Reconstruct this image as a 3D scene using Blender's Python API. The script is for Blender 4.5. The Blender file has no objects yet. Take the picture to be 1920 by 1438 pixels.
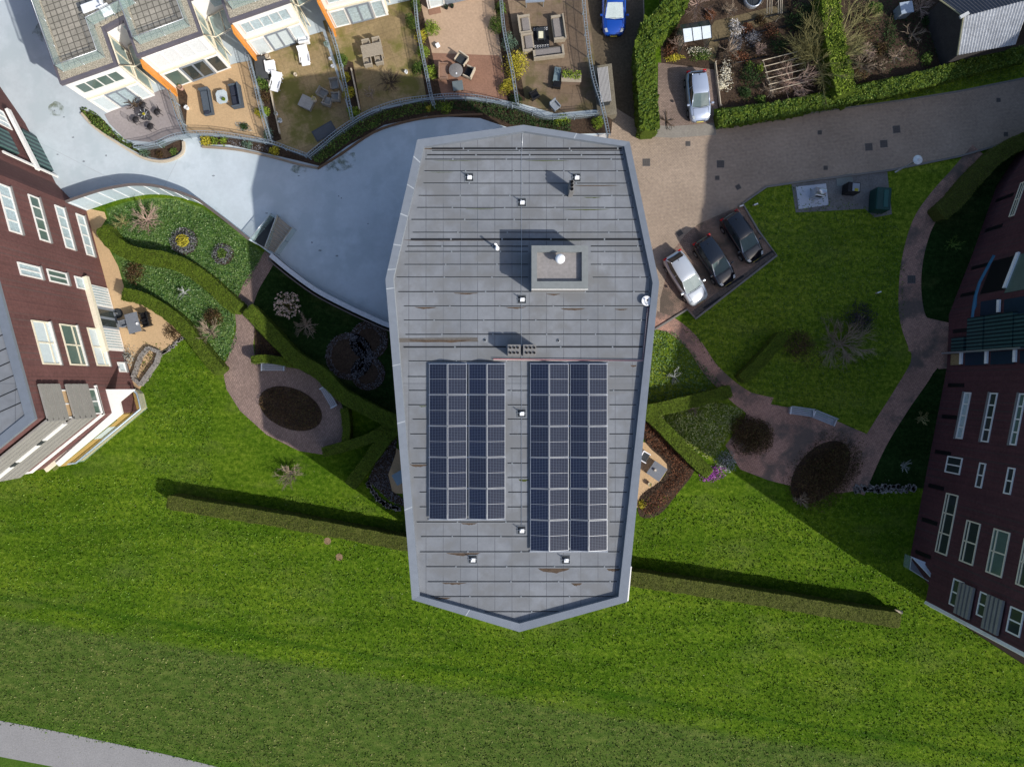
import bpy, math, random
from mathutils import Vector, Matrix, noise
random.seed(7)
C = bpy.context.scene.collection
# ------------------------------------------------------------------ camera, sky, sun, exposure
H = 54.0; PPM = 24.5; CX, CY = 960, 719
cd = bpy.data.cameras.new('camera'); cam = bpy.data.objects.new('camera', cd); C.objects.link(cam)
cam.location = (0, 0, H); cam.rotation_euler = (0, 0, 0)
cd.sensor_width = 36; cd.lens = 36 * H * PPM / 1920; cd.clip_end = 2000
bpy.context.scene.camera = cam
SX, SY = -.819, .573                     # direction the light travels over the ground
ELEV = math.radians(37.8)
w = bpy.data.worlds.new("World"); bpy.context.scene.world = w; w.use_nodes = True
wn = w.node_tree.nodes; bg = wn['Background']; sk = wn.new('ShaderNodeTexSky')
sk.sky_type = 'NISHITA'; sk.sun_disc = False; sk.sun_elevation = ELEV
sk.sun_rotation = math.atan2(-SX, -SY); sk.air_density = 1.0; sk.dust_density = 2.0; sk.ozone_density = 1.5
w.node_tree.links.new(sk.outputs[0], bg.inputs[0]); bg.inputs[1].default_value = .14
sd = bpy.data.lights.new('sun', 'SUN'); sun = bpy.data.objects.new('sun', sd); C.objects.link(sun)
sd.energy = 4.1; sd.angle = math.radians(.6); sd.color = (1, .95, .87)
ld = Vector((SX * math.cos(ELEV), SY * math.cos(ELEV), -math.sin(ELEV)))
sun.rotation_euler = ld.to_track_quat('-Z', 'Y').to_euler(); sun.location = (60, -40, 60)
vs = bpy.context.scene.view_settings
vs.view_transform = 'Standard'; vs.look = 'None'; vs.exposure = .12; vs.gamma = 1

# ------------------------------------------------------------------ helpers
def P(px, py, z=0.0):
    k = (H - z) / H / PPM
    return Vector(((px - CX) * k, (CY - py) * k, z))
def tagit(o, label=None, cat=None, group=None, kind=None):
    if label: o['label'] = label
    if cat: o['category'] = cat
    if group: o['group'] = group
    if kind: o['kind'] = kind
    return o
ORG = {}
def thing(name, label, cat, loc=(0, 0, 0), rot=0, group=None):
    o = bpy.data.objects.new(name, None); C.objects.link(o)
    o.location = loc; o.rotation_euler = (0, 0, math.radians(rot)); o.empty_display_size = .3
    ORG[o.name] = Vector(loc)
    return tagit(o, label, cat, group)
class MB:
    def __init__(s): s.v = []; s.f = []; s.m = []; s.sm = []
    def add(s, vs, fs, m=0, smooth=False):
        b = len(s.v); s.v += [tuple(x) for x in vs]
        for f in fs: s.f.append([b + i for i in f]); s.m.append(m); s.sm.append(smooth)
        return s
    def prism(s, pts, z0, z1, m=0, ms=None, bottom=False):
        n = len(pts); a = sum(pts[i][0] * pts[(i + 1) % n][1] - pts[(i + 1) % n][0] * pts[i][1] for i in range(n))
        if a < 0: pts = pts[::-1]
        vs = [(p[0], p[1], z0) for p in pts] + [(p[0], p[1], z1) for p in pts]
        b = len(s.v); s.v += vs
        s.f.append([b + n + i for i in range(n)]); s.m.append(m); s.sm.append(False)
        if bottom: s.f.append([b + n - 1 - i for i in range(n)]); s.m.append(m); s.sm.append(False)
        for i in range(n):
            j = (i + 1) % n
            s.f.append([b + i, b + j, b + n + j, b + n + i]); s.m.append(m if ms is None else ms); s.sm.append(False)
        return s
    def box(s, c, d, m=0, rz=0, M=None):
        x, y, z = d[0] / 2, d[1] / 2, d[2] / 2; co, si = math.cos(rz), math.sin(rz)
        vs = []
        for dz in (-z, z):
            for dx, dy in ((-x, -y), (x, -y), (x, y), (-x, y)):
                q = Vector((c[0] + dx * co - dy * si, c[1] + dx * si + dy * co, c[2] + dz))
                vs.append(M @ q if M else q)
        return s.add(vs, [(0, 3, 2, 1), (4, 5, 6, 7), (0, 1, 5, 4), (1, 2, 6, 5), (2, 3, 7, 6), (3, 0, 4, 7)], m)
    def obox(s, O, t, n, u0, u1, d0, d1, z0, z1, m=0):      # box on a facade: u along t, d out along n
        vs = []
        for z in (z0, z1):
            for u, d in ((u0, d0), (u1, d0), (u1, d1), (u0, d1)):
                vs.append((O[0] + t[0] * u + n[0] * d, O[1] + t[1] * u + n[1] * d, z))
        return s.add(vs, [(0, 3, 2, 1), (4, 5, 6, 7), (0, 1, 5, 4), (1, 2, 6, 5), (2, 3, 7, 6), (3, 0, 4, 7)], m)
    def tube(s, pts, r, n=6, m=0, r1=None, smooth=True, caps=True):
        pts = [Vector(p) for p in pts]; k = len(pts); b = len(s.v)
        for i, p in enumerate(pts):
            d = (pts[min(i + 1, k - 1)] - pts[max(i - 1, 0)])
            if d.length < 1e-6: d = Vector((0, 0, 1))
            d.normalize(); a = d.cross(Vector((0, 0, 1)))
            if a.length < .05: a = Vector((1, 0, 0))
            a.normalize(); c = d.cross(a)
            rr = r if r1 is None else r + (r1 - r) * i / max(1, k - 1)
            for j in range(n):
                t = 2 * math.pi * j / n
                s.v.append(tuple(p + a * math.cos(t) * rr + c * math.sin(t) * rr))
        for i in range(k - 1):
            for j in range(n):
                jj = (j + 1) % n
                s.f.append([b + i * n + j, b + i * n + jj, b + (i + 1) * n + jj, b + (i + 1) * n + j]); s.m.append(m); s.sm.append(smooth)
        if caps:
            s.f.append([b + j for j in range(n)]); s.m.append(m); s.sm.append(False)
            s.f.append([b + (k - 1) * n + n - 1 - j for j in range(n)]); s.m.append(m); s.sm.append(False)
        return s
    def lathe(s, c, prof, n=16, m=0, smooth=True):          # prof: (r, z)
        b = len(s.v)
        for r, z in prof:
            for j in range(n):
                t = 2 * math.pi * j / n; s.v.append((c[0] + r * math.cos(t), c[1] + r * math.sin(t), c[2] + z))
        for i in range(len(prof) - 1):
            for j in range(n):
                jj = (j + 1) % n
                s.f.append([b + i * n + j, b + i * n + jj, b + (i + 1) * n + jj, b + (i + 1) * n + j]); s.m.append(m); s.sm.append(smooth)
        s.f.append([b + (len(prof) - 1) * n + j for j in range(n)]); s.m.append(m); s.sm.append(False)
        return s
    def quad(s, a, b, c, d, m=0): return s.add([a, b, c, d], [(0, 1, 2, 3)], m)
    def leaf(s, p, sz, up=.5, m=0):
        n = Vector((random.uniform(-1, 1), random.uniform(-1, 1), random.uniform(-.3, 1) + up)).normalized()
        a = n.orthogonal().normalized(); a.rotate(Matrix.Rotation(random.random() * 6.28, 3, n)); c = n.cross(a)
        l, ww = sz * random.uniform(.7, 1.3), sz * random.uniform(.35, .6)
        p = Vector(p)
        return s.add([p - a * l * .5, p + c * ww * .5, p + a * l * .5, p - c * ww * .5], [(0, 1, 2, 3)], m)
    def build(s, name, mats, parent=None, world=False, bevel=0):
        me = bpy.data.meshes.new(name)
        if not isinstance(mats, (list, tuple)): mats = [mats]
        off = Vector((0, 0, 0)); o = bpy.data.objects.new(name, me)
        if parent is None and s.v:
            xs = [v[0] for v in s.v]; ys = [v[1] for v in s.v]; zs = [v[2] for v in s.v]
            off = Vector(((min(xs) + max(xs)) / 2, (min(ys) + max(ys)) / 2, min(zs)))
            if world == 'origin': off = Vector((0, 0, 0))
            o.location = off; ORG[o.name] = off.copy()
        elif parent is not None:
            o.parent = parent
            if world: off = ORG[parent.name]
            ORG[o.name] = ORG[parent.name]
        vv = s.v if off.length == 0 else [(v[0] - off[0], v[1] - off[1], v[2] - off[2]) for v in s.v]
        me.from_pydata(vv, [], s.f)
        for x in mats: me.materials.append(x)
        me.polygons.foreach_set('material_index', s.m); me.polygons.foreach_set('use_smooth', s.sm)
        me.update(); C.objects.link(o)
        if bevel:
            b = o.modifiers.new('b', 'BEVEL'); b.width = bevel; b.segments = 2; b.limit_method = 'ANGLE'
        return o
def copy_tree(o, loc=None, rot=None, label=None):
    c = o.copy(); C.objects.link(c)
    if loc is not None: c.location = loc
    if rot is not None: c.rotation_euler = (0, 0, math.radians(rot))
    if label: c['label'] = label
    for ch in [x for x in C.objects if x.parent == o]:
        d = ch.copy(); C.objects.link(d); d.parent = c
        for g in [x for x in C.objects if x.parent == ch]:
            e = g.copy(); C.objects.link(e); e.parent = d
    return c
def spline(pts, k=6, closed=False):
    n = len(pts); out = []
    g = (lambda i: pts[i % n]) if closed else (lambda i: pts[max(0, min(n - 1, i))])
    for i in range(n if closed else n - 1):
        p0, p1, p2, p3 = g(i - 1), g(i), g(i + 1), g(i + 2)
        for j in range(k):
            t = j / k; t2 = t * t; t3 = t2 * t
            out.append(tuple(.5 * (2 * p1[q] + (p2[q] - p0[q]) * t + (2 * p0[q] - 5 * p1[q] + 4 * p2[q] - p3[q]) * t2 + (3 * p1[q] - p0[q] - 3 * p2[q] + p3[q]) * t3) for q in (0, 1)))
    if not closed: out.append(tuple(pts[-1]))
    return out
def offset(pts, d):                                          # world 2D polyline shifted to its left by d
    out = []
    for i in range(len(pts)):
        a = Vector(pts[max(0, i - 1)][:2]); b = Vector(pts[min(len(pts) - 1, i + 1)][:2]); t = (b - a).normalized()
        out.append((pts[i][0] - t.y * d, pts[i][1] + t.x * d))
    return out
def inside(x, y, poly):
    r = False; j = len(poly) - 1
    for i in range(len(poly)):
        xi, yi = poly[i][0], poly[i][1]; xj, yj = poly[j][0], poly[j][1]
        if (yi > y) != (yj > y) and x < (xj - xi) * (y - yi) / (yj - yi) + xi: r = not r
        j = i
    return r
def pw(pts, z=0): return [tuple(P(a, b, z)[:2]) for a, b in pts]
def ellipse(cx, cy, rx, ry, ang=0, n=28):
    a = math.radians(ang)
    return [(cx + rx * math.cos(t) * math.cos(a) - ry * math.sin(t) * math.sin(a), cy + rx * math.cos(t) * math.sin(a) + ry * math.sin(t) * math.cos(a)) for t in [2 * math.pi * i / n for i in range(n)]]

# ------------------------------------------------------------------ materials
def base(name):
    m = bpy.data.materials.new(name); m.use_nodes = True; nt = m.node_tree
    return m, nt, nt.nodes['Principled BSDF']
def N(nt, t, **k):
    n = nt.nodes.new(t)
    for a, b in k.items():
        if isinstance(a, str) and a.startswith('i_'): n.inputs[a[2:].replace('_', ' ')].default_value = b
        else: setattr(n, a, b)
    return n
def ramp(nt, src, stops):
    r = nt.nodes.new('ShaderNodeValToRGB'); e = r.color_ramp.elements
    while len(e) < len(stops): e.new(.5)
    for i, (p, c) in enumerate(stops): e[i].position = p; e[i].color = (*c, 1)
    nt.links.new(src, r.inputs[0]); return r.outputs[0]
def mix(nt, fac, a, b, mode='MIX'):
    n = nt.nodes.new('ShaderNodeMix'); n.data_type = 'RGBA'; n.blend_type = mode
    for s, v in ((0, fac), (6, a), (7, b)):
        if isinstance(v, (int, float)): n.inputs[s].default_value = v
        elif isinstance(v, tuple): n.inputs[s].default_value = (*v, 1)
        else: nt.links.new(v, n.inputs[s])
    return n.outputs[2]
def noiseN(nt, scale, detail=4, rough=.55, vec=None, dist=0):
    n = nt.nodes.new('ShaderNodeTexNoise'); n.inputs['Scale'].default_value = scale; n.inputs['Detail'].default_value = detail
    n.inputs['Roughness'].default_value = rough; n.inputs['Distortion'].default_value = dist
    if vec is not None: nt.links.new(vec, n.inputs['Vector'])
    return n.outputs[0]
def wpos(nt): return nt.nodes.new('ShaderNodeNewGeometry').outputs['Position']
def mapping(nt, vec, rz=0, sc=(1, 1, 1), loc=(0, 0, 0)):
    n = nt.nodes.new('ShaderNodeMapping'); n.inputs['Rotation'].default_value = (0, 0, math.radians(rz)); n.inputs['Scale'].default_value = sc; n.inputs['Location'].default_value = loc
    nt.links.new(vec, n.inputs[0]); return n.outputs[0]
def dk(c, f): return tuple(x * f for x in c)
def M(name, col, rough=.8, var=.18, scale=1.5, fine=14, fvar=.12, bump=0., bscale=25, metal=0, spec=.22, coat=0, coord='g'):
    m, nt, b = base(name); p = wpos(nt) if coord == 'g' else nt.nodes.new('ShaderNodeTexCoord').outputs['Object']
    c = mix(nt, noiseN(nt, scale, vec=p), dk(col, 1 - var), dk(col, 1 + var))
    r = ramp(nt, noiseN(nt, fine, vec=p), [(.3, (1 - fvar,) * 3), (.7, (1 + fvar,) * 3)])
    c = mix(nt, 1., c, r, 'MULTIPLY'); nt.links.new(c, b.inputs['Base Color'])
    b.inputs['Roughness'].default_value = rough; b.inputs['Metallic'].default_value = metal
    b.inputs['Specular IOR Level'].default_value = spec; b.inputs['Coat Weight'].default_value = coat
    if bump:
        bn = nt.nodes.new('ShaderNodeBump'); bn.inputs['Strength'].default_value = bump; bn.inputs['Distance'].default_value = .05
        nt.links.new(noiseN(nt, bscale, vec=p), bn.inputs['Height']); nt.links.new(bn.outputs[0], b.inputs['Normal'])
    return m
def leafM(name, c1, c2, rough=.6, c3=None):
    m, nt, b = base(name); g = nt.nodes.new('ShaderNodeNewGeometry')
    st = [(0, c1), (.75, c2)] + ([(1, c3)] if c3 else [])
    c = ramp(nt, g.outputs['Random Per Island'], st)
    k = ramp(nt, noiseN(nt, 1.3, vec=g.outputs['Position']), [(.3, (.7,) * 3), (.7, (1.3,) * 3)])
    nt.links.new(mix(nt, 1., c, k, 'MULTIPLY'), b.inputs['Base Color']); b.inputs['Roughness'].default_value = rough
    b.inputs['Specular IOR Level'].default_value = .12
    return m
def glassM(name, col, alpha=.4, rough=.08):
    m, nt, b = base(name); b.inputs['Base Color'].default_value = (*col, 1); b.inputs['Roughness'].default_value = rough; b.inputs['Alpha'].default_value = alpha
    return m
def brickM(name, c1, c2, mortar, bw, bh, rz=0, rough=.85, var=.25, ms=.02, patch=None, off=.5, bump=.25, fv=.2, fs=5):
    m, nt, b = base(name); p = wpos(nt); v = mapping(nt, p, rz)
    t = nt.nodes.new('ShaderNodeTexBrick'); t.offset = off
    t.inputs['Scale'].default_value = 1; t.inputs['Brick Width'].default_value = bw; t.inputs['Row Height'].default_value = bh
    t.inputs['Mortar Size'].default_value = ms; t.inputs['Mortar Smooth'].default_value = .1
    t.inputs['Color1'].default_value = (*c1, 1); t.inputs['Color2'].default_value = (*c2, 1); t.inputs['Mortar'].default_value = (*mortar, 1)
    nt.links.new(v, t.inputs[0])
    k = ramp(nt, noiseN(nt, .35, 5, vec=p), [(.25, (1 - var,) * 3), (.75, (1 + var,) * 3)])
    c = mix(nt, 1., t.outputs[0], k, 'MULTIPLY')
    k = ramp(nt, noiseN(nt, fs, 6, .7, vec=p), [(.3, (1 - fv,) * 3), (.7, (1 + fv,) * 3)])
    c = mix(nt, 1., c, k, 'MULTIPLY')
    if patch:
        f = ramp(nt, noiseN(nt, .5, 5, .6, vec=mapping(nt, p, 0, loc=(3, 7, 0))), [(.47, (0, 0, 0)), (.60, (.85,) * 3)])
        c = mix(nt, f, c, patch)
    nt.links.new(c, b.inputs['Base Color']); b.inputs['Roughness'].default_value = rough; b.inputs['Specular IOR Level'].default_value = .18
    bn = nt.nodes.new('ShaderNodeBump'); bn.inputs['Strength'].default_value = bump; bn.inputs['Distance'].default_value = .02
    nt.links.new(t.outputs[1], bn.inputs['Height']); bn.invert = True; nt.links.new(bn.outputs[0], b.inputs['Normal'])
    return m

# grass: fine blades, clumps, mown streaks and the duller band on the dyke slope
def grassM(name, c_dark, c_mid, c_light, dull=None, band=False, streak=.5):
    m, nt, b = base(name); p = wpos(nt)
    big = noiseN(nt, .16, 5, .6, vec=p)
    st = noiseN(nt, .5, 6, .65, vec=mapping(nt, p, 8, (.22, 1.3, 1)))
    clump = noiseN(nt, 2.8, 7, .74, vec=mapping(nt, p, 8, (.9, 1.2, 1)))
    fine = noiseN(nt, 6, 7, .85, vec=mapping(nt, p, 20, (1.3, .7, 1)))
    c = ramp(nt, clump, [(.28, c_dark), (.5, c_mid), (.70, c_light)])
    c = mix(nt, 1., c, ramp(nt, st, [(.33, (.72, .78, .74)), (.5, (1, 1, 1)), (.67, (1.3, 1.2, 1.3))]), 'MULTIPLY')
    c = mix(nt, 1., c, ramp(nt, big, [(.3, (.78, .86, .8)), (.7, (1.25, 1.12, 1.2))]), 'MULTIPLY')
    c = mix(nt, 1., c, ramp(nt, fine, [(.33, (.5, .54, .48)), (.67, (1.5, 1.44, 1.48))]), 'MULTIPLY')
    # faded thatch patches
    f = ramp(nt, noiseN(nt, .32, 6, .7, vec=mapping(nt, p, 8, (.6, 1.2, 1), (5, 2, 0))), [(.52, (0, 0, 0)), (.74, (.4,) * 3)])
    c = mix(nt, f, c, (.14, .155, .05))
    tr = noiseN(nt, 1.0, 5, .6, vec=mapping(nt, p, 8.5, (.06, 1.1, 1)), dist=.6)
    c = mix(nt, 1., c, ramp(nt, tr, [(.35, (.88, .91, .89)), (.5, (1, 1, 1)), (.65, (1.1, 1.06, 1.1))]), 'MULTIPLY')
    if band:
        s = nt.nodes.new('ShaderNodeSeparateXYZ'); nt.links.new(p, s.inputs[0])
        def line(a, bb, off, amp=.6):                          # y - (a*x + bb), wobbling
            mu = N(nt, 'ShaderNodeMath', operation='MULTIPLY_ADD'); mu.inputs[1].default_value = a; mu.inputs[2].default_value = bb + off; nt.links.new(s.outputs[0], mu.inputs[0])
            sb = N(nt, 'ShaderNodeMath', operation='SUBTRACT'); nt.links.new(mu.outputs[0], sb.inputs[0]); nt.links.new(s.outputs[1], sb.inputs[1])
            wv = N(nt, 'ShaderNodeMath', operation='MULTIPLY_ADD'); wv.inputs[1].default_value = amp; nt.links.new(noiseN(nt, .8, 4, .7, vec=p), wv.inputs[0]); nt.links.new(sb.outputs[0], wv.inputs[2])
            return wv.outputs[0]
        a, bb = -.160, -24.0
        d1 = line(a, bb, 0)
        f1 = ramp(nt, d1, [(.1, (0, 0, 0)), (.75, (.88,) * 3)])
        dullc = ramp(nt, noiseN(nt, 1.6, 7, .75, vec=mapping(nt, p, 8, (.6, 1.4, 1))), [(.28, (.022, .056, .008)), (.5, (.070, .112, .022)), (.72, (.16, .178, .05))])
        dullc = mix(nt, 1., dullc, ramp(nt, fine, [(.3, (.6,) * 3), (.7, (1.4,) * 3)]), 'MULTIPLY')
        f0 = ramp(nt, d1, [(.05, (0, 0, 0)), (.35, (.7,) * 3), (.55, (.5,) * 3), (1, (0, 0, 0))])
        c2 = mix(nt, f1, c, dullc)
        # dark lush stripe just above the band
        d2 = line(a, bb, 1.5)
        f2 = ramp(nt, d2, [(0, (0, 0, 0)), (.35, (.6,) * 3), (.8, (0, 0, 0))])
        c = mix(nt, f2, c2, (.018, .062, .004))
        d3 = line(-.2, -33.2, 0, .3)
        f3 = ramp(nt, d3, [(.1, (0, 0, 0)), (.5, (.75,) * 3)])
        c = mix(nt, f3, c, ramp(nt, fine, [(.3, (.03, .085, .006)), (.7, (.08, .15, .02))]))
    nt.links.new(c, b.inputs['Base Color']); b.inputs['Roughness'].default_value = .95; b.inputs['Specular IOR Level'].default_value = .04
    bn = nt.nodes.new('ShaderNodeBump'); bn.inputs['Strength'].default_value = .9; bn.inputs['Distance'].default_value = .12
    h = mix(nt, .5, clump, fine); nt.links.new(h, bn.inputs['Height']); nt.links.new(bn.outputs[0], b.inputs['Normal'])
    return m

GRASS = grassM('grass', (.020, .056, .003), (.066, .130, .007), (.138, .212, .02), band=True)
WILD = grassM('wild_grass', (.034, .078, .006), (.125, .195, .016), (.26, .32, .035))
COVERG = grassM('ground_cover_base', (.018, .058, .012), (.070, .140, .030), (.17, .26, .08))
LIVY = leafM('cover_leaves', (.03, .085, .025), (.12, .20, .07), c3=(.27, .35, .16))
SHADEG = grassM('shade_toned_grass', (.006, .020, .004), (.014, .036, .008), (.03, .06, .015))  # grass with the shade beside the buildings put into its colour
DECK = brickM('deck_concrete', (.50, .565, .61), (.49, .555, .60), (.43, .48, .52), 60, 60, 27, rough=.75, var=.09, ms=.03, patch=(.43, .50, .54), bump=0, fv=.05, fs=3)
PAVE = brickM('pavers', (.37, .29, .22), (.325, .255, .195), (.23, .18, .14), .21, .105, 3, var=.15, ms=.012)
PAVE2 = brickM('parking_pavers', (.34, .23, .175), (.24, .165, .13), (.08, .06, .05), .21, .105, 33, var=.25, ms=.012, patch=(.09, .075, .06))
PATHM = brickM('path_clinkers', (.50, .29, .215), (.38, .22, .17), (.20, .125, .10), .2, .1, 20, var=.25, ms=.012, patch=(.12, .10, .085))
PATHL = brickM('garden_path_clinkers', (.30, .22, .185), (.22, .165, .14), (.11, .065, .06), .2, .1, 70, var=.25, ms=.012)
ASPH = M('asphalt', (.255, .25, .25), .9, .12, .5, 12, .16, .2)
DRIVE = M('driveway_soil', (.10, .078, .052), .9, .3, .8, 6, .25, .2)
SOIL = M('soil', (.055, .036, .024), .95, .4, 1.2, 9, .45, .5)
KERB = M('kerb_concrete', (.19, .18, .165), .85, .2, 1, 9, .15)
WALLTOP = M('pale_concrete', (.52, .54, .57), .8, .12, .6, 8, .12)
BRICKL = brickM('red_brick', (.150, .068, .062), (.118, .055, .052), (.12, .075, .07), .22, .12, 0, var=.12, ms=.01, bump=.1)
BRICKR = brickM('dark_red_brick', (.105, .042, .048), (.08, .034, .04), (.07, .045, .048), .22, .12, 0, var=.15, ms=.01, bump=.1)
PINKB = M('pink_brick', (.36, .2, .16), .85, .15, 2, 12, .15)
ROOFM = brickM('bitumen_sheets', (.200, .212, .230), (.188, .200, .218), (.085, .092, .105), 1.02, 40, 0, rough=.5, var=.13, ms=.015, off=0, bump=.05, fv=.12, fs=1.3, patch=(.165, .17, .175))
PARA = M('parapet_metal', (.21, .235, .27), .45, .08, .3, 3, .05, metal=.25)
LAP = M('roof_lap_shadow_gap', (.022, .024, .028), .8, .1)
LAPL = M('roof_lap_edge', (.23, .25, .27), .6, .1)
RUST = M('rusty_roof_moss', (.085, .06, .042), .9, .5, 4, 20, .3)
MOSS = M('green_roof_moss', (.06, .075, .02), .9, .4, 4, 20, .3)
WHITE = M('white_render', (.82, .81, .78), .6, .05, .4, 5, .04)
CREAM = M('cream_frame', (.75, .69, .54), .5, .06)
WFRAME = M('white_frame', (.78, .77, .74), .45, .05)
PURG = 0
GREY = M('grey_paint', (.22, .25, .29), .45, .08)
DGREY = M('dark_grey', (.035, .04, .045), .5, .15)
BLACK = M('black_plastic', (.012, .012, .014), .4, .2)
METAL = M('galvanised', (.55, .58, .62), .35, .15, 3, 20, .1, metal=.7)
FENCE = M('blue_grey_metal', (.32, .39, .45), .4, .1, metal=.3)
ORANGE = M('orange_wood', (.75, .30, .055), .55, .12, 3, 20, .1)
WOOD = M('grey_wood', (.30, .26, .21), .8, .25, 2, 24, .2)
WOODL = M('pale_wood', (.50, .43, .33), .8, .15, 2, 24, .15)
LOUV = M('silvered_wood', (.26, .25, .23), .75, .15, 1.5, 20, .15)
WGLASS = M('window_glass_dark', (.035, .045, .045), .06, .3, .7, spec=.6)
WGLASSB = M('window_glass_pale_blind', (.62, .70, .72), .15, .08, .5, spec=.6)
WGLASSG = M('window_glass_green', (.10, .15, .13), .08, .3, .8, spec=.6)
CURTN = M('curtained_glass', (.42, .52, .55), .15, .5, 6, 20, .2, spec=.6)
RAIL = glassM('railing_glass', (.45, .62, .60), .38)
TEAL = brickM('teal_slat_roof', (.085, .17, .155), (.07, .14, .13), (.02, .04, .045), 30, .26, 24, rough=.3, var=.1, ms=.07)
TEALR = brickM('dark_teal_slat_roof', (.045, .10, .10), (.04, .085, .09), (.012, .025, .03), 30, .26, -5, rough=.3, var=.1, ms=.07)
BLUEB = M('blue_metal', (.04, .15, .26), .4, .1)
TILE = brickM('terrace_tiles', (.34, .31, .26), (.27, .25, .21), (.13, .12, .10), .42, .42, -19.5, var=.15, ms=.035, off=0)
GRAVEL = M('roof_gravel', (.36, .32, .25), .95, .2, 3, 16, .75, .6, 20)
OCHRE = M('ochre_paving', (.50, .35, .20), .85, .10, .5, 8, .10)
OCHREM = brickM('mossy_paving', (.30, .225, .12), (.27, .20, .105), (.20, .15, .08), 1.0, 1.0, -20, var=.3, ms=.012, patch=(.13, .13, .028), off=0, bump=.05)
LILAC = M('lilac_grey_paving', (.30, .27, .27), .85, .12, .5, 6, .1)
TAN = M('tan_paving', (.42, .30, .21), .85, .14, .5, 6, .12)
REDP = M('red_paving', (.26, .145, .10), .85, .22, .6, 8, .15)
BROWNP = brickM('brown_paving', (.20, .145, .10), (.18, .13, .09), (.13, .095, .07), 1.0, 1.0, 4, var=.3, ms=.012, patch=(.11, .095, .04), off=0, bump=.05)
STONE = M('stone_edging', (.23, .215, .20), .9, .3, 3, 14, .5, .4)
WPLAST = M('white_plastic', (.82, .83, .85), .35, .03)
DISH = M('dish_white', (.85, .86, .88), .35, .03)
CEM = M('chimney_cement', (.20, .195, .19), .85, .12, 3, 14, .12)
SHEETM = M('corrugated_sheet', (.42, .44, .47), .5, .3, 1.1, 6, .2)
FRAMEP = M('panel_frame', (.5, .52, .55), .35, .05, metal=.5)
def pvM(name, c1, c2):
    m, nt, b = base(name); p = nt.nodes.new('ShaderNodeTexCoord').outputs['Object']
    t = nt.nodes.new('ShaderNodeTexBrick'); t.offset = 0
    for k, v in (('Scale', 1), ('Brick Width', .17), ('Row Height', .0905), ('Mortar Size', .006), ('Mortar Smooth', .0)): t.inputs[k].default_value = v
    t.inputs['Color1'].default_value = (*c1, 1); t.inputs['Color2'].default_value = (*c2, 1); t.inputs['Mortar'].default_value = (.10, .12, .16, 1)
    nt.links.new(p, t.inputs[0]); nt.links.new(t.outputs[0], b.inputs['Base Color'])
    b.inputs['Roughness'].default_value = .3; b.inputs['Specular IOR Level'].default_value = .25; b.inputs['Coat Weight'].default_value = .0; b.inputs['Coat Roughness'].default_value = .08
    return m
PV = [pvM('cells_navy', (.005, .008, .024), (.006, .010, .030)), pvM('cells_slate', (.012, .016, .034), (.010, .013, .028)), pvM('cells_deep_blue', (.003, .008, .028), (.004, .009, .034))]
HEDGE = leafM('hedge_leaf', (.024, .046, .004), (.082, .118, .010), c3=(.15, .165, .025))
HEDGEC = M('clipped_hedge', (.060, .092, .006), .9, .4, .9, 9, .55, .8, 14)
HEDGED = M('dark_clipped_hedge', (.062, .072, .012), .9, .35, .8, 11, .4, .8, 14)
LGREEN = leafM('green_leaves', (.025, .065, .010), (.10, .165, .03), c3=(.22, .27, .06))
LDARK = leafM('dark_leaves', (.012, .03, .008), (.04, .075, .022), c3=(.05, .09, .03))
LYEL = leafM('yellow_leaves', (.22, .20, .02), (.48, .42, .04), c3=(.65, .55, .08))
LLIME = leafM('lime_leaves', (.08, .14, .015), (.22, .30, .03), c3=(.36, .42, .07))
LBLUE = leafM('blue_green_leaves', (.045, .085, .055), (.11, .17, .12), c3=(.2, .27, .2))
LBROWN = leafM('brown_leaves', (.035, .020, .010), (.10, .06, .028), c3=(.10, .10, .03))
LRED = leafM('red_brown_leaves', (.06, .024, .012), (.17, .07, .035), c3=(.24, .11, .06))
LPURP = leafM('purple_heather', (.18, .03, .20), (.42, .10, .44), c3=(.55, .25, .55))
LSILV = leafM('silver_leaves', (.16, .18, .16), (.34, .36, .33), c3=(.5, .5, .48))
LLAV = leafM('grey_lavender_leaves', (.09, .09, .10), (.2, .2, .22), c3=(.28, .28, .3))
TWIG = leafM('bare_twigs', (.20, .15, .11), (.34, .27, .20))
TWIGP = leafM('pinkish_twigs', (.28, .19, .15), (.46, .34, .28))
TWIGD = leafM('dark_twigs', (.05, .035, .025), (.11, .08, .055))
TWIGG = leafM('olive_twigs', (.13, .12, .05), (.27, .25, .11))
PLUME = leafM('dry_plumes', (.42, .30, .24), (.62, .48, .40))
CAMEL = leafM('pale_blossom', (.6, .55, .4), (.8, .76, .62))

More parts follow.
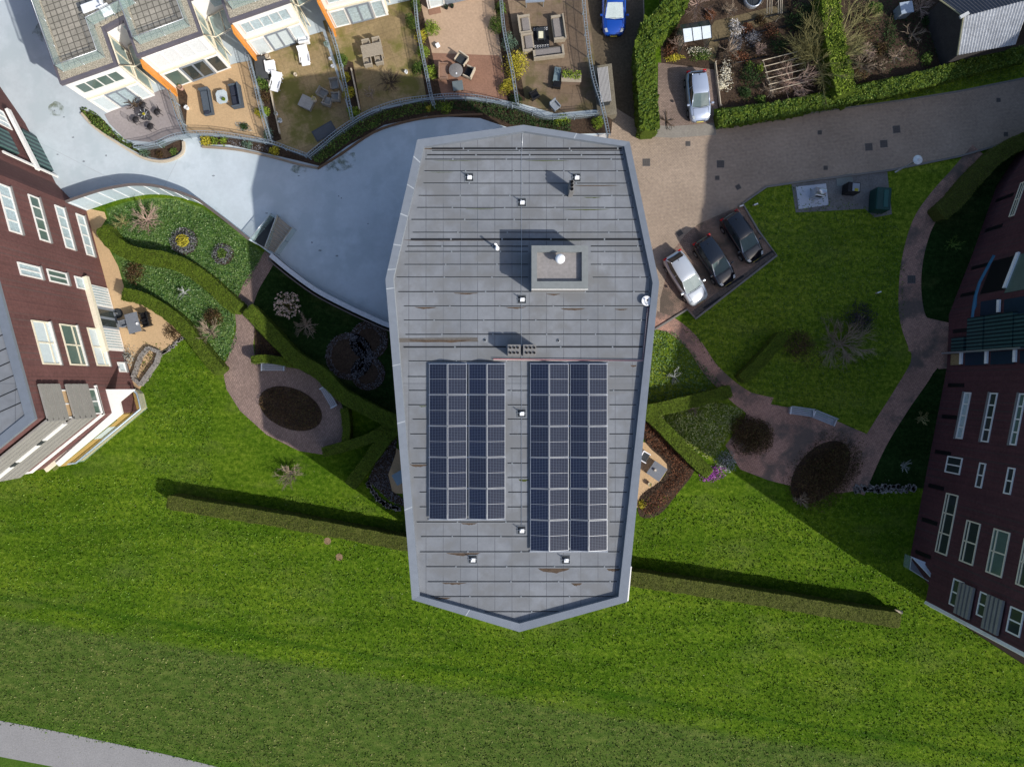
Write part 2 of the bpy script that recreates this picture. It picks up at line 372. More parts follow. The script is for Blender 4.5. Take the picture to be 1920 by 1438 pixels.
# ------------------------------------------------------------------ setting: ground, deck, roads, paths
def structure(name, mb, mats): o = mb.build(name, mats, world='origin'); return tagit(o, kind='structure')
g = MB()
R_ = 260
g.add([(-R_, -R_, 0), (R_, -R_, 0), (R_, R_, 0), (-R_, R_, 0)], [(0, 1, 2, 3)])
structure('ground', g, GRASS)
DZ = 1.0
parapet_line = spline([(100, 390), (119, 380), (155, 367), (190, 356), (225, 349), (250, 346), (287, 348), (325, 357), (366, 372), (387, 386), (415, 407), (444, 430), (467, 449)], 4)
parapet2_line = spline([(507, 478), (539, 505), (591, 543), (643, 571), (696, 596), (729, 610), (790, 630)], 4)
PT = 2.5
pa = [P(x, y, PT) for x, y in parapet_line]; pb = [P(x, y, 1.7) for x, y in parapet2_line]
deck = [(-60, 60), (-60, 40)]
deckpoly = [tuple(P(-160, -160, DZ)[:2]), tuple(P(1094, -160, DZ)[:2]), tuple(P(1104, 60, DZ)[:2]), tuple(P(1114, 130, DZ)[:2]), tuple(P(1132, 200, DZ)[:2]), tuple(P(1147, 236, DZ)[:2]), tuple(P(1142, 250, DZ)[:2]), tuple(P(1060, 262, DZ)[:2]), tuple(P(1000, 330, DZ)[:2]), tuple(P(960, 500, DZ)[:2]), tuple(P(850, 610, DZ)[:2])]
deckpoly += [tuple(p[:2]) for p in reversed(pb)] + [tuple(p[:2]) for p in reversed(pa)] + [tuple(P(60, 420, DZ)[:2]), tuple(P(-160, 420, DZ)[:2])]
structure('deck', MB().prism(deckpoly, -.3, DZ, 0, 1), [DECK, WALLTOP])
STAIN = M('green_algae', (.27, .31, .20), .9, .2, 2, 8, .2)
def blob(cx, cy, rx, ry, seed):
    return [(cx + math.cos(t) * rx * (1 + .35 * noise.noise(Vector((math.cos(t) * 1.5, math.sin(t) * 1.5, seed)))), cy + math.sin(t) * ry * (1 + .35 * noise.noise(Vector((math.cos(t) * 1.5, math.sin(t) * 1.5, seed + 9))))) for t in [i * .2244 for i in range(28)]]
random.seed(21)
dm = MB()
for (x, y) in ((102, 208), (137, 258), (199, 292), (157, 303), (120, 220), (640, 372), (560, 330), (500, 400), (690, 420), (600, 470), (632, 480), (635, 368), (108, 290), (400, 330), (585, 455)):
    dm.prism([tuple(P(a, b, DZ)[:2]) for a, b in blob(x, y, random.uniform(1.2, 3), random.uniform(1, 2), x)], DZ - .05, DZ + .004)
d_ = dm.build('deck_mark', M('deck_drain_mark', (.22, .25, .28), .8), world='origin'); tagit(d_, kind='structure')
bl_ = MB()
for i, (x, y, rx, ry) in enumerate(((640, 300, 34, 20), (105, 205, 16, 14), (560, 318, 16, 8), (90, 60, 30, 18), (620, 312, 20, 10))):
    bl_.prism([tuple(P(a, b, DZ)[:2]) for a, b in blob(x, y, rx, ry, i * 3.3)], DZ - .05, DZ + .003)
m_, nt_, b_ = base('algae_film'); f_ = ramp(nt_, noiseN(nt_, 1.4, 6, .7, vec=wpos(nt_)), [(.45, (0, 0, 0)), (.62, (.55,) * 3)])
b_.inputs['Base Color'].default_value = (.16, .19, .09, 1); b_.inputs['Roughness'].default_value = .9; nt_.links.new(f_, b_.inputs['Alpha'])
tagit(bl_.build('algae_patch', m_, world='origin'), kind='structure')
# leaf litter and pale tufts on the grass
lt = MB(); k_ = 0
while k_ < 1500:
    x, y = random.uniform(-20, 1940), random.uniform(880, 1450); p_ = P(x, y)
    if abs(x - 975) < 170 and y < 1120: continue
    lt.leaf((p_.x, p_.y, .03), random.uniform(.04, .10), 1.5); k_ += 1
tagit(lt.build('leaf_litter', leafM('litter', (.10, .12, .03), (.30, .30, .14), c3=(.45, .42, .3))[0] if False else leafM('litter', (.10, .12, .03), (.26, .27, .10), c3=(.42, .4, .28)), world='origin'), 'tiny pale fallen leaves and daisies scattered over the big lower lawn', 'leaf litter', None, 'stuff')
GR1 = leafM('grass_blades', (.034, .085, .006), (.085, .165, .012), c3=(.16, .24, .04)); GR2 = leafM('dry_grass_blades', (.045, .08, .014), (.115, .15, .035), c3=(.24, .24, .09))
def bandy(x): return 1165 + .1606 * x + (12 * math.sin(math.pi * min(1, max(0, x / 1700))) * -1)
g1, g2 = MB(), MB(); k_ = 0
while k_ < 62000:
    x, y = random.uniform(-30, 1950), random.uniform(640, 1460)
    if 720 < x < 1240 and y < 1180 and abs(x - 978) < 258 - max(0, y - 560) * .09 - max(0, y - 1120) * 2.5: continue
    if y < 930 and 400 < x < 1700: continue
    if x < 268 and y < 890: continue
    if x > 1690 and y < 1110 + (x - 1740) * .63: continue
    if x < 520 and y > 1355 + .2 * x + random.uniform(-5, 4): continue
    p_ = P(x, y); nz_ = noise.noise(Vector((p_.x * .25, p_.y * .9, 2)))
    if nz_ < random.uniform(-.9, .15): continue
    (g2 if y > bandy(x) + random.uniform(-14, 10) and y < 1325 + .2 * x else g1).leaf((p_.x, p_.y, random.uniform(.01, .07)), random.uniform(.09, .2), .15); k_ += 1
tagit(g1.build('grass_tufts', GR1, world='origin'), 'fresh green grass blades of the big lower lawn', 'grass', None, 'stuff'); tagit(g2.build('grass_tufts', GR2, world='origin'), 'drier olive grass blades of the band along the bottom', 'grass', None, 'stuff')
# brick road, alley and parking
road = [(1085, -60), (1205, -60), (1212, 120), (1222, 245), (1262, 247), (1340, 240), (1440, 224), (1560, 205), (1700, 186), (1800, 170), (1900, 151), (2100, 110), (2100, 200), (1925, 252), (1870, 272), (1800, 292), (1670, 318), (1500, 340), (1438, 349), (1393, 381), (1420, 430), (1456, 478), (1304, 597), (1288, 580), (1225, 620), (1150, 660), (960, 620), (960, 330), (1100, 280), (1146, 240), (1138, 120)]
structure('road', MB().prism(pw(road), -.2, .012), PAVE)
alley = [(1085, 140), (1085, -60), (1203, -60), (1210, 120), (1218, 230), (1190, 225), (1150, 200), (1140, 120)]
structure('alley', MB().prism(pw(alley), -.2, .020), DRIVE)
park = [(1285, 440), (1310, 420), (1390, 385), (1454, 478), (1304, 595), (1288, 579), (1236, 611), (1238, 560), (1262, 470)]
structure('parking_bay', MB().prism(pw(park), -.2, .018), PAVE2)
# kerbs round the parking, along the road
def ribbon(px, width, z0, z1, name, mat, k=1, zt=None, struct=True, label=None, cat=None):
    pts = [P(a, b, z1 if zt is None else zt) for a, b in (spline(px, k) if k > 1 else px)]
    l, r = offset(pts, width / 2), offset(pts, -width / 2); mb = MB(); n = len(pts); b = 0
    for a in range(n): mb.v += [(l[a][0], l[a][1], z0), (l[a][0], l[a][1], z1), (r[a][0], r[a][1], z1), (r[a][0], r[a][1], z0)]
    for a in range(n - 1):
        for q in range(3): mb.f.append([a * 4 + q, a * 4 + q + 1, a * 4 + 4 + q + 1, a * 4 + 4 + q]); mb.m.append(0); mb.sm.append(False)
    mb.f.append([0, 1, 2, 3]); mb.m.append(0); mb.sm.append(False); e = (n - 1) * 4
    mb.f.append([e + 3, e + 2, e + 1, e]); mb.m.append(0); mb.sm.append(False)
    if struct: return structure(name, mb, mat)
    return tagit(mb.build(name, mat), label, cat)
ribbon([(1925, 253), (1870, 273), (1800, 293), (1670, 319), (1500, 341), (1438, 350), (1393, 382), (1422, 432), (1457, 479), (1304, 598), (1289, 580), (1228, 618)], .14, -.1, .12, 'kerb', KERB)
ribbon([(1340, 241), (1440, 225), (1560, 206), (1700, 187), (1800, 171), (1925, 146)], .12, -.1, .06, 'kerb', KERB)
ribbon([(1222, 246), (1262, 248), (1342, 242)], .9, -.1, .022, 'pavement', M('grey_slabs', (.24, .22, .19), .9, .15, 2, 8, .1))
ribbon([(1456, 498), (1310, 608)], .1, -.1, .05, 'kerb', KERB) if False else None
structure('parking_gravel_strip', MB().prism(pw([(1450, 472), (1456, 479), (1305, 596), (1296, 585), (1340, 552), (1400, 510)]), -.1, .026), M('dark_clinker', (.10, .085, .075), .9, .3, 3, 14, .5))
# paths
def sheet(name, px, z, mat, k=1, closed_spline=False, zz=0):
    pts = spline(px, k, True) if closed_spline else px
    return structure(name, MB().prism(pw(pts, zz), zz - .2, zz + z), mat)
def pathstrip(name, px, widths, z, mat, k=5):
    c = spline(px, k); n = len(c); mb = MB()
    pts = [P(a, b) for a, b in c]
    ws = [widths[min(len(widths) - 1, int(i / k))] + (widths[min(len(widths) - 1, int(i / k) + 1)] - widths[min(len(widths) - 1, int(i / k))]) * ((i % k) / k) for i in range(n)]
    L = [offset(pts, ws[i] / 2)[i] for i in range(n)]; Rr = [offset(pts, -ws[i] / 2)[i] for i in range(n)]
    mb.prism(L + Rr[::-1], -.2, z); return structure(name, mb, mat)
plazaL = [(443, 640), (432, 660), (417, 690), (425, 730), (450, 770), (500, 815), (560, 845), (604, 852), (640, 842), (652, 830), (650, 790), (640, 755), (605, 715), (560, 692), (500, 682), (478, 672), (474, 640)]
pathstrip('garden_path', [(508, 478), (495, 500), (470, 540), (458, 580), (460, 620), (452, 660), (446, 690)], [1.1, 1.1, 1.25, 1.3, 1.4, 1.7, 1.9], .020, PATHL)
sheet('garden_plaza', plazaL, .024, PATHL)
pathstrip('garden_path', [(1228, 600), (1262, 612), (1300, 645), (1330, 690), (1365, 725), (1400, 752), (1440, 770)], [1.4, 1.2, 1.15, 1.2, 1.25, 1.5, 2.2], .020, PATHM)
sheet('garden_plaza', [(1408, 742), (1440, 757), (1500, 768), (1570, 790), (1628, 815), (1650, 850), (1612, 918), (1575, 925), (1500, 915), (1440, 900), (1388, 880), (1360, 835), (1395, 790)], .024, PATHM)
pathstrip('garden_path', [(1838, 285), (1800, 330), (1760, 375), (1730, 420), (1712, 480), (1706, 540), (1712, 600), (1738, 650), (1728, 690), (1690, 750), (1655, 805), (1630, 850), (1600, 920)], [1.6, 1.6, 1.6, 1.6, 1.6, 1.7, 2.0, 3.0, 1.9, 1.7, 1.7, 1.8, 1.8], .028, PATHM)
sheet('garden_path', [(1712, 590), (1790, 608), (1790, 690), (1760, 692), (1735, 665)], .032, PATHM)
pathstrip('cycle_path', [(-80, 1367), (0, 1384), (100, 1403), (200, 1424), (330, 1452), (480, 1490)], [2.7] * 6, .015, ASPH)
sheet('terrace', [(150, 388), (196, 398), (200, 410), (186, 432), (222, 500), (236, 550), (265, 570), (310, 590), (346, 628), (300, 662), (262, 730), (240, 740)], .02, OCHRE)
sheet('terrace', [(722, 825), (757, 850), (760, 925), (735, 925), (722, 895)], .02, OCHRE)
sheet('terrace', [(1150, 840), (1195, 825), (1225, 835), (1258, 870), (1220, 930), (1198, 950), (1150, 960)], .02, OCHRE)
# wild meadow lawn, lawn sheets coloured dark for shade, soil beds
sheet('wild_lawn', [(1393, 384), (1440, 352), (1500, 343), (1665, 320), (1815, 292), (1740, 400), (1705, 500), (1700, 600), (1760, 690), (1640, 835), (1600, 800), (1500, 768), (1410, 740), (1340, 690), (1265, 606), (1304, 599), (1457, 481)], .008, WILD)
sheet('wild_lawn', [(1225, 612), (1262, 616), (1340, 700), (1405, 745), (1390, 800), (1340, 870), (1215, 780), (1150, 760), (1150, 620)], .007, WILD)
sheet('shade_toned_lawn', [(512, 490), (600, 555), (730, 615), (790, 640), (790, 830), (740, 800), (640, 760), (560, 690), (474, 600), (468, 560), (490, 515)], .007, SHADEG)
sheet('shade_toned_lawn', [(1790, 350), (1845, 290), (1900, 255), (1960, 260), (1800, 610), (1712, 590), (1712, 500), (1735, 420)], .010, SHADEG)
sheet('shade_toned_lawn', [(1740, 670), (1790, 670), (1740, 915), (1610, 915), (1645, 830)], .010, SHADEG)
sheet('wild_lawn', [(198, 392), (240, 378), (290, 371), (330, 372), (380, 390), (420, 415), (470, 455), (500, 478), (470, 530), (445, 590), (430, 660), (395, 690), (345, 625), (262, 566), (236, 550), (222, 500), (190, 430), (202, 408)], .009, COVERG)
structure('soil_bed', MB().prism(pw([(477, 615), (530, 668), (478, 668)]), -.1, .03), SOIL)
structure('soil_bed', MB().prism(pw(ellipse(545, 766, 62, 38, 22)), -.1, .04), SOIL)
structure('soil_bed', MB().prism(pw(spline([(1208, 790), (1240, 805), (1290, 850), (1302, 882), (1270, 925), (1235, 965), (1200, 968), (1200, 930), (1240, 900), (1250, 870), (1210, 830)], 3, True)), -.1, .03), SOIL)
structure('soil_bed', MB().prism(pw(ellipse(1538, 885, 70, 42, -48)), -.1, .03), SOIL)
structure('soil_bed', MB().prism(pw([(690, 900), (712, 850), (745, 820), (742, 850), (728, 890), (735, 920), (757, 935), (757, 950), (730, 938)]), -.1, .03), SOIL)
structure('verge', MB().prism(pw([(1338, 205), (1440, 195), (1560, 168), (1700, 140), (1800, 118), (1925, 92), (1925, 145), (1800, 170), (1700, 186), (1560, 205), (1440, 224), (1340, 240)]), -.1, .03), WILD)
structure('allotment', MB().prism(pw([(1235, -60), (2100, -60), (2100, 90), (1925, 92), (1700, 140), (1560, 168), (1440, 195), (1338, 205), (1240, 120)]), -.2, .012), SOIL)
structure('driveway', MB().prism(pw([(1234, 118), (1342, 132), (1348, 242), (1262, 247), (1232, 245)]), -.1, .020), brickM('drive_pavers', (.27, .2, .165), (.2, .15, .125), (.13, .10, .08), .2, .1, 0, var=.2, ms=.012))
structure('allotment_path', MB().prism(pw([(1340, 40), (1470, 8), (1480, 30), (1350, 75), (1338, 120), (1330, 120), (1328, 60)]), -.1, .022), M('trodden_earth', (.13, .10, .055), .9, .3, 1.5, 8, .3))
# garden floors on the deck
def gfloor(name, px, mat, z=.02): return structure(name, MB().prism(pw(px, DZ), DZ - .1, DZ + z), mat)
gfloor('patio', [(196, 215), (300, 170), (330, 165), (345, 252), (290, 268), (235, 262), (205, 232)], LILAC)
gfloor('patio', [(312, 165), (440, 120), (468, 115), (505, 262), (430, 256), (345, 250)], OCHRE, .024)
gfloor('patio', [(470, 100), (605, 60), (660, 228), (575, 290), (505, 270)], OCHREM)
gfloor('patio', [(605, 40), (775, 0), (808, 182), (700, 205), (662, 226)], OCHREM, .024)
gfloor('patio', [(778, -20), (937, -40), (965, 190), (880, 182), (810, 184)], TAN)
gfloor('patio', [(809, 100), (936, 105), (966, 192), (880, 182), (810, 186)], REDP, .026)
gfloor('patio', [(940, -60), (1095, -60), (1125, 205), (1040, 213), (967, 192)], BROWNP, .022)
gfloor('planting_strip', spline([(150, 205), (175, 235), (220, 265), (270, 292), (310, 298), (338, 285), (342, 262), (290, 272), (235, 268), (205, 238), (190, 222)], 3, True), SOIL)
gfloor('planting_strip', [(375, 256), (430, 258), (505, 270), (575, 292), (620, 252), (665, 226), (700, 210), (800, 188), (880, 186), (960, 200), (1030, 220), (1130, 214), (1148, 225), (1146, 250), (1060, 252), (960, 242), (900, 222), (800, 218), (720, 235), (650, 275), (600, 312), (560, 302), (500, 288), (430, 272), (378, 272)], SOIL, .03)  # lower right edge widened, dark soil stands in for shade on the deck
for q in ([(332, 165), (345, 166), (352, 180), (348, 252), (343, 252)], [(487, 130), (500, 140), (528, 262), (505, 270), (495, 200)], [(640, 110), (662, 118), (678, 210), (662, 224), (650, 190)], [(768, 0), (785, -10), (828, 180), (800, 186)], [(925, -10), (950, -10), (985, 190), (952, 190)]):
    gfloor('planting_strip', q, SOIL, .034)

# ------------------------------------------------------------------ parapet walls and stair on the deck edge
def wall(px, ztop, width, zb, name, mats, label, cat, side=1):
    pts = [P(a, b, ztop) for a, b in px]; l, r = offset(pts, width / 2), offset(pts, -width / 2)
    mb = MB(); n = len(pts)
    for a in range(n): mb.v += [(l[a][0], l[a][1], zb), (l[a][0], l[a][1], ztop), (r[a][0], r[a][1], ztop), (r[a][0], r[a][1], zb)]
    for a in range(n - 1):
        for q in range(3): mb.f.append([a * 4 + q, a * 4 + q + 1, a * 4 + 4 + q + 1, a * 4 + 4 + q]); mb.m.append([0, 1, 0][q]); mb.sm.append(False)
    mb.f.append([0, 1, 2, 3]); mb.m.append(0); mb.sm.append(False); e = (n - 1) * 4
    mb.f.append([e + 3, e + 2, e + 1, e]); mb.m.append(0); mb.sm.append(False)
    return mb
PANELB = M('pale_blue_panel', (.46, .56, .62), .5, .1, .6, 6, .08)
COPE = M('brown_coping', (.13, .11, .105), .7, .15)
tp = thing('parapet_wall', 'long curved pale blue panelled wall with dark coping between the concrete deck and the left garden', 'wall', P(290, 350, 0))
wall(parapet_line, PT, .12, 0, '', 0, '', '').build('panels', [PANELB, PANELB], tp, world=True)
wall(parapet_line, PT + .06, .2, PT + .005, '', 0, '', '').build('coping', [COPE, COPE], tp, world=True)
pm = MB(); acc = 0; pts = [P(a, b, PT) for a, b in parapet_line]
for i in range(1, len(pts)):
    acc += (pts[i] - pts[i - 1]).length
    if acc > 1.0:
        acc = 0; p = pts[i]; t = (pts[i] - pts[i - 1]).normalized(); n = Vector((-t.y, t.x, 0))
        if n.y > 0: n = -n
        pm.obox(p, t, n, -.03, .03, .06, .10, .1, PT)
pm.build('post', WPLAST, tp, world=True)
tp = thing('parapet_wall', 'low grey parapet wall with pale top curving from the timber stair to under the big roof', 'wall', P(610, 560, 0))
wall(parapet2_line, 1.7, .34, 0, '', 0, '', '').build('wall', [M('brown_wall', (.16, .14, .12), .9), WALLTOP], tp, world=True)
l2 = [(x - 5, y + 8) for x, y in parapet2_line]
wall(l2, 1.25, .1, 0, '', 0, '', '').build('edging', [M('outer_edge', (.2, .17, .14), .9), COPE], tp, world=True)
st = thing('timber_stair', 'weathered timber stair widening upward at the edge of the concrete deck', 'stair', P(520, 440, DZ))
a0, a1, b0, b1 = Vector((496, 464)), Vector((514, 474)), Vector((521, 405)), Vector((547, 427)); tr = MB(); ns = 9
for i in range(ns):
    t0, t1 = i / ns, (i + .9) / ns; z = DZ + .05 + .07 * (i + 1)
    q = [a0.lerp(b0, t0), a1.lerp(b1, t0), a1.lerp(b1, t1), a0.lerp(b0, t1)]
    tr.prism([tuple(P(v.x, v.y, z)[:2]) for v in q], z - .06, z, bottom=True)
tr.build('treads', WOOD, st, world=True)
sg = MB()
for (p0, p1) in ((a0, b0), (a1, b1)):
    sg.tube([P(p0.x, p0.y, DZ + .15), P(p1.x, p1.y, DZ + .8)], .05, 4)
sg.build('stringer', WOODL, st, world=True)
rg = MB()
for (x0, y0), (x1, y1) in (((516, 474), (549, 427)), ((467, 449), (508, 400)), ((497, 462), (519, 402))):
    A, B = P(x0, y0, DZ + 1.0), P(x1, y1, DZ + 1.0)
    rg.add([A, B, (B.x, B.y, DZ + .05), (A.x, A.y, DZ + .05)], [(0, 1, 2, 3)])
rg.build('glass_side', RAIL, st, world=True)
rr = MB()
for (x0, y0), (x1, y1) in (((516, 474), (549, 427)), ((467, 449), (508, 400)), ((497, 462), (519, 402)), ((467, 449), (497, 466))):
    rr.tube([P(x0, y0, DZ + 1.0), P(x1, y1, DZ + 1.0)], .03, 4)
    for q in (0, .5, 1):
        p = P(x0 + (x1 - x0) * q, y0 + (y1 - y0) * q, DZ + 1.0); rr.tube([p, (p.x, p.y, DZ)], .025, 4)
rr.build('handrail', METAL, st, world=True)
MB().prism(pw([(474, 452), (499, 466), (520, 412), (506, 404)], DZ), DZ - .05, DZ + .012).build('stair_void_shade', DGREY, st, world=True)  # flat dark sheet painting the shaded opening beside the stair

# ------------------------------------------------------------------ central building
ZR, ZP = 12.15, 12.5
outer = [(982, 234.5), (1180.6, 266), (1236, 530), (1176, 1128), (974, 1184.5), (772.4, 1124), (722.6, 524), (782.4, 262)]
inner = [(982, 246), (1170.6, 274), (1224, 530), (1160, 1119), (974, 1169), (786.6, 1117), (737, 522), (794.5, 275)]
cb = thing('flat_roofed_apartment_building', 'large central building with faceted grey flat roof carrying two solar arrays', 'building', P(975, 700, 0))
bo = [tuple(P(a, b, ZP)[:2]) for a, b in outer]; bi = [tuple(P(a, b, ZP)[:2]) for a, b in inner]
ctr = Vector((sum(p[0] for p in bo) / 8, sum(p[1] for p in bo) / 8))
body = [tuple(ctr + (Vector(p) - ctr) * .985) for p in bo]
MB().prism(body, -.2, 11.6).build('wall', BRICKR, cb, world=True)
roof = MB().prism([tuple(ctr + (Vector(p) - ctr) * .992) for p in bo], 11.61, ZR); rf = roof.build('roof', ROOFM, cb, world=True)
pr = MB()
for i in range(8):
    j = (i + 1) % 8; o0, o1, i0, i1 = bo[i], bo[j], bi[i], bi[j]
    v = [(*o0, 11.4), (*o1, 11.4), (*i1, 11.4), (*i0, 11.4), (*o0, ZP), (*o1, ZP), (*i1, ZP - .04), (*i0, ZP - .04)]
    pr.add(v, [(4, 7, 6, 5), (0, 1, 5, 4), (2, 3, 7, 6), (3, 0, 4, 7), (1, 2, 6, 5), (0, 3, 2, 1)])
pr.build('parapet', PARA, rf, world=True)
jt = MB()
for (i, j, ts) in ((7, 6, (.12, .32, .53, .75, .93)), (6, 5, (.03, .27, .45, .72)), (0, 1, (.5,)), (4, 5, (.5,))):
    for t in ts:
        o = Vector(bo[i]).lerp(Vector(bo[j]), t); q = Vector(bi[i]).lerp(Vector(bi[j]), t); d = (q - o); a = Vector((-d.y, d.x)).normalized() * .03
        jt.add([(*(o + a), ZP + .006), (*(o - a), ZP + .006), (*(q - a), ZP - .03), (*(q + a), ZP - .03)], [(0, 1, 2, 3)])
jt.build('parapet_joint', M('joint', (.36, .39, .42), .5), rf, world=True)
# gutter line along inner-left parapet (pale)
ll = MB(); ll.tube([P(794, 276, 12.3), P(738, 522, 12.3), P(786, 1116, 12.3)], .035, 4); ll.build('edge_trim', LAPL, rf, world=True)
def xspan(y):
    def hit(ch):
        for (x0, y0), (x1, y1) in zip(ch, ch[1:]):
            if y0 <= y <= y1: return x0 + (x1 - x0) * (y - y0) / (y1 - y0)
        return ch[-1][0]
    L = [(982, 246), (794.5, 275), (737, 522), (786.6, 1117), (974, 1169)]; R = [(982, 246), (1170.6, 274), (1224, 530), (1160, 1119), (974, 1169)]
    return hit(L) + 4, hit(R) - 6
SE = [(279, .14), (283, .05), (291, .09), (299, .06), (321, .05), (344, .05), (367, .05), (389.6, .05), (412, .06), (436, .05), (449, .16), (462, .07), (472, .05), (496, .05), (520, .05), (547, .06), (574, .05), (600.5, .05), (627, .06), (650.6, .12), (677, .05)] + [(y, .06) for y in (706, 732, 759, 786, 813.6, 840.6, 868.5, 895, 922.5, 950, 978, 1005.6, 1034, 1062, 1090, 1118, 1146)]
blocked = [(804, 681, 948, 974), (994, 681, 1139, 1034), (994, 458, 1104, 544)]
for y, th in SE:
    lp = MB(); le = MB(); xl, xr = xspan(y); x = xl + random.uniform(2, 14); seg0 = random.uniform(50, 100)
    while x < xr - 4:
        x1 = min(xr, x + seg0); seg0 = random.uniform(86, 98)
        parts = [(x, x1)]
        for bx0, by0, bx1, by1 in blocked:
            if by0 < y < by1:
                nn = []
                for a, b in parts:
                    if b <= bx0 - 4 or a >= bx1 + 4: nn.append((a, b)); continue
                    if a < bx0 - 4: nn.append((a, bx0 - 4))
                    if b > bx1 + 4: nn.append((bx1 + 4, b))
                parts = nn
        for a, b in parts:
            if b - a < 3: continue
            A, B = P(a, y, ZR), P(b, y + random.uniform(-.4, .4), ZR)
            lp.box(((A.x + B.x) / 2, (A.y + B.y) / 2, ZR + .009), (B.x - A.x, th * .75, .018))
            le.box(((A.x + B.x) / 2, (A.y + B.y) / 2 - th * .5 - .02, ZR + .005), (B.x - A.x + .1, .025, .010))
        if y > 20 and not any(by0 < y < by1 and bx0 - 8 < x1 < bx1 + 8 for bx0, by0, bx1, by1 in blocked):
            A = P(x1 + 1.5, y, ZR); le.box((A.x, A.y, ZR + .013), (.07, .10, .026))
        x = x1 + 3
    lp.build('sheet_lap', LAP, rf, world=True); le.build('lap_edge', LAPL, rf, world=True)
def lens(cx, cy, L, W_, z=ZR, up=0, mb=None):
    n = 12; top = []; bot = []
    for i in range(n + 1):
        t = i / n; x = cx - L / 2 + L * t; k = 1.35 * math.sin(math.pi * t) ** .6 * (1 + .5 * (random.random() - .5))
        top.append((x, cy)); bot.append((x, cy + W_ * k))
    mb.prism([tuple(P(a, b, z)[:2]) for a, b in top[1:-1] + bot[::-1]], z - .01, z + .005)
for (zx0, zx1, zy, d, sc, ox, oy) in [(230, 355, 1063, 2.5, 2.996, 700, 220), (450, 590, 983, 2.2, 2.996, 700, 220), (740, 860, 1063, 2.2, 2.996, 700, 220), (1050, 1190, 1071, 2.6, 2.996, 700, 220), (970, 1050, 989, 2, 2.996, 700, 220), (1355, 1430, 1074, 1.5, 2.996, 700, 220),
        (120, 205, 617, 4, 2.479, 720, 620), (285, 450, 1028, 4, 2.479, 720, 620), (715, 865, 1101, 6, 2.479, 720, 620), (265, 390, 1166, 3.2, 2.479, 720, 620), (870, 920, 1170, 3.5, 2.479, 720, 620), (200, 320, 1235, 3, 2.479, 720, 620), (355, 435, 890, 2.8, 2.479, 720, 620), (1035, 1100, 1103, 4, 2.479, 720, 620), (255, 370, 436, 1.6, 2.996, 700, 220), (1120, 1390, 380, 1.3, 2.996, 700, 220), (190, 560, 1248, 3.4, 2.996, 700, 220), (1145, 1175, 158, 2.5, 2.479, 720, 620), (270, 560, 172, 2.6, 2.996, 700, 220), (900, 1400, 178, 2.0, 2.996, 700, 220), (160, 700, 686, 2.2, 2.996, 700, 220)]:
    rs = MB(); lens(ox + (zx0 + zx1) / 2 / sc, oy + zy / sc + 1, (zx1 - zx0) / sc, d, mb=rs); rs.build('rust_stain', RUST, rf, world=True)
for (zx0, zx1, zy, d, sc, ox, oy) in [(310, 640, 238, 1.3, 2.996, 700, 220), (510, 690, 510, 1.4, 2.996, 700, 220), (290, 470, 303, 1.2, 2.996, 700, 220), (850, 1100, 240, 1.2, 2.996, 700, 220), (1060, 1330, 514, 1.2, 2.996, 700, 220), (1180, 1280, 446, 1.3, 2.996, 700, 220), (625, 675, 688, 3, 2.479, 720, 620), (160, 200, 345, 2, 2.479, 720, 620), (940, 1200, 686, 1.6, 2.996, 700, 220), (900, 1180, 960, 1.5, 2.996, 700, 220)]:
    gm = MB(); lens(ox + (zx0 + zx1) / 2 / sc, oy + zy / sc + 1, (zx1 - zx0) / sc, d, mb=gm); gm.build('moss_stain', MOSS, rf, world=True)
# broad dirty puddle bands
MB().prism([tuple(P(a, b, ZR)[:2]) for a, b in ((745, 634), (895, 633), (897, 641), (746, 642))], ZR - .01, ZR + .0035).build('dirt_band', M('roof_dirt', (.115, .105, .095), .9, .3, 1, 10, .2), rf, world=True)
# balcony edge that shows past the roof, lower right
MB().prism([tuple(P(a, b, 10)[:2]) for a, b in ((1180, 1062), (1184.5, 1062), (1178.5, 1126), (1174, 1128))], 8.8, 10).build('balcony_edge', WHITE, cb, world=True)
wl = MB(); wl.tube([P(980, 247, ZR + .04), P(978, 290, ZR + .04), P(978, 450, ZR + .04), P(978, 660, ZR + .04), P(978, 1000, ZR + .04)], .012, 4); wl.build('lightning_wire', METAL, rf, world=True)

# rooftop things
VENT = thing('roof_anchor', 'x', 'roof anchor', group='roof anchors on the big grey roof')
vb = MB().box((0, 0, .03), (.42, .42, .06)); vb.build('base_plate', DGREY, VENT)
vb = MB().box((0, 0, .065), (.52, .04, .02)).box((.25, 0, .015), (.03, .5, .03)).box((-.25, 0, .015), (.03, .5, .03)).box((0, .25, .015), (.5, .03, .03)).box((0, -.25, .015), (.5, .03, .03)); vb.build('frame', LAPL, VENT)
MB().box((.02, -.03, .11), (.26, .22, .10)).build('cap', DISH, VENT, bevel=.01)
MB().tube([(-.06, .05, .1), (-.06, .05, .42)], .03, 6).build('post', METAL, VENT)
vl = [(880, 333, 'small square roof anchor with white cap, leftmost of the upper pair on the grey roof'), (1081, 333.5, 'small square roof anchor with white cap just above the twin-flue chimney'), (978.7, 380, 'small square roof anchor with white cap on the centre line, highest of the middle column'), (978.7, 561.5, 'small square roof anchor with white cap just below the raised lift housing'), (978, 774.5, 'small square roof anchor with white cap between the solar arrays, upper one'), (978, 993.5, 'small square roof anchor with white cap between the solar arrays, lower one'), (886.6, 1048, 'small square roof anchor with white cap below the left solar array'), (1060.9, 1048.8, 'small square roof anchor with white cap below the right solar array')]
for i, (x, y, l) in enumerate(vl):
    if i == 0: VENT.location = P(x, y, ZR + .002); VENT['label'] = l
    else: copy_tree(VENT, P(x, y, ZR + .002), 0, l)
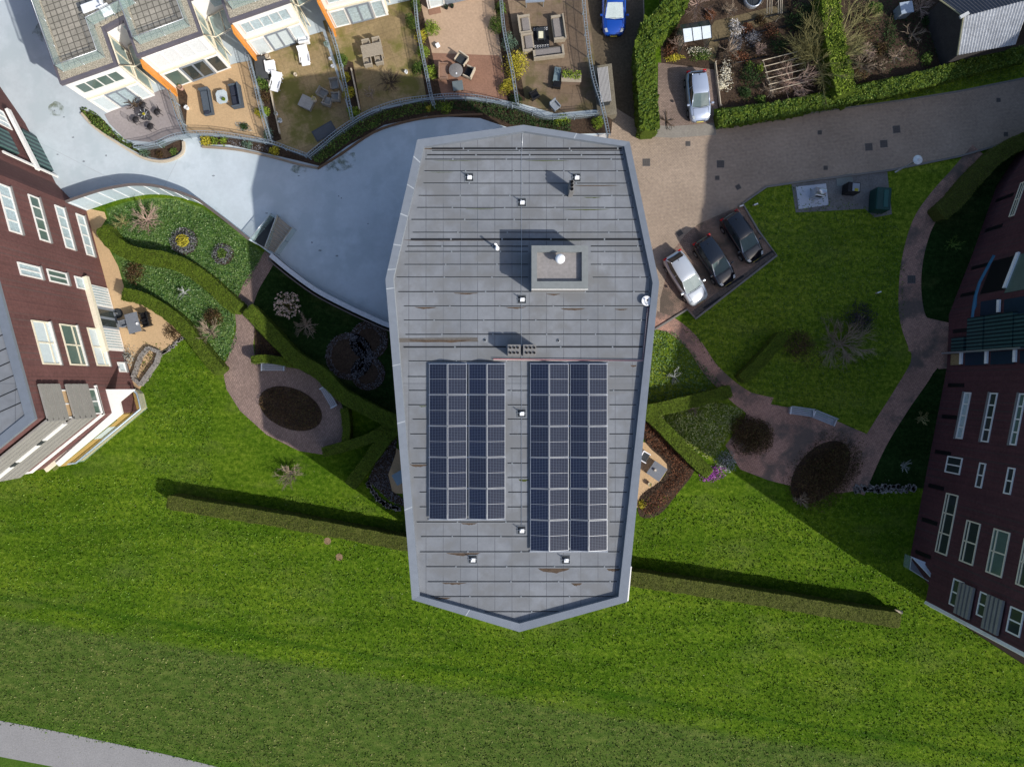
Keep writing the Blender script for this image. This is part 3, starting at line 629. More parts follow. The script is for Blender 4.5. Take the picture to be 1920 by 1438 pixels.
for x, y, l in ((909.6, 638, 'tiny black roof drain left of the double chimney block'), (1047, 639, 'tiny black roof drain right of the double chimney block')):
    t = thing('roof_drain', l, 'drain', P(x, y, ZR), group='roof drains')
    MB().lathe((0, 0, 0), [(.11, 0), (.11, .03), (.07, .04), (.0, .04)], 12).build('rim', LAPL, t); MB().lathe((0, 0, .04), [(.06, 0), (.05, .02), (0, .02)], 10).build('grate', BLACK, t)
# lift housing
LZ = 13.9
lh = thing('lift_housing', 'raised square lift housing with sunken top on the grey roof', 'roof housing', P(1049, 501, ZR))
q0, q1 = P(996.6, 460.5, LZ), P(1102.8, 541.5, LZ); i0, i1 = P(1007, 472.5, LZ), P(1091, 527.5, LZ)
mb = MB(); mb.box(((q0.x + q1.x) / 2, (q0.y + q1.y) / 2, (ZR + LZ - .3) / 2), (q1.x - q0.x - .06, q0.y - q1.y - .06, LZ - .3 - ZR)); mb.build('wall', CEM, lh, world=True)
HM = M('housing_coping', (.20, .215, .215), .6, .08, .8, 5, .08)
mb = MB()
for (x0, x1, y0, y1) in ((q0.x, q1.x, i0.y, q0.y), (q0.x, q1.x, q1.y, i1.y), (q0.x, i0.x, i1.y, i0.y), (i1.x, q1.x, i1.y, i0.y)):
    mb.prism([(x0, y0), (x1, y0), (x1, y1), (x0, y1)], LZ - .296, LZ)
mb.build('coping', HM, lh, world=True)
mb = MB().prism([(i0.x, i1.y), (i1.x, i1.y), (i1.x, i0.y), (i0.x, i0.y)], LZ - .3, LZ - .28); mb.build('recess_floor', M('recess_floor', (.25, .235, .23), .7, .15, .8, 6, .12), lh, world=True)
mb = MB().box(((q0.x + q1.x) / 2, q1.y - .03, LZ - .1), (q1.x - q0.x, .04, .06)); mb.build('drip_edge', WFRAME, lh, world=True)
t = thing('roof_fan', 'round white domed roof fan standing inside the lift housing recess', 'roof fan', P(1050.5, 485, LZ + .35) - Vector((0, 0, .63)))
MB().lathe((0, 0, 0), [(.16, 0), (.16, .5)], 16).build('pipe', METAL, t)
MB().lathe((0, 0, .45), [(.27, 0), (.28, .12), (.25, .2), (.16, .26), (0, .28)], 24).build('cowl', DISH, t)
t = thing('chimney', 'small cement chimney with three flues in a row near the top of the grey roof', 'chimney', P(1068, 361, ZR))
a = P(1068, 356, 13.3) - P(1068, 361, ZR)
MB().box((.03, .05, .6), (.26, .66, 1.2)).build('stack', CEM, t, bevel=.01)
for k in (-.2, .02, .22): MB().lathe((.03, .05 + k, 1.2), [(.09, 0), (.09, .12), (.06, .12), (.06, .02), (0, .02)], 10).build('flue', BLACK, t)
for x, l in ((964, 'left block of the double grey chimney above the solar arrays'), (993, 'right block of the double grey chimney above the solar arrays')):
    t = thing('chimney', l, 'chimney', P(x, 656, 13.3) * 1.0 - Vector((0, 0, 1.25)), group='double chimney blocks')
    MB().box((0, 0, .6), (.75, .62, 1.2)).build('stack', CEM, t, bevel=.01)
    for k in range(6): MB().lathe((-.22 + .22 * (k % 3) + (.05 if x > 980 else 0), -.17 + .3 * (k // 3), 1.2), [(.07, 0), (.07, .06), (.05, .06), (.05, .01), (0, .01)], 8).build('flue', BLACK, t)
t = thing('vent_pipe', 'small white gooseneck vent pipe left of the lift housing', 'vent pipe', P(932, 466, ZR))
MB().tube([(0, 0, 0), (0, 0, .7), (-.04, .08, .85), (-.1, .1, .8)], .06, 8).build('pipe', DISH, t)
MB().lathe((0, 0, .0), [(.14, 0), (.12, .25), (.05, .3)], 10).build('collar', DISH, t)
t = thing('satellite_dish', 'round white satellite dish beside the right parapet of the grey roof', 'satellite dish', P(1211, 565, ZR))
MB().lathe((0, 0, .12), [(.0, .0), (.15, .02), (.26, .06), (.30, .10), (.29, .11), (.15, .04), (0, .02)], 24).build('reflector', DISH, t)
MB().tube([(0, 0, 0), (0, 0, .13)], .04, 8).build('mast', METAL, t); MB().lathe((.03, .02, .28), [(.05, 0), (.06, .1), (0, .12)], 10).build('receiver', DGREY, t)
MB().tube([(-.0, -.25, .2), (.03, .02, .3)], .02, 5).build('arm', METAL, t)
t = thing('cable_tray', 'narrow reddish cable tray running down the right roof edge then left above the solar arrays', 'cable tray', P(1207, 640, ZR))
cm = MB()
for off in (-1.6, 1.6):
    cm.tube([P(1216 + off, 578, ZR + .1), P(1207 + off, 672, ZR + .1)], .02, 4); cm.tube([P(1207, 676 + off * .8, ZR + .1), P(925, 674 + off * .8, ZR + .1)], .02, 4)
cm.build('rail', M('galv_rail', (.55, .5, .5), .5), t, world=True)
cm = MB()
for k in range(24): cm.box(tuple(P(1216 - 9 * k / 23, 578 + 94 * k / 23, ZR + .09)), (.18, .05, .05))
cm.build('rung', M('red_rung', (.32, .12, .12), .6), t, world=True)
cm = MB().tube([P(1210, 676, ZR + .13), P(1080, 675, ZR + .13), P(925, 673, ZR + .13)], .022, 4); cm.build('cable', M('red_cable', (.32, .11, .13), .6), t, world=True)
# solar arrays
def solar(cols, y0, nrow, pitch, label):
    cx = (cols[0][0] + cols[-1][1]) / 2
    t = thing('solar_array', label, 'solar panels', P(cx, y0 + nrow * pitch / 2, ZR))
    fr = MB()
    for ci, (x0, x1) in enumerate(cols):
        for r in range(nrow):
            ya, yb = y0 + r * pitch + .6, y0 + (r + 1) * pitch - .6
            zi = (.16, .40) if ci % 2 == 0 else (.40, .16)
            if ci == 0 and r == 0: pass
            zl, zh = ZR + zi[0], ZR + zi[1]
            A, B = P(x0, ya, zl), P(x1, ya, zh); D, E = P(x0, yb, zl), P(x1, yb, zh)
            c = (A + B + D + E) / 4; u = (B - A); w_ = u.length; u.normalize(); h_ = (A - D).length
            ang = math.atan2(u.z, u.x)
            po = bpy.data.objects.new('solar_panel', None)
            mb = MB(); f = .022
            mb.add([(-w_ / 2 + f, -h_ / 2 + f, .018), (w_ / 2 - f, -h_ / 2 + f, .018), (w_ / 2 - f, h_ / 2 - f, .018), (-w_ / 2 + f, h_ / 2 - f, .018)], [(0, 1, 2, 3)])
            mi = 1 if ci % 2 else random.choice((0, 0, 2))
            if random.random() < .12: mi = 0
            o = mb.build('solar_panel', PV[mi], t); o.location = c - ORG[t.name]; o.rotation_euler = (0, -ang, 0)
            fm = MB()
            for (a0, a1, b0, b1) in ((-w_ / 2, w_ / 2, h_ / 2 - f, h_ / 2), (-w_ / 2, w_ / 2, -h_ / 2, -h_ / 2 + f), (-w_ / 2, -w_ / 2 + f, -h_ / 2 + f, h_ / 2 - f), (w_ / 2 - f, w_ / 2, -h_ / 2 + f, h_ / 2 - f)):
                fm.prism([(a0, b0), (a1, b0), (a1, b1), (a0, b1)], -.02, .022)
            fm.prism([(-w_ / 2 + f, -.009), (w_ / 2 - f, -.009), (w_ / 2 - f, .009), (-w_ / 2 + f, .009)], .0, .0215)
            fm.build('panel_frame', FRAMEP, o)
    rl = MB()
    for r in range(nrow + 1):
        A, B = P(cols[0][0] - 1, y0 + r * pitch, ZR), P(cols[-1][1] + 1, y0 + r * pitch, ZR)
        rl.box(((A.x + B.x) / 2, A.y, ZR + .05), (B.x - A.x, .06, .06))
    rl.build('mounting_rail', METAL, t, world=True)
solar([(804.7, 838.6), (839.6, 875), (879, 912.4), (913.4, 947)], 681.7, 5, 58.4, 'left solar array of twenty dark blue panels in four columns on the grey roof')
solar([(994.3, 1029), (1030, 1066), (1069.3, 1103), (1104, 1138.5)], 681.7, 6, 58.6, 'right solar array of twenty-four dark blue panels reaching further down the grey roof')

# ------------------------------------------------------------------ facades traced in perspective
def onplane(px, py, A, B):
    g_ = P(px, py, 0); t = Vector((B.x - A.x, B.y - A.y)).normalized(); n = Vector((t.y, -t.x))
    s = (n.x * A.x + n.y * A.y) / (n.x * g_.x + n.y * g_.y); z = H * (1 - s)
    return (Vector((g_.x * s - A.x, g_.y * s - A.y))).dot(t), z
def window(parent, O, t, n, u0, u1, z0, z1, nu=1, nz=1, fm=None, pm=None, sill=True, name='window', fw=.07, us=None):
    fm = fm or WFRAME; pm = pm or WGLASS; mb = MB()
    mb.obox(O, t, n, u0, u0 + fw, .002, .07, z0, z1).obox(O, t, n, u1 - fw, u1, .002, .07, z0, z1)
    mb.obox(O, t, n, u0 + fw, u1 - fw, .002, .07, z0, z0 + fw).obox(O, t, n, u0 + fw, u1 - fw, .002, .07, z1 - fw, z1)
    for k in (us or [i / nu for i in range(1, nu)]): uu = u0 + (u1 - u0) * k; mb.obox(O, t, n, uu - fw / 2, uu + fw / 2, .002, .06, z0 + fw, z1 - fw)
    for k in range(1, nz): zz = z0 + (z1 - z0) * k / nz; mb.obox(O, t, n, u0 + fw, u1 - fw, .002, .05, zz - fw / 2.5, zz + fw / 2.5)
    f = mb.build(name, fm, parent, world=True)
    MB().obox(O, t, n, u0 + fw * .5, u1 - fw * .5, .002, .02, z0 + fw * .5, z1 - fw * .5).build('pane', pm, f, world=True)
    if sill:
        s = MB().obox(O, t, n, u0 - .05, u1 + .05, .002, .16, z0 - .1, z0 - .003); s.build('sill', CEM, f, world=True)
    return f
lb = thing('brick_apartment_building', 'brown-red brick apartment building with cream windows at the left edge', 'building', P(60, 560, 0))
LP_ = [P(*p) for p in ((-60, 60), (64, 240), (121, 352), (162, 394), (264, 770), (143, 868), (-200, 922), (-600, 960), (-600, 40))]
LH = 12.0
MB().prism([tuple(p[:2]) for p in LP_], -.2, LH - .06).build('wall', BRICKL, lb, world=True)
ins = [P(-30, 545, LH), P(62, 782, LH)]
lr = MB().prism([tuple(p[:2]) for p in LP_], LH - .055, LH - .02).build('roof', ROOFM, lb, world=True)
# parapet band round the roof and its seams
pp = [tuple(p[:2]) for p in LP_]; cc = Vector((-42, 0)); mb = MB()
def inset(pts, d):
    out = []; n = len(pts)
    for i in range(n):
        a, b, c = Vector(pts[i - 1]), Vector(pts[i]), Vector(pts[(i + 1) % n]); e1 = (b - a).normalized(); e2 = (c - b).normalized()
        n1 = Vector((-e1.y, e1.x)); n2 = Vector((-e2.y, e2.x)); m_ = (n1 + n2); m_ = m_ / max(.2, m_.length_squared) * 2
        out.append(tuple(b + m_ * d))
    return out
sa = sum(pp[i][0] * pp[(i + 1) % 9][1] - pp[(i + 1) % 9][0] * pp[i][1] for i in range(9)); MB().obox(B, (LP_[5] - B).normalized(), Vector((0, 0, 0)), 0, .01, 0, 0, 0, .01) if False else None
pi_ = inset(pp, .5 if sa > 0 else -.5); po_ = inset(pp, -.08 if sa > 0 else .08)
for i in range(9):
    j = (i + 1) % 9
    v = [(*po_[i], LH - .12), (*po_[j], LH - .12), (*pi_[j], LH - .12), (*pi_[i], LH - .12), (*po_[i], LH + .1), (*po_[j], LH + .1), (*pi_[j], LH + .06), (*pi_[i], LH + .06)]
    f = [(4, 7, 6, 5), (0, 1, 5, 4), (2, 3, 7, 6)]
    if sa > 0: f = [tuple(reversed(x)) if k == 0 else x for k, x in enumerate(f)]
    mb.add(v, f)
mb.build('parapet', PARA, lr, world=True)
mb = MB()
for k in range(9):
    ye = 547 + 25.8 * k; xe = (ye - 560) * .234 - 3; A, B = P(xe - 90, ye + 40, LH), P(xe, ye, LH); mb.tube([(A.x, A.y, LH - .01), (B.x, B.y, LH - .01)], .03, 4)
mb.build('roof_seam', LAP, lr, world=True)
A, B = LP_[3], LP_[4]; T = (B - A).normalized(); Nn = Vector((T.y, -T.x, 0))
if Nn.x < 0: Nn = -Nn
LWIN = [((-8, 342), (41, 441), 4, 1, CURTN, WFRAME), ((51, 364), (94, 456), 4, 1, WGLASSG, WFRAME), ((101, 384), (140, 470), 4, 1, CURTN, WFRAME), ((141, 400), (177, 482.5), 4, 1, CURTN, WFRAME),
        ((31, 491), (79.5, 525), 2, 1, CURTN, WFRAME), ((86, 504), (129, 536), 2, 1, WGLASSG, WFRAME), ((138, 517.5), (160.5, 544), 1, 1, CURTN, WFRAME),
        ((57, 600), (113, 684.5), 2, 1, WGLASSB, CREAM), ((110, 607), (162, 686), 2, 1, WGLASSG, CREAM), ((162, 614), (205, 687), 2, 1, WGLASSB, CREAM), ((219, 679), (237, 698), 1, 1, WGLASSB, WFRAME),
        ((109, 731), (146, 783), 2, 1, OCHRE, WFRAME), ((159, 729), (190, 776), 2, 1, WGLASSG, WFRAME)]
for c1, c2, nu, nz, pm_, fm_ in LWIN:
    u0, z1 = onplane(*c1, A, B); u1, z0 = onplane(*c2, A, B)
    f = window(lb, A, T, Nn, u0, u1, z0, z1, nu, nz, fm_, pm_, fw=.09)
    if fm_ is CREAM:
        zz = z0 + (z1 - z0) * .3; MB().obox(A, T, Nn, u0 + .1, u1 - .1, .003, .06, zz - .06, zz + .06).build('transom', CREAM, f, world=True)
        MB().obox(A, T, Nn, u0, u1, .07, .13, z0 - .02, z0 + .12).build('lower_rail', WFRAME, f, world=True)
for c1, c2, nm, m_, d in (((170, 524), (213, 662), 'beam', CREAM, .35),):
    u0, z1 = onplane(*c1, A, B); u1, _ = onplane(*c2, A, B); MB().obox(A, T, Nn, u0, u1, .002, d, 2.75, 3.1).build(nm, m_, lb, world=True)
u0, _ = onplane(182, 537, A, B); u1, _ = onplane(240, 660, A, B)
f = MB().obox(A, T, Nn, u0, u1, .002, .08, .1, 2.7); f = f.build('window', WFRAME, lb, world=True)
L3 = (u1 - u0) / 3
for k, mm in ((0, 'slat'), (2, 'slat')):
    mb = MB(); nn = 7
    for q in range(nn): mb.obox(A, T, Nn, u0 + L3 * k + .1 + (L3 - .2) * q / nn, u0 + L3 * k + .1 + (L3 - .2) * (q + .5) / nn, .08, .1, .3, 2.5)
    mb.build('blind', CURTN, f, world=True)
MB().obox(A, T, Nn, u0 + L3 + .02, u0 + 2 * L3 - .02, .08, .12, .1, 2.6).build('door', GREY, lb, world=True)
for q in (0, 1): MB().obox(A, T, Nn, u0 + L3 * (1.12 + .45 * q), u0 + L3 * (1.45 + .45 * q), .121, .13, .4, 2.3).build('pane', WGLASS, f, world=True)
# silvered timber louvres wrapping the south corner, on both faces
B2 = LP_[5]; T2 = (B2 - LP_[4]).normalized(); N2 = Vector((T2.y, -T2.x, 0))
if N2.y > 0: N2 = -N2
ul = (B - A).length; ln2 = (B2 - LP_[4]).length; B3 = LP_[6]; T3 = (B3 - B2).normalized(); N3 = Vector((T3.y, -T3.x, 0))
if N3.y > 0: N3 = -N3
def sbox(mb, u0, d0, d1, z0, z1, far=14):
    mb.obox(B, T2, N2, u0, ln2 + d1 * .25, d0, d1, z0, z1)
    if far: mb.obox(B2, T3, N3, -d0 * .2, far, d0, d1 - .004, z0, z1 - .004)
    return mb
for zt, zb, u0 in ((11.25, 9.15, onplane(75, 722, A, B)[0]), (8.65, 6.2, onplane(129, 722, A, B)[0])):
    for k in range(4):
        za = zt - (zt - zb) * k / 4; zc = za - (zt - zb) / 4 * .78; mb = MB()
        mb.obox(A, T, Nn, u0, ul + .3, .18, .30, zc, za); sbox(mb, -.18, .18, .30, zc, za)
        mb.build('louvre_board', LOUV, lb, world=True)
    if zb < 8: continue
    mb = MB()
    for q in range(3): mb.obox(B, T2, N2, 2.2 * q + .4, min(ln2, 2.2 * q + 2.1), .002, .33, zb - .44, zb - .03)
    mb.build('window_band', WFRAME, lb, world=True)
    mb = MB()
    for q in range(2): mb.obox(B, T2, N2, 2.2 * q + 2.12, 2.2 * q + 2.58, .002, .3, zb - .44, zb - .03)
    mb.build('window_pier', DGREY, lb, world=True)
mb = sbox(MB(), -.1, .002, .14, 5.0, 5.2); mb.obox(A, T, Nn, ul - 2.0, ul + .1, .002, .12, 5.0, 5.2); mb.build('cornice', WHITE, lb, world=True)
MB().obox(B, T2, N2, .1, ln2, .003, .28, 3.55, 3.75).build('cornice', CREAM, lb, world=True)
MB().obox(B, T2, N2, .4, ln2 - .2, .003, .40, 3.1, 3.3).build('window_head', M('olive_glass', (.16, .17, .06), .4), lb, world=True)
MB().prism([tuple(P(a, b, 3.9)[:2]) for a, b in ((194, 730), (252, 730), (224, 753), (229, 775), (110, 874), (104, 868), (208, 776))], 3.7, 3.9).build('canopy_slab', WHITE, lb, world=True)
MB().obox(B, T2, N2, .15, ln2 - .1, .002, .12, .9, 2.7).build('terrace_front', M('ochre_terrace', (.40, .27, .09), .8), lb, world=True)
MB().obox(B, T2, N2, 1.6, 3.0, .121, .16, 1.2, 2.4).build('terrace_glazing', M('pale_terrace_glass', (.5, .56, .55), .2), lb, world=True)
balc = [(236, 742), (256, 731), (263, 738), (269, 765), (150, 864), (86, 873), (120, 840)]
MB().prism([tuple(P(a, b, .5)[:2]) for a, b in balc], -.1, .5).build('balcony_floor', M('ochre_floor', (.42, .28, .09), .8), lb, world=True)
mb = MB(); bl = [(256, 731), (263, 738), (270, 766), (150, 866), (86, 875)]
for (x0, y0), (x1, y1) in zip(bl, bl[1:]):
    a_, b_ = P(x0, y0, 1.0), P(x1, y1, 1.0); mb.add([(a_.x, a_.y, .5), (b_.x, b_.y, .5), (b_.x, b_.y, 1.5), (a_.x, a_.y, 1.5)], [(0, 1, 2, 3)])
mb.build('balcony_glass', RAIL, lb, world=True)
mb = MB(); mb.tube([P(x, y, 1.0) + Vector((0, 0, .5)) for x, y in bl], .09, 4); mb.build('balcony_rail', FENCE, lb, world=True)
# upper-left glazed bay with slatted awning
def fpanel_l(c1, c2, d0, d1, name, mat):
    A_, B_ = LP_[1], LP_[2]; t_ = (B_ - A_).normalized(); n_ = Vector((t_.y, -t_.x, 0)); n_ = n_ if n_.x > 0 else -n_
    (ua, za), (ub, zb) = onplane(*c1, A_, B_), onplane(*c2, A_, B_)
    return MB().obox(A_, t_, n_, min(ua, ub), max(ua, ub), d0, d1, min(za, zb), max(za, zb)).build(name, mat, lb, world=True)
fpanel_l((-30, 232), (30, 262 + 30), .002, .3, 'awning', TEAL); fpanel_l((34, 245), (99, 326), .002, .3, 'awning', TEAL)
def fbeam(parent, A_, B_, p1, p2, w_, d0, d1, name, mat, away, along_u):
    t_ = (B_ - A_).normalized(); n_ = Vector((t_.y, -t_.x, 0)); n_ = n_ if (n_.x > 0) == away else -n_
    (ua, za), (ub, zb) = onplane(*p1, A_, B_), onplane(*p2, A_, B_)
    if along_u: zm = (za + zb) / 2; za, zb = zm - w_, zm + w_
    else: um = (ua + ub) / 2; ua, ub = um - w_, um + w_
    return MB().obox(A_, t_, n_, min(ua, ub), max(ua, ub), d0, d1, min(za, zb), max(za, zb)).build(name, mat, parent, world=True)
fbeam(lb, LP_[1], LP_[2], (8, 212), (60, 322), .2, .3, .5, 'beam', WHITE, True, True); fbeam(lb, LP_[1], LP_[2], (2, 300), (100, 328), .08, .3, .4, 'awning_edge', WFRAME, True, False)
A1, B1 = LP_[0], LP_[1]; A0, B0 = LP_[1], LP_[2]; T0 = (B0 - A0).normalized(); N0 = Vector((T0.y, -T0.x, 0)); N0 = N0 if N0.x > 0 else -N0
T1 = (B1 - A1).normalized(); N1 = Vector((T1.y, -T1.x, 0)); N1 = N1 if N1.x > 0 else -N1
window(lb, A0, T0, N0, 2.0, 3.6, 4.2, 4.9, 3, 1, DGREY, WGLASS, False)
window(lb, A0, T0, N0, .1, 1.6, 3.4, 5.3, 3, 1, WFRAME, WGLASSB, False); window(lb, A1, T1, N1, 6.0, 7.2, 3.2, 4.4, 2, 1, WFRAME, WGLASSB, True)
window(lb, A1, T1, N1, 3.4, 4.6, 3.2, 4.0, 2, 1, WFRAME, CURTN, True)
for (x, y) in ((93, 356), (5, 249 - 40), (232, 724)):
    pass
# right brick building
rb = thing('brick_apartment_building', 'dark red-brown brick apartment building with tall cream windows in shade at the right edge', 'building', P(1850, 700, 0))
RP = [P(*p) for p in ((2120, -40), (1868, 350), (1822, 480), (1779, 590), (1775, 690), (1706, 1046), (1752, 1112), (2150, 1360), (2150, -40))]
RP2 = [P(*p) for p in ((2120, -40), (1868, 350), (1822, 480), (1779, 590), (1775, 690), (1694, 1104), (2120, 1380), (2150, 1380), (2150, -40))]
MB().prism([tuple(p[:2]) for p in RP], -.2, 2.9).build('wall', BRICKR, rb, world=True)
tall = [tuple(P(*p)[:2]) for p in ((1799, 539), (1779, 590), (1775, 690), (1694, 1104), (2120, 1380), (2400, 1380), (2400, 440))]  # unseen upper block, height and outline shaped for its cast shadow
low = [tuple(P(*p)[:2]) for p in ((2150, -80), (1868, 350), (1822, 480), (1799.5, 538), (2400, 439.5), (2400, -80))]  # kept low out of view to trim the cast shadow
MB().prism(tall, 2.9, 17.4, bottom=True).build('wall', BRICKR, rb, world=True); MB().prism(low, 2.9, 7, bottom=True).build('wall', BRICKR, rb, world=True)
MB().prism(tall, 17.4, 17.6).build('roof', PARA, rb, world=True); MB().prism(low, 7.0, 7.2).build('roof', PARA, rb, world=True)
A, B = RP2[4], RP2[5]; T = (B - A).normalized(); Nn = Vector((T.y, -T.x, 0)); Nn = Nn if Nn.x < 0 else -Nn
RWIN = [((1822, 736), (1793, 822), 4, 1, CURTN), ((1872, 737), (1840, 828), 4, 1, WGLASS), ((1925, 738), (1894, 834), 4, 1, WGLASSG), ((1806, 859), (1772, 885), 2, 1, WGLASS), ((1850, 869), (1829, 913), 2, 1, WGLASS), ((1905, 878), (1882, 925), 2, 1, WGLASS),
        ((1798, 929), (1754, 1034), 3, 1, WGLASS), ((1840, 982), (1799, 1051), 2, 1, WGLASS), ((1895.5, 999), (1849, 1072), 2, 1, WGLASSG), ((1945, 1015), (1905, 1095), 2, 1, WGLASS), ((1809, 1092), (1780, 1132), 2, 1, WGLASS), ((1860, 1117), (1831, 1152), 2, 1, WGLASS), ((1922, 1147), (1887, 1183), 2, 1, WGLASS)]
for i, (c1, c2, nu, nz, pm_) in enumerate(RWIN):
    u0, z1 = onplane(*c1, A, B); u1, z0 = onplane(*c2, A, B)
    f = window(rb, A, T, Nn, u0, u1, z0, z1, nu, nz, CREAM if 5 < i < 10 else WFRAME, pm_, i < 3, fw=.09)
    if 5 < i < 10: zz = z0 + (z1 - z0) * .25; MB().obox(A, T, Nn, u0 + .1, u1 - .1, .003, .06, zz - .05, zz + .05).build('transom', CREAM, f, world=True)
for (xa, ya, xb, yb, xe, ye) in ((1807, 1092, 1837, 1101, 1822, 1163), (1860, 1115, 1893, 1126, 1877, 1193)):
    u0, za = onplane(xa, ya, A, B); _, zb = onplane(xb, yb, A, B); u1, _ = onplane(xe, ye, A, B)
    za, zb = min(za, zb), max(za, zb); u1 = min(u1, (B - A).length + .2)
    for k in range(4):
        z_ = za + (zb - za) * k / 4; MB().obox(A, T, Nn, u0, u1, .15, .32, z_, z_ + (zb - za) / 4 * .62).build('louvre_board', LOUV, rb, world=True)
cw = RP2[5]
mb = MB(); d = (RP2[6] - RP2[5]).normalized(); nn_ = Vector((d.y, -d.x, 0)); nn_ = nn_ if nn_.y < 0 else -nn_
mb.obox(cw, d, nn_, -.02, .42, .002, .22, 2.92, 17.5); mb.build('sunlit_corner_strip', WHITE, rb, world=True)  # white strip added to paint the sunlight on the corner edge
MB().prism([tuple(P(a, b, 2.0)[:2]) for a, b in ((1709, 1043), (1771, 1068), (1765, 1103))], 1.85, 2.0).build('canopy_slab', M('pale_canopy', (.6, .66, .74), .5), rb, world=True)
mb = MB(); bl = [(1709, 1043), (1706, 1067), (1741, 1089)]
for (x0, y0), (x1, y1) in zip(bl, bl[1:]):
    a_, b_ = P(x0, y0, 1), P(x1, y1, 1); mb.add([(a_.x, a_.y, .1), (b_.x, b_.y, .1), (b_.x, b_.y, 1.1), (a_.x, a_.y, 1.1)], [(0, 1, 2, 3)])
mb.build('balcony_glass', RAIL, rb, world=True)
MB().tube([P(x, y, 1.1) for x, y in bl], .03, 4).build('balcony_rail', METAL, rb, world=True)
MB().prism([tuple(P(a, b, .1)[:2]) for a, b in ((1709, 1043), (1706, 1067), (1741, 1089), (1745, 1060))], 0, .1).build('balcony_floor', GREY, rb, world=True)
for q0, q1, us in ((RP2[4], RP2[5], (1.2, 3.6, 6.3, 8.9, 11.5, 14.0)), (RP2[2], RP2[3], (1.0, 3.2)), (RP2[1], RP2[2], (1.2, 3.6)), (RP2[3], RP2[4], (1.2,))):
    t_ = (q1 - q0).normalized(); n_ = Vector((t_.y, -t_.x, 0)); n_ = n_ if n_.x < 0 else -n_
    for u in us: MB().obox(q0, t_, n_, u, u + .28, .002, .02, .6, 2.5).build('vent_slot', BLACK, rb, world=True)
q0, q1 = RP2[1], RP2[2]; t_ = (q1 - q0).normalized(); n_ = Vector((t_.y, -t_.x, 0)); n_ = n_ if n_.x < 0 else -n_
u0, z1 = onplane(1925, 340, q0, q1); u1, z0 = onplane(1892, 408, q0, q1)
window(rb, q0, t_, n_, u0, u1, z0, z1, 2, 2, CREAM, WGLASS, False)
# glazed bay: two slatted awnings, blue curved beam, white posts, dark windows
def fpanel(parent, A, B, c1, c2, d0, d1, name, mat, away):
    t_ = (B - A).normalized(); n_ = Vector((t_.y, -t_.x, 0)); n_ = n_ if (n_.x > 0) == away else -n_
    (ua, za), (ub, zb) = onplane(*c1, A, B), onplane(*c2, A, B)
    return MB().obox(A, t_, n_, min(ua, ub), max(ua, ub), d0, d1, min(za, zb), max(za, zb)).build(name, mat, parent, world=True)
qa, qb, qc = RP2[3], RP2[4], Vector(tall[0] + (0,))
NAVY = M('navy_glass', (.02, .035, .06), .1)
for x0, y0, x1, y1 in ((1824, 597, 1852, 656), (1857, 592, 1908, 654), (1913, 590, 1960, 650)): fpanel(rb, qa, qb, (x0, y0), (x1, y1), .002, .4, 'awning', TEALR, False)
fpanel(rb, qa, qb, (1790, 634), (1812, 660), .002, .25, 'awning', TEALR, False)
for x0, y0, x1, y1, m_ in ((1784, 664, 1801, 684, OCHREM), (1811, 662, 1848, 684, NAVY), (1859, 660, 1902, 682, NAVY), (1914, 658, 1950, 680, NAVY), (1840, 566, 1872, 588, NAVY), (1884, 562, 1950, 584, NAVY)):
    fpanel(rb, qa, qb, (x0, y0), (x1, y1), .002, .05, 'bay_window', m_, False)
for x0, y0, x1, y1 in ((1806, 660, 1804, 683), (1854, 659, 1851, 682), (1908, 656, 1904, 679), (1878, 562, 1873, 586)): fbeam(rb, qa, qb, (x0, y0), (x1, y1), .13, .05, .18, 'post', WPLAST, False, True)
fbeam(rb, qa, qb, (1766, 664), (1925, 652), .05, .05, .45, 'awning_edge', METAL, False, False)
fpanel(rb, qc, qa, (1862, 490), (1900, 540), .002, .03, 'terrace_void', BLACK, False); fpanel(rb, qc, qa, (1912, 478), (1960, 536), .002, .04, 'terrace_glass', WGLASSG, False); fbeam(rb, qc, qa, (1906, 476), (1891, 540), .15, .04, .16, 'post', WPLAST, False, True)
mb = MB(); mb.tube([P(x, y, onplane(x, y, qc if y < 560 else qa, qa if y < 560 else qb)[1] * .95) for x, y in ((1866, 480), (1852, 506), (1839, 530), (1831, 556), (1828, 575), (1825, 600))], .2, 6); mb.build('curved_beam', BLUEB, rb, world=True)

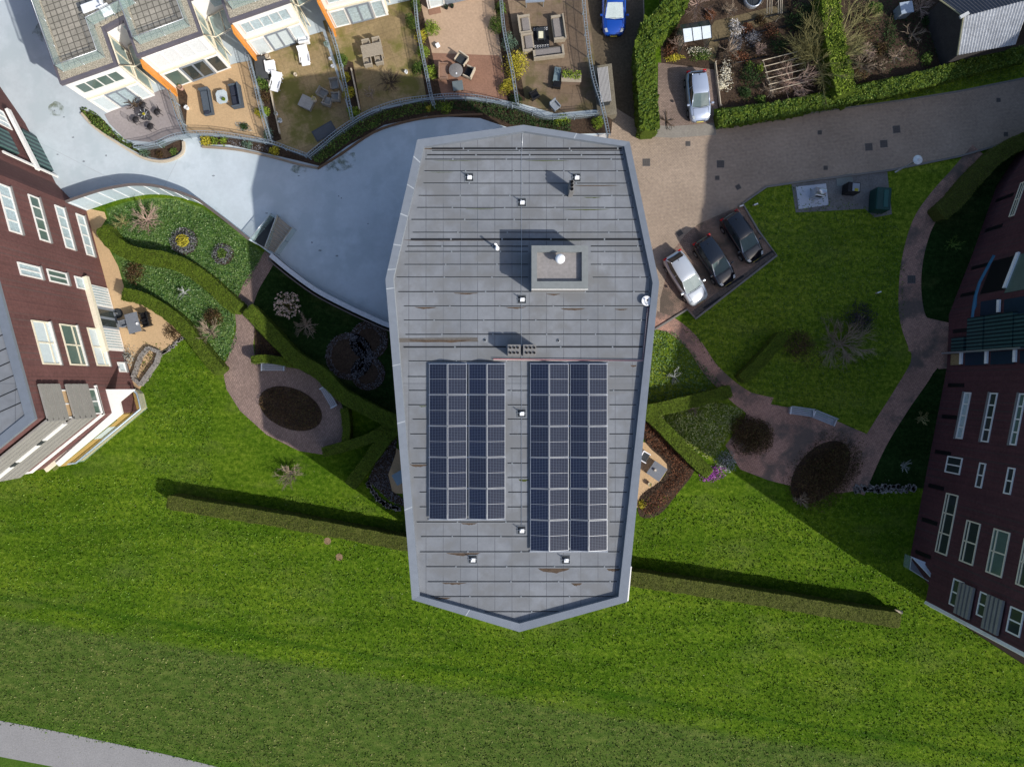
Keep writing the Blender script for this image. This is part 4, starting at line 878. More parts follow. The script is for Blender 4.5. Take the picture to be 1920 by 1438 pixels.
# ------------------------------------------------------------------ terraced houses with roof terraces
HZ = 6.4
def house(A, B, label, up, lo, orange=True, depth=12, link=5.6, win_u=4, railing=True):
    A, B = P(*A, DZ), P(*B, DZ); t = (B - A).normalized(); n = Vector((t.y, -t.x, 0)); n = n if n.y < 0 else -n
    w_ = (B - A).length; h = thing('terraced_house', label, 'house', (A + B) / 2, group='white terraced houses with roof terraces')
    def pt(u, d): return (A.x + t.x * u + n.x * d, A.y + t.y * u + n.y * d)
    wa = MB().prism([pt(0, 0), pt(w_, 0), pt(w_, -depth), pt(0, -depth)], 0, HZ - .3, 0, 0)
    wa.prism([pt(w_ + .01, -2.5), pt(w_ + 3.1, -3.0), pt(w_ + 3.1, -depth), pt(w_ + .01, -depth)], 0, HZ - .35)
    wall_ = wa.build('wall', WHITE, h, world=True)
    MB().obox(A, t, n, -.05, -.003, -depth, -.1, 0, HZ - .3).build('side_wall', PINKB, h, world=True)
    rf = MB().prism([pt(-.1, .12), pt(w_ + .1, .12), pt(w_ + .1, -depth), pt(-.1, -depth)], HZ - .29, HZ).prism([pt(w_ + .11, -2.35), pt(w_ + 3.15, -2.9), pt(w_ + 3.15, -depth), pt(w_ + .11, -depth)], HZ - .345, HZ - .02).build('roof', M('dark_fascia', (.12, .11, .13), .6), h, world=True)
    MB().prism([pt(.08, -.08), pt(w_ - .08, -.08), pt(w_ - .08, -depth), pt(.08, -depth)], HZ, HZ + .03).prism([pt(w_ - .07, -2.6), pt(w_ + 3.05, -3.1), pt(w_ + 3.05, -depth), pt(w_ - .07, -depth)], HZ - .0, HZ + .026).build('gravel', GRAVEL, rf, world=True)
    MB().prism([pt(.62, -.72), pt(w_ - .62, -.72), pt(w_ - .62, -2.6), pt(w_ + 2.4, -3.3), pt(w_ + 2.4, -depth), pt(.62, -depth)], HZ + .03, HZ + .07).build('terrace_tiles', TILE, rf, world=True)
    rails = [(.45, -depth + .5), (.45, -.55), (w_ - .45, -.55), (w_ - .45, -2.85), (w_ + 2.7, -3.3)]
    if railing:
        gm_ = MB(); rm = MB()
        pts = [Vector((*pt(u, d), HZ + .05)) for u, d in rails]
        for a, b in zip(pts, pts[1:]):
            gm_.add([a, b, b + Vector((0, 0, .95)), a + Vector((0, 0, .95))], [(0, 1, 2, 3)])
            k = max(1, round((b - a).length / 1.7))
            for q in range(k + 1): p = a.lerp(b, q / k); rm.tube([p, p + Vector((0, 0, 1))], .025, 4)
        rm.tube([p + Vector((0, 0, 1)) for p in pts], .035, 4)
        gr = gm_.build('railing_glass', RAIL, h, world=True); rm.build('railing', METAL, gr, world=True)
    # upper floor windows
    window(h, A, t, n, .35, w_ - .35, HZ - 2.1, HZ - .75, win_u, 1, WFRAME, up, False, fw=.08) if up is not WHITE else window(h, A, t, n, .3, w_ - .3, HZ - 2.4, HZ - .5, win_u, 1, WHITE, M('closed_blind', (.72, .74, .74), .4, .04), False, fw=.08)
    MB().obox(A, t, n, .1, w_ - .1, .003, .12, DZ + 2.55, DZ + 2.75).build('string_course', CREAM, h, world=True)
    window(h, A, t, n, .15, w_ * .3, DZ + .15, DZ + 2.3, 1, 1, WFRAME, lo[0], False, fw=.07)
    f = window(h, A, t, n, w_ * .32, w_ * .74, DZ + .1, DZ + 2.35, 2, 1, GREY, lo[1], False, name='door', fw=.13)
    window(h, A, t, n, w_ * .76, w_ - .12, DZ + .15, DZ + 2.3, 1, 1, WFRAME, lo[2], False, fw=.07)
    # glazed side of the projecting block, seen on the right
    ts = -n; ns = t
    for (za, zb) in ((DZ + .2, DZ + 2.5), (DZ + 2.8, HZ - .6)):
        window(h, B, ts, ns, .15, 2.35, za, zb, 2, 1, CREAM, M('side_glass', (.30, .40, .38), .15, .15), False, fw=.1)
    # glazed porch in the notch between two blocks
    MB().prism([pt(w_ + .3, -2.4), pt(w_ + 2.3, -2.7), pt(w_ + 2.0, -1.2), pt(w_ + .3, -.9)], DZ + 2.7, DZ + 2.8).build('porch_roof', glassM('porch_glass', (.28, .40, .38), .55), h, world=True)
    pf = MB(); q = [(w_ + .3, -2.4), (w_ + 2.3, -2.7), (w_ + 2.0, -1.2), (w_ + .3, -.9), (w_ + .3, -2.4)]
    pf.tube([(*pt(*x), DZ + 2.8) for x in q], .05, 4); pf.tube([(*pt(w_ + 1.2, -2.6), DZ + 2.82), (*pt(w_ + 1.1, -1.0), DZ + 2.82)], .04, 4)
    pf.tube([(*pt(w_ + .05, -.05), HZ - .4), (*pt(w_ + .3, -.9), DZ + 2.8)], .045, 4)
    for x in q[1:4]: pf.tube([(*pt(*x), DZ), (*pt(*x), DZ + 2.8)], .05, 4)
    pf.build('porch_frame', CREAM, h, world=True)
    MB().obox(Vector((*pt(w_ + .4, -2.72), 0)), t, n, 0, 2.4, 0, .05, HZ - 2.2, HZ - .8).build('upper_window', CURTN, h, world=True)
    if orange:
        MB().obox(A, t, n, -.16, -.01, .02, .62, DZ, HZ - .6).build('orange_fin', ORANGE, h, world=True)
    return h, A, t, n, w_
H1 = house((200, 212), (291, 180), 'white end-of-terrace house with four dark upper windows at top left', WGLASSG, (WGLASSB, CURTN, WGLASSB), False)
H2 = house((329, 166), (434, 128), 'white terraced house with closed white upper blinds and grey double door', WHITE, (WGLASSG, WGLASS, WGLASS))
H3 = house((484, 107), (582, 73), 'white terraced house with striped curtains and pale blue double door behind the white garden chairs', CURTN, (WGLASSB, WGLASSB, WGLASSB), win_u=5)
H4 = house((628, 54), (729, 29), 'white terraced house with curtained ground floor windows above the slatted wooden table', CURTN, (CURTN, CURTN, CURTN))
H5 = house((803, 18), (905, -7), 'white terraced house with grey door behind the tan and red patio', CURTN, (WGLASSB, GREY, GREY), orange=False)
t = thing('sun_lounger', 'white cushioned lounger on the leftmost tiled roof terrace', 'lounger', P(170, 8, 7.3) - Vector((0, 0, .5)), 20)
MB().box((0, 0, .3), (1.5, .6, .1)).build('cushion', WPLAST, t, bevel=.03); MB().box((.7, 0, .5), (.15, .6, .4)).build('backrest', WPLAST, t, bevel=.03)
mb = MB()
for a in (-.6, .6):
    for b in (-.25, .25): mb.box((a, b, .13), (.05, .05, .26))
mb.build('leg', METAL, t)
t = thing('folding_chair', 'white seat standing next to the lounger on the leftmost roof terrace', 'chair', P(200, 22, 7.0) - Vector((0, 0, .5)), 25)
MB().box((0, 0, .42), (.7, .5, .07)).build('seat', WPLAST, t, bevel=.03); MB().box((0, .25, .65), (.7, .06, .45)).build('backrest', WPLAST, t, bevel=.02)
mb = MB()
for a in (-.3, .3):
    for b in (-.2, .2): mb.box((a, b, .2), (.04, .04, .4))
mb.build('leg', METAL, t)

# ------------------------------------------------------------------ vegetation builders
def hedge(px, width, zt, label, mat=None, k=5, name='hedge', leafy=None, zb=0.0, wob=.032, nleaf=0, group=None):
    pts = [P(a, b, zb + zt) for a, b in (spline(px, k) if k > 1 else px)]
    # resample
    L = [0]
    for a, b in zip(pts, pts[1:]): L.append(L[-1] + (b - a).length)
    n = max(3, int(L[-1] / .14)); q = []; j = 0
    for i in range(n + 1):
        d = L[-1] * i / n
        while j < len(L) - 2 and L[j + 1] < d: j += 1
        q.append(pts[j].lerp(pts[j + 1], (d - L[j]) / max(1e-6, L[j + 1] - L[j])))
    ws = 9; hs = 7; ring = []
    for a in range(hs): ring.append((-1, a / hs))
    for a in range(ws + 1): ring.append((-1 + 2 * a / ws, 1))
    for a in range(hs): ring.append((1, 1 - (a + 1) / hs))
    mb = MB(); m_ = len(ring)
    for i, p in enumerate(q):
        t = (q[min(i + 1, n)] - q[max(0, i - 1)]); t.z = 0; t.normalize(); s = Vector((t.y, -t.x, 0)); tap = .75 if i in (0, n) else 1
        wloc = width * (1 + .12 * noise.noise(Vector((p.x * .9, p.y * .9, 3.1))))
        for (u, v) in ring:
            r = p + s * u * wloc / 2 * tap * (.92 + .08 * v); r.z = zb + zt * v * (1 if tap == 1 else .96)
            nz = noise.noise(Vector(r) * 2.3) * wob * 1.3 + noise.noise(Vector(r) * 7) * wob + random.uniform(-.5, .5) * wob * .7
            r += s * u * nz * (1 if abs(u) == 1 else 0) + Vector((0, 0, nz * (1 if v == 1 else 0)))
            mb.v.append(tuple(r))
    for i in range(n):
        for j in range(m_ - 1):
            mb.f.append([i * m_ + j, i * m_ + j + 1, (i + 1) * m_ + j + 1, (i + 1) * m_ + j]); mb.m.append(0); mb.sm.append(False)
    mb.f.append(list(range(m_))); mb.m.append(0); mb.sm.append(False)
    mb.f.append([n * m_ + m_ - 1 - j for j in range(m_)]); mb.m.append(0); mb.sm.append(False)
    if not leafy: leafy, nleaf, lsz = HEDGE, 260, .085
    else: lsz = .15
    if leafy:
        for _ in range(int(nleaf * L[-1])):
            i = random.randrange(n); p = q[i]; t = (q[i + 1] - q[i]).normalized(); s = Vector((t.y, -t.x, 0))
            u = random.uniform(-1.05, 1.05); v = 1 if random.random() < .7 else random.random()
            if v < 1: u = random.choice((-1.02, 1.02))
            r = p + s * u * width / 2 + t * random.uniform(0, .15); r.z = zb + zt * v + random.uniform(-.03, .1)
            mb.leaf(r, lsz, .4, 1)
    o = mb.build(name, [mat or HEDGEC, leafy or HEDGE]); return tagit(o, label, 'hedge', group)
def bush(px, py, rpx, h, label, mat, n=700, zb=0.0, cat='shrub', name='shrub', sz=.12, asp=1, ang=0, twig=None, group=None, lobes=6, flat=.0, core=None, up=.4):
    base_ = P(px, py, zb); r = rpx / PPM; t = thing(name, label, cat, base_, ang, group)
    mb = MB(); lob = [(random.uniform(-.5, .5) * r, random.uniform(-.5, .5) * r * asp, random.uniform(.55, .8) * r, random.uniform(.7, 1.0) * h) for _ in range(lobes)] + [(0, 0, r * .8, h)]
    for _ in range(n):
        lx, ly, lr, lh = random.choice(lob); a = random.random() * 6.283; el = math.asin(random.random()); rr = random.uniform(.6, 1.05)
        x = lx + math.cos(a) * math.cos(el) * lr * rr; y = ly + math.sin(a) * math.cos(el) * lr * rr * asp
        mb.leaf((x, y, max(.04, math.sin(el) * lh * rr)), sz, up)
    mb.build('foliage', mat, t)
    sb = MB()
    for _ in range(7):
        a = random.random() * 6.283; sb.tube([(0, 0, 0), (math.cos(a) * r * .3, math.sin(a) * r * .3 * asp, h * .4), (math.cos(a) * r * .6, math.sin(a) * r * .6 * asp, h * .75)], .03, 4, r1=.01)
    sb.build('stem', twig or TWIGD, t); return t
def twigs(mb, p, d, L, r, depth, kids=4, spread=.6, m=0, droop=0):
    pts = [p]; q = p.copy(); dd = d.copy()
    for i in range(3):
        dd = (dd + Vector((random.uniform(-1, 1), random.uniform(-1, 1), random.uniform(-.6, .6) - droop)) * .18).normalized(); q = q + dd * L / 3; pts.append(q.copy())
    mb.tube(pts, r, 3, m, r1=r * .45, smooth=False, caps=False)
    if depth > 0:
        for k in range(kids):
            b = pts[random.choice((1, 2, 3))]; e = (dd + Vector((random.uniform(-1, 1), random.uniform(-1, 1), random.uniform(-.5, .7))) * spread).normalized()
            twigs(mb, b.copy(), e, L * random.uniform(.5, .8), r * .5, depth - 1, kids, spread, m, droop)
def bare(px, py, rpx, h, label, mat, limbs=9, depth=3, kids=4, zb=0.0, cat='tree', name='bare_tree', r0=.05, lean=(0, 0), group=None, trunk=.4, spread=.6, flat=.6):
    r = rpx / PPM; t = thing(name, label, cat, P(px, py, zb), 0, group)
    tk = MB().tube([(0, 0, 0), (lean[0] * .1, lean[1] * .1, trunk)], r0 * 1.6, 6, r1=r0 * 1.2); tk.build('trunk', mat, t)
    mb = MB()
    for i in range(limbs):
        a = 6.283 * (i + random.random() * .7) / limbs; el = random.uniform(flat * .5, flat * 1.6)
        d = Vector((math.cos(a) + lean[0], math.sin(a) + lean[1], el)).normalized()
        L = (r * .55) * random.uniform(.75, 1.1)
        twigs(mb, Vector((0, 0, trunk * .8)), d, L, r0, depth, kids, spread)
    mb.build('crown', mat, t); return t
def cover(name, px, mat, dens, hgt, sz, zb=0.0, k=1, closed=False, label=None, cat='ground cover', up=.5, kind='stuff'):
    poly = pw(spline(px, k, True) if closed else px, zb); xs = [p[0] for p in poly]; ys = [p[1] for p in poly]
    area = abs(sum(poly[i][0] * poly[(i + 1) % len(poly)][1] - poly[(i + 1) % len(poly)][0] * poly[i][1] for i in range(len(poly)))) / 2
    n = int(area * dens); mb = MB(); c = 0; tr = 0
    while c < n and tr < n * 12:
        tr += 1; x, y = random.uniform(min(xs), max(xs)), random.uniform(min(ys), max(ys))
        if inside(x, y, poly):
            k_ = .5 + .8 * noise.noise(Vector((x * .9, y * .9, 1.7))) + .4 * noise.noise(Vector((x * 3, y * 3, 5)))
            mb.leaf((x, y, zb + .03 + hgt * max(0, k_) * random.uniform(.4, 1)), sz, up); c += 1
    o = mb.build(name, mat); return tagit(o, label, cat, None, kind)

# hedges ----------------------------------------------------------------------
hedge([(312, 941), (400, 956), (520, 975), (640, 997), (770, 1022), (820, 1032)], 1.02, 1.5, 'long straight clipped hedge crossing the lawn left of the big grey roof', HEDGED, 2)
hedge([(1120, 1072), (1190, 1086), (1300, 1102), (1420, 1121), (1560, 1144), (1690, 1164)], 1.10, 1.5, 'long straight clipped hedge crossing the lawn right of the big grey roof', HEDGED, 2)
hedge([(190, 425), (203, 447), (230, 468), (262, 479), (310, 487), (352, 503), (390, 530), (420, 558), (446, 580)], 1.1, 1.3, 'wavy olive clipped hedge from the brick building corner to the curved clinker path', None)
hedge([(228, 551), (262, 558), (296, 576), (335, 605), (365, 640), (390, 672), (412, 698)], .95, 1.2, 'curved clipped hedge along the ochre terrace with the slate table', None)
hedge([(462, 578), (490, 606), (522, 640), (553, 672), (600, 700), (640, 740), (690, 768), (742, 792), (790, 800)], 1.05, 1.3, 'diagonal clipped hedge from the clinker path past both benches to the big roof', None)
hedge([(470, 675), (500, 673), (545, 681)], .6, 1.1, 'short clipped hedge behind the upper garden bench', None)
hedge([(645, 765), (649, 800), (647, 838)], .6, 1.1, 'short upright clipped hedge at the right edge of the oval plaza', None)
hedge([(604, 848), (650, 836), (700, 818), (745, 786)], .75, 1.2, 'clipped hedge below the left plaza rising to the big roof', None)
hedge([(655, 912), (690, 865), (720, 825), (756, 785)], .95, 1.2, 'thick clipped hedge leaning from the lawn up to the left side of the big roof', None)
hedge([(1180, 774), (1240, 766), (1300, 752), (1372, 733)], .95, 1.3, 'clipped hedge from the big roof to the S-shaped path on the right', None)
hedge([(1392, 712), (1415, 690), (1442, 662), (1472, 626)], .85, 1.3, 'narrow clipped hedge rising right of the S-shaped path', None)
hedge([(1200, 764), (1240, 798), (1290, 850), (1332, 890)], .95, 1.2, 'clipped hedge slanting down beside the purple heather', None)
hedge([(1990, 262), (1930, 262), (1880, 285), (1835, 328), (1795, 375), (1765, 400)], 1.2, 1.4, 'dark shaded hedge curving beside the brick path near the right building', HEDGED)
hedge([(1219, 245), (1216, 200), (1213, 150), (1210, 95), (1216, 60)], 1.4, 1.9, 'tall leafy laurel hedge between the alley and the driveway', HEDGEC, 3, leafy=LGREEN, nleaf=260, wob=.16)
hedge([(1212, 62), (1240, 40), (1262, 12), (1275, -30)], 1.7, 2.1, 'tall leafy hedge bending up to the right above the glass shelter', HEDGEC, 3, leafy=LGREEN, nleaf=300, wob=.2)
hedge([(1556, -20), (1562, 40), (1570, 90), (1582, 150), (1588, 175)], 1.4, 2.0, 'bright green ivy-clad hedge standing upright in the allotments', HEDGEC, 3, leafy=LLIME, nleaf=300, wob=.15)
# verge hedge along the road
hedge([(1345, 222), (1400, 214), (1470, 203), (1530, 192), (1600, 178), (1680, 162), (1760, 140), (1830, 122), (1925, 98)], 1.1, .9, 'low leafy verge hedge along the upper side of the brick road', HEDGEC, 3, leafy=LGREEN, nleaf=330, wob=.16)
cover('verge_grass', [(1340, 225), (1440, 212), (1560, 192), (1700, 170), (1800, 150), (1925, 122), (1925, 142), (1800, 168), (1700, 184), (1560, 203), (1440, 222), (1342, 238)], LGREEN, 130, .2, .12, label='strip of rough green grass between the verge hedge and the brick road')
cover('verge_undergrowth', [(1350, 205), (1440, 195), (1560, 170), (1700, 140), (1800, 118), (1925, 88), (1925, 105), (1800, 135), (1700, 158), (1560, 185), (1440, 208), (1350, 215)], TWIGG, 90, .4, .14, label='dry brown undergrowth behind the verge hedge')

# left garden ------------------------------------------------------------------
cover('ground_cover', [(205, 400), (240, 382), (290, 375), (330, 376), (380, 395), (420, 420), (468, 460), (494, 480), (468, 530), (440, 565), (400, 525), (350, 492), (300, 478), (250, 470), (225, 455), (205, 430)], LIVY, 120, .18, .14, label='leafy green ground cover in the top left garden bed above the wavy hedge')
cover('ground_cover', [(228, 490), (265, 494), (320, 503), (370, 525), (410, 558), (440, 592), (445, 640), (425, 680), (395, 660), (350, 605), (300, 565), (240, 545)], LIVY, 120, .18, .14, label='green ground cover bed between the two curved hedges of the left garden')
bare(280, 415, 34, 1.6, 'wide pinkish bare shrub in the top left corner of the garden', TWIGP, 12, 3, 4, cat='shrub', name='bare_shrub')
bare(235, 420, 20, .8, 'small grey-green bare shrub next to the wide pinkish one by the pale blue wall', TWIGG, 8, 2, 4, cat='shrub', name='bare_shrub')
def ringbed(px, py, r0, r1, label, mat_o, mat_i, h=.4, zb=0.0, n=900, inner=True):
    t = thing('round_flower_bed', label, 'flower bed', P(px, py, zb)); R0, R1 = r0 / PPM, r1 / PPM; mb = MB()
    for _ in range(n):
        a = random.random() * 6.283; r = random.uniform(R0, R1); mb.leaf((math.cos(a) * r, math.sin(a) * r, h * random.uniform(.2, 1)), .11, .4)
    mb.build('outer_ring', mat_o, t); MB().prism([(math.cos(i * .3927) * R1 * 1.02, math.sin(i * .3927) * R1 * 1.02) for i in range(16)], 0, .04).build('soil', SOIL, t)
    if inner:
        mb = MB()
        for _ in range(int(n * .5)):
            a = random.random() * 6.283; r = R0 * math.sqrt(random.random()); mb.leaf((math.cos(a) * r, math.sin(a) * r, h * random.uniform(.4, 1.2)), .12, .6)
        mb.build('centre_plants', mat_i, t)
    return t
ringbed(346, 453, 12, 25, 'round bed with grey lavender ring and yellow centre', LLAV, LYEL)
ringbed(419, 477, 9, 20, 'small round bed with silver-grey ring and green centre', LLAV, LGREEN, n=500)
ringbed(655, 668, 33, 44, 'largest of the three joined ring beds under the big roof, left one', LLAV, SHADEG, .3, n=900, inner=False)
ringbed(692, 638, 22, 36, 'upper ring bed of the three joined ones beside the big roof', LLAV, SHADEG, .3, n=800, inner=False)
ringbed(690, 700, 20, 32, 'lower ring bed of the three joined ones beside the big roof', LLAV, SHADEG, .3, n=600, inner=False)
bush(258, 513, 22, .8, 'round reddish-brown shrub just below the wavy hedge', LBROWN, 900)
bush(402, 592, 20, .9, 'brown-green rounded shrub beside the clinker path', LBROWN, 900)
bare(400, 626, 26, 1.3, 'small pale fan-branched bare tree near the lower end of the left path', TWIG, 9, 3, 4, lean=(-.3, .5))
bare(348, 550, 16, .5, 'small pale-stemmed plant in the middle of the left ground cover', LSILV, 8, 2, 3, cat='shrub', name='bare_shrub')
def plume(px, py, rpx, label):
    t = thing('ornamental_grass', label, 'ornamental grass', P(px, py)); r = rpx / PPM; mb = MB(); pl = MB()
    for i in range(120):
        a = random.random() * 6.283; rr = r * math.sqrt(random.random()); h = 1.1 * random.uniform(.7, 1)
        e = Vector((math.cos(a) * rr, math.sin(a) * rr, h)); mb.tube([(e.x * .2, e.y * .2, 0), (e.x * .6, e.y * .6, h * .7), e], .012, 3, r1=.006, smooth=False, caps=False)
        for q in range(5): pl.leaf(e + Vector((random.uniform(-.08, .08), random.uniform(-.08, .08), random.uniform(-.05, .1))), .13, .5)
    mb.build('stalks', TWIGG, t); pl.build('plumes', PLUME, t)
plume(545, 574, 25, 'dense clump of pale pink feathery grass on the shade-toned lawn')
bare(577, 612, 27, 1.1, 'loose pale bare shrub right below the pink feathery grass', TWIG, 10, 3, 4, cat='shrub', name='bare_shrub')
bare(548, 886, 26, 1.0, 'straw-coloured bare shrub on the lawn just below the left plaza', TWIG, 12, 3, 4, cat='shrub', name='bare_shrub')
cover('bed_planting', ellipse(545, 766, 60, 36, 22), LBROWN, 210, .5, .12, label='dark brown dormant shrubs filling the oval bed of the left plaza')
cover('bed_planting', [(480, 620), (525, 664), (482, 664)], LBROWN, 170, .3, .11, label='dark brown planting in the triangular bed left of the diagonal hedge')
cover('bed_planting', [(690, 900), (712, 850), (745, 820), (742, 850), (728, 890), (735, 920), (757, 935), (757, 950), (730, 938)], LLAV, 150, .3, .12, label='grey-green plants in the curved bed at the lower left of the big roof')
bush(325, 622, 17, .6, 'low brownish shrub at the right corner of the ochre terrace', LBROWN, 500)
bush(243, 668, 12, .7, 'small white-flowering plant against the left brick wall', LSILV, 350, asp=1.6)
for x, y, l in ((284, 574, 'first of three small round plants lining the ochre terrace, nearest the brick wall'), (291, 577, 'middle of three small round plants lining the ochre terrace'), (303, 583, 'last of three small round plants lining the ochre terrace, farthest from the brick wall')):
    bush(x - 20 + (x - 284) * .8, y - 8 + (y - 574), 6, .4, l, LDARK, 120, group='small plants on the ochre terrace')
t = thing('raised_planter', 'stone-edged raised bed with mossy planting at the lower tip of the ochre terrace', 'planter', P(272, 683))
pq = [(248, 708), (262, 668), (276, 652), (297, 660), (292, 680), (268, 712), (262, 722)]
mb = MB(); pts = [P(a, b, .35) for a, b in pq] + [P(*pq[0], .35)]
for a, b in zip(pts, pts[1:]):
    n_ = 6
    for i in range(n_): c = a.lerp(b, (i + .5) / n_); mb.box((c.x, c.y, .18), ((b - a).length / n_ * .95, .28, .34 + random.uniform(-.05, .05)), rz=math.atan2(b.y - a.y, b.x - a.x))
mb.build('stone_edge', STONE, t, world=True)
mb = MB(); pol = [tuple(P(a, b)[:2]) for a, b in pq]
for _ in range(800):
    x, y = random.uniform(-29.5, -26.5), random.uniform(-.5, 3)
    if inside(x, y, pol): mb.leaf((x, y, random.uniform(.1, .5)), .12, .5)
mb.build('planting', LBROWN, t, world=True)

# right garden -----------------------------------------------------------------
cover('ivy_cover', [(1232, 782), (1290, 752), (1350, 755), (1395, 768), (1372, 800), (1345, 850), (1325, 860), (1290, 835)], leafM('variegated_ivy', (.10, .16, .04), (.34, .38, .12), c3=(.62, .6, .36)), 190, .25, .15, label='bright variegated ivy patch between two clipped hedges on the right')
cover('ground_cover', [(1216, 622), (1262, 620), (1330, 695), (1365, 730), (1290, 752), (1212, 760)], LIVY, 110, .2, .14, label='green ground cover patch between the big roof and the S-shaped path')
cover('lawn_tufts', [(1395, 386), (1440, 356), (1500, 350), (1660, 400), (1695, 440), (1695, 600), (1620, 780), (1500, 765), (1420, 742), (1345, 690), (1272, 608), (1304, 600), (1458, 484)], LGREEN, 26, .2, .15, label='tufted yellow-green rough grass filling the lawn right of the parking')
bush(1335, 888, 26, .5, 'purple heather in bloom at the end of the slanting hedge', LPURP, 900, asp=.7, ang=35, cat='heather', name='heather')
bush(1360, 862, 22, .5, 'silver-white leafy shrub between the purple heather and the plaza', LSILV, 600, cat='shrub')
bush(1405, 811, 39, 1.0, 'large round dark brown shrub at the left of the right plaza', LBROWN, 6500, lobes=12)
bush(1545, 880, 50, 1.1, 'large oval dark olive-brown shrub at the lower edge of the right plaza', LBROWN, 9000, asp=1.5, ang=-40, lobes=12)
bare(1497, 934, 18, .7, 'small spiky bare plant at the lower left of the oval brown shrub', TWIG, 10, 2, 4, cat='shrub', name='bare_shrub')
bush(1500, 652, 38, 1.2, 'dark round shrub, left one of the group on the right lawn', LBROWN, 1600)
bare(1572, 645, 52, 1.2, 'spreading dark bare shrub, right one of the group on the right lawn', TWIG, 16, 3, 5, cat='shrub', name='bare_shrub')
bush(1606, 590, 36, .8, 'dark purple-grey shrub, upper one of the group on the right lawn', leafM('purple_grey', (.02, .016, .022), (.06, .05, .065)), 1300)
bare(1262, 706, 17, .8, 'small pale silvery bare shrub left of the S-shaped path', LSILV, 8, 3, 3, cat='shrub', name='bare_shrub')
bare(1296, 765, 18, 1.0, 'small twiggy bare tree at the hedge above the ivy patch', TWIG, 8, 3, 3)
bare(1690, 872, 16, .8, 'small pale bare shrub on the shaded lawn by the right building', LSILV, 8, 2, 3, cat='shrub', name='bare_shrub')
bare(1780, 460, 18, .8, 'faint green bare shrub on the shaded lawn beside the curved brick path', LGREEN, 8, 2, 4, cat='shrub', name='bare_shrub')
bare(1722, 783, 16, .7, 'faint bare shrub on the shaded lawn halfway along the straight brick path', TWIGG, 8, 2, 4, cat='shrub', name='bare_shrub')
cover('bed_planting', spline([(1208, 792), (1240, 808), (1286, 852), (1296, 882), (1265, 925), (1232, 958), (1206, 962), (1212, 935), (1248, 900), (1256, 868), (1212, 828)], 3, True), LRED, 230, .55, .12, label='russet brown planting in the V-shaped bed right of the big roof')
bush(1205, 945, 9, .4, 'small yellow-white flowering plant at the tip of the V-shaped russet bed', LYEL, 200)
mb = MB()
for i in range(150): mb.box((P(1600 + random.uniform(0, 118), 916 + random.uniform(-7, 7)) + Vector((0, 0, .06))), (random.uniform(.1, .25), random.uniform(.08, .2), .12), rz=random.random() * 3)
tagit(mb.build('stone_strip', STONE), 'band of pale stones between the brick path and the right building', 'stones', None, 'stuff')
mb = MB()
for i in range(110):
    k = i / 110; x, y = spline([(690, 905), (715, 940), (750, 955)], 40)[int(k * 80)]; mb.box(P(x + random.uniform(-3, 3), y + random.uniform(-3, 3)) + Vector((0, 0, .08)), (random.uniform(.1, .22), random.uniform(.08, .18), .14), rz=random.random() * 3)
tagit(mb.build('stone_edging', STONE), 'rough stone edging of the curved bed at the lower left of the big roof', 'stones', None, 'stuff')
mb = MB()
for i in range(90):
    k = i / 90; x, y = spline([(348, 630), (318, 655), (296, 672), (284, 700), (265, 722)], 30)[int(k * 118)]; mb.box(P(x + random.uniform(-2, 2), y + random.uniform(-2, 2)) + Vector((0, 0, .08)), (random.uniform(.1, .22), random.uniform(.08, .18), .14), rz=random.random() * 3)
tagit(mb.build('stone_edging', STONE), 'stone edging along the lawn side of the ochre terrace', 'stones', None, 'stuff')

# deck planting in front of the terraced gardens --------------------------------
cover('planting', spline([(152, 205), (175, 235), (220, 265), (268, 290), (275, 282), (235, 262), (205, 236), (190, 220), (165, 205)], 3, True), LGREEN, 320, .5, .13, DZ, label='leafy green border hedge along the leftmost patio')
bush(272, 290, 10, .5, 'blue-green small shrub at the lower tip of the leftmost border', LBLUE, 260, DZ)
bush(325, 285, 8, .4, 'low green plant at the right end of the leftmost border', LGREEN, 200, DZ); bush(300, 291, 8, .4, 'brown-green low plant in the middle of the leftmost border soil', LBROWN, 160, DZ)
bush(303, 272, 9, .4, 'small pale green plant inside the leftmost border', LBLUE, 160, DZ)
bush(388, 268, 12, .7, 'larger of two lime yellow round shrubs below the curved fence on the left', LYEL, 420, DZ)
bush(404, 266, 8, .5, 'smaller of two lime yellow round shrubs below the curved fence on the left', LLIME, 220, DZ)
bush(420, 266, 8, .5, 'lime green round shrub third from left below the curved fence', LLIME, 220, DZ)
bush(466, 272, 10, .5, 'blue-green round shrub below the curved fence left of the yellow one', LBLUE, 260, DZ)
bush(515, 284, 10, .6, 'yellow-green round shrub at the low bend of the curved fence', LYEL, 360, DZ)
cover('bed_planting', [(425, 262), (505, 275), (505, 286), (440, 276)], LLAV, 160, .25, .11, DZ, label='mixed small flowers in the bed under the curved fence')
cover('bed_planting', [(585, 292), (625, 255), (668, 230), (720, 210), (800, 192), (850, 192), (850, 208), (800, 212), (722, 230), (655, 268), (602, 308), (590, 304)], LGREEN, 240, .55, .14, DZ, label='dense green border planting along the curved fence in the middle')
cover('bed_planting', [(850, 190), (900, 190), (960, 204), (1030, 224), (1070, 222), (1070, 250), (960, 236), (900, 212), (850, 206)], LDARK, 240, .5, .14, DZ, label='dark green border planting, partly standing in for deck shade, above the big roof')  # spread over bare deck so dark leaves replace the missing shade
bush(1053, 228, 18, .7, 'bright green rounded shrub under the fence at the top right of the big roof', LLIME, 700, DZ, asp=.7)
bush(1120, 232, 13, .8, 'yellow-green variegated shrub beside the fence end at the alley', LLIME, 500, DZ)
bush(836, 205, 12, .6, 'olive shrub in the shaded border above the left corner of the big roof', LLIME, 300, DZ)
bush(805, 205, 6, .5, 'tiny yellow shrub in the shaded border', LYEL, 160, DZ)
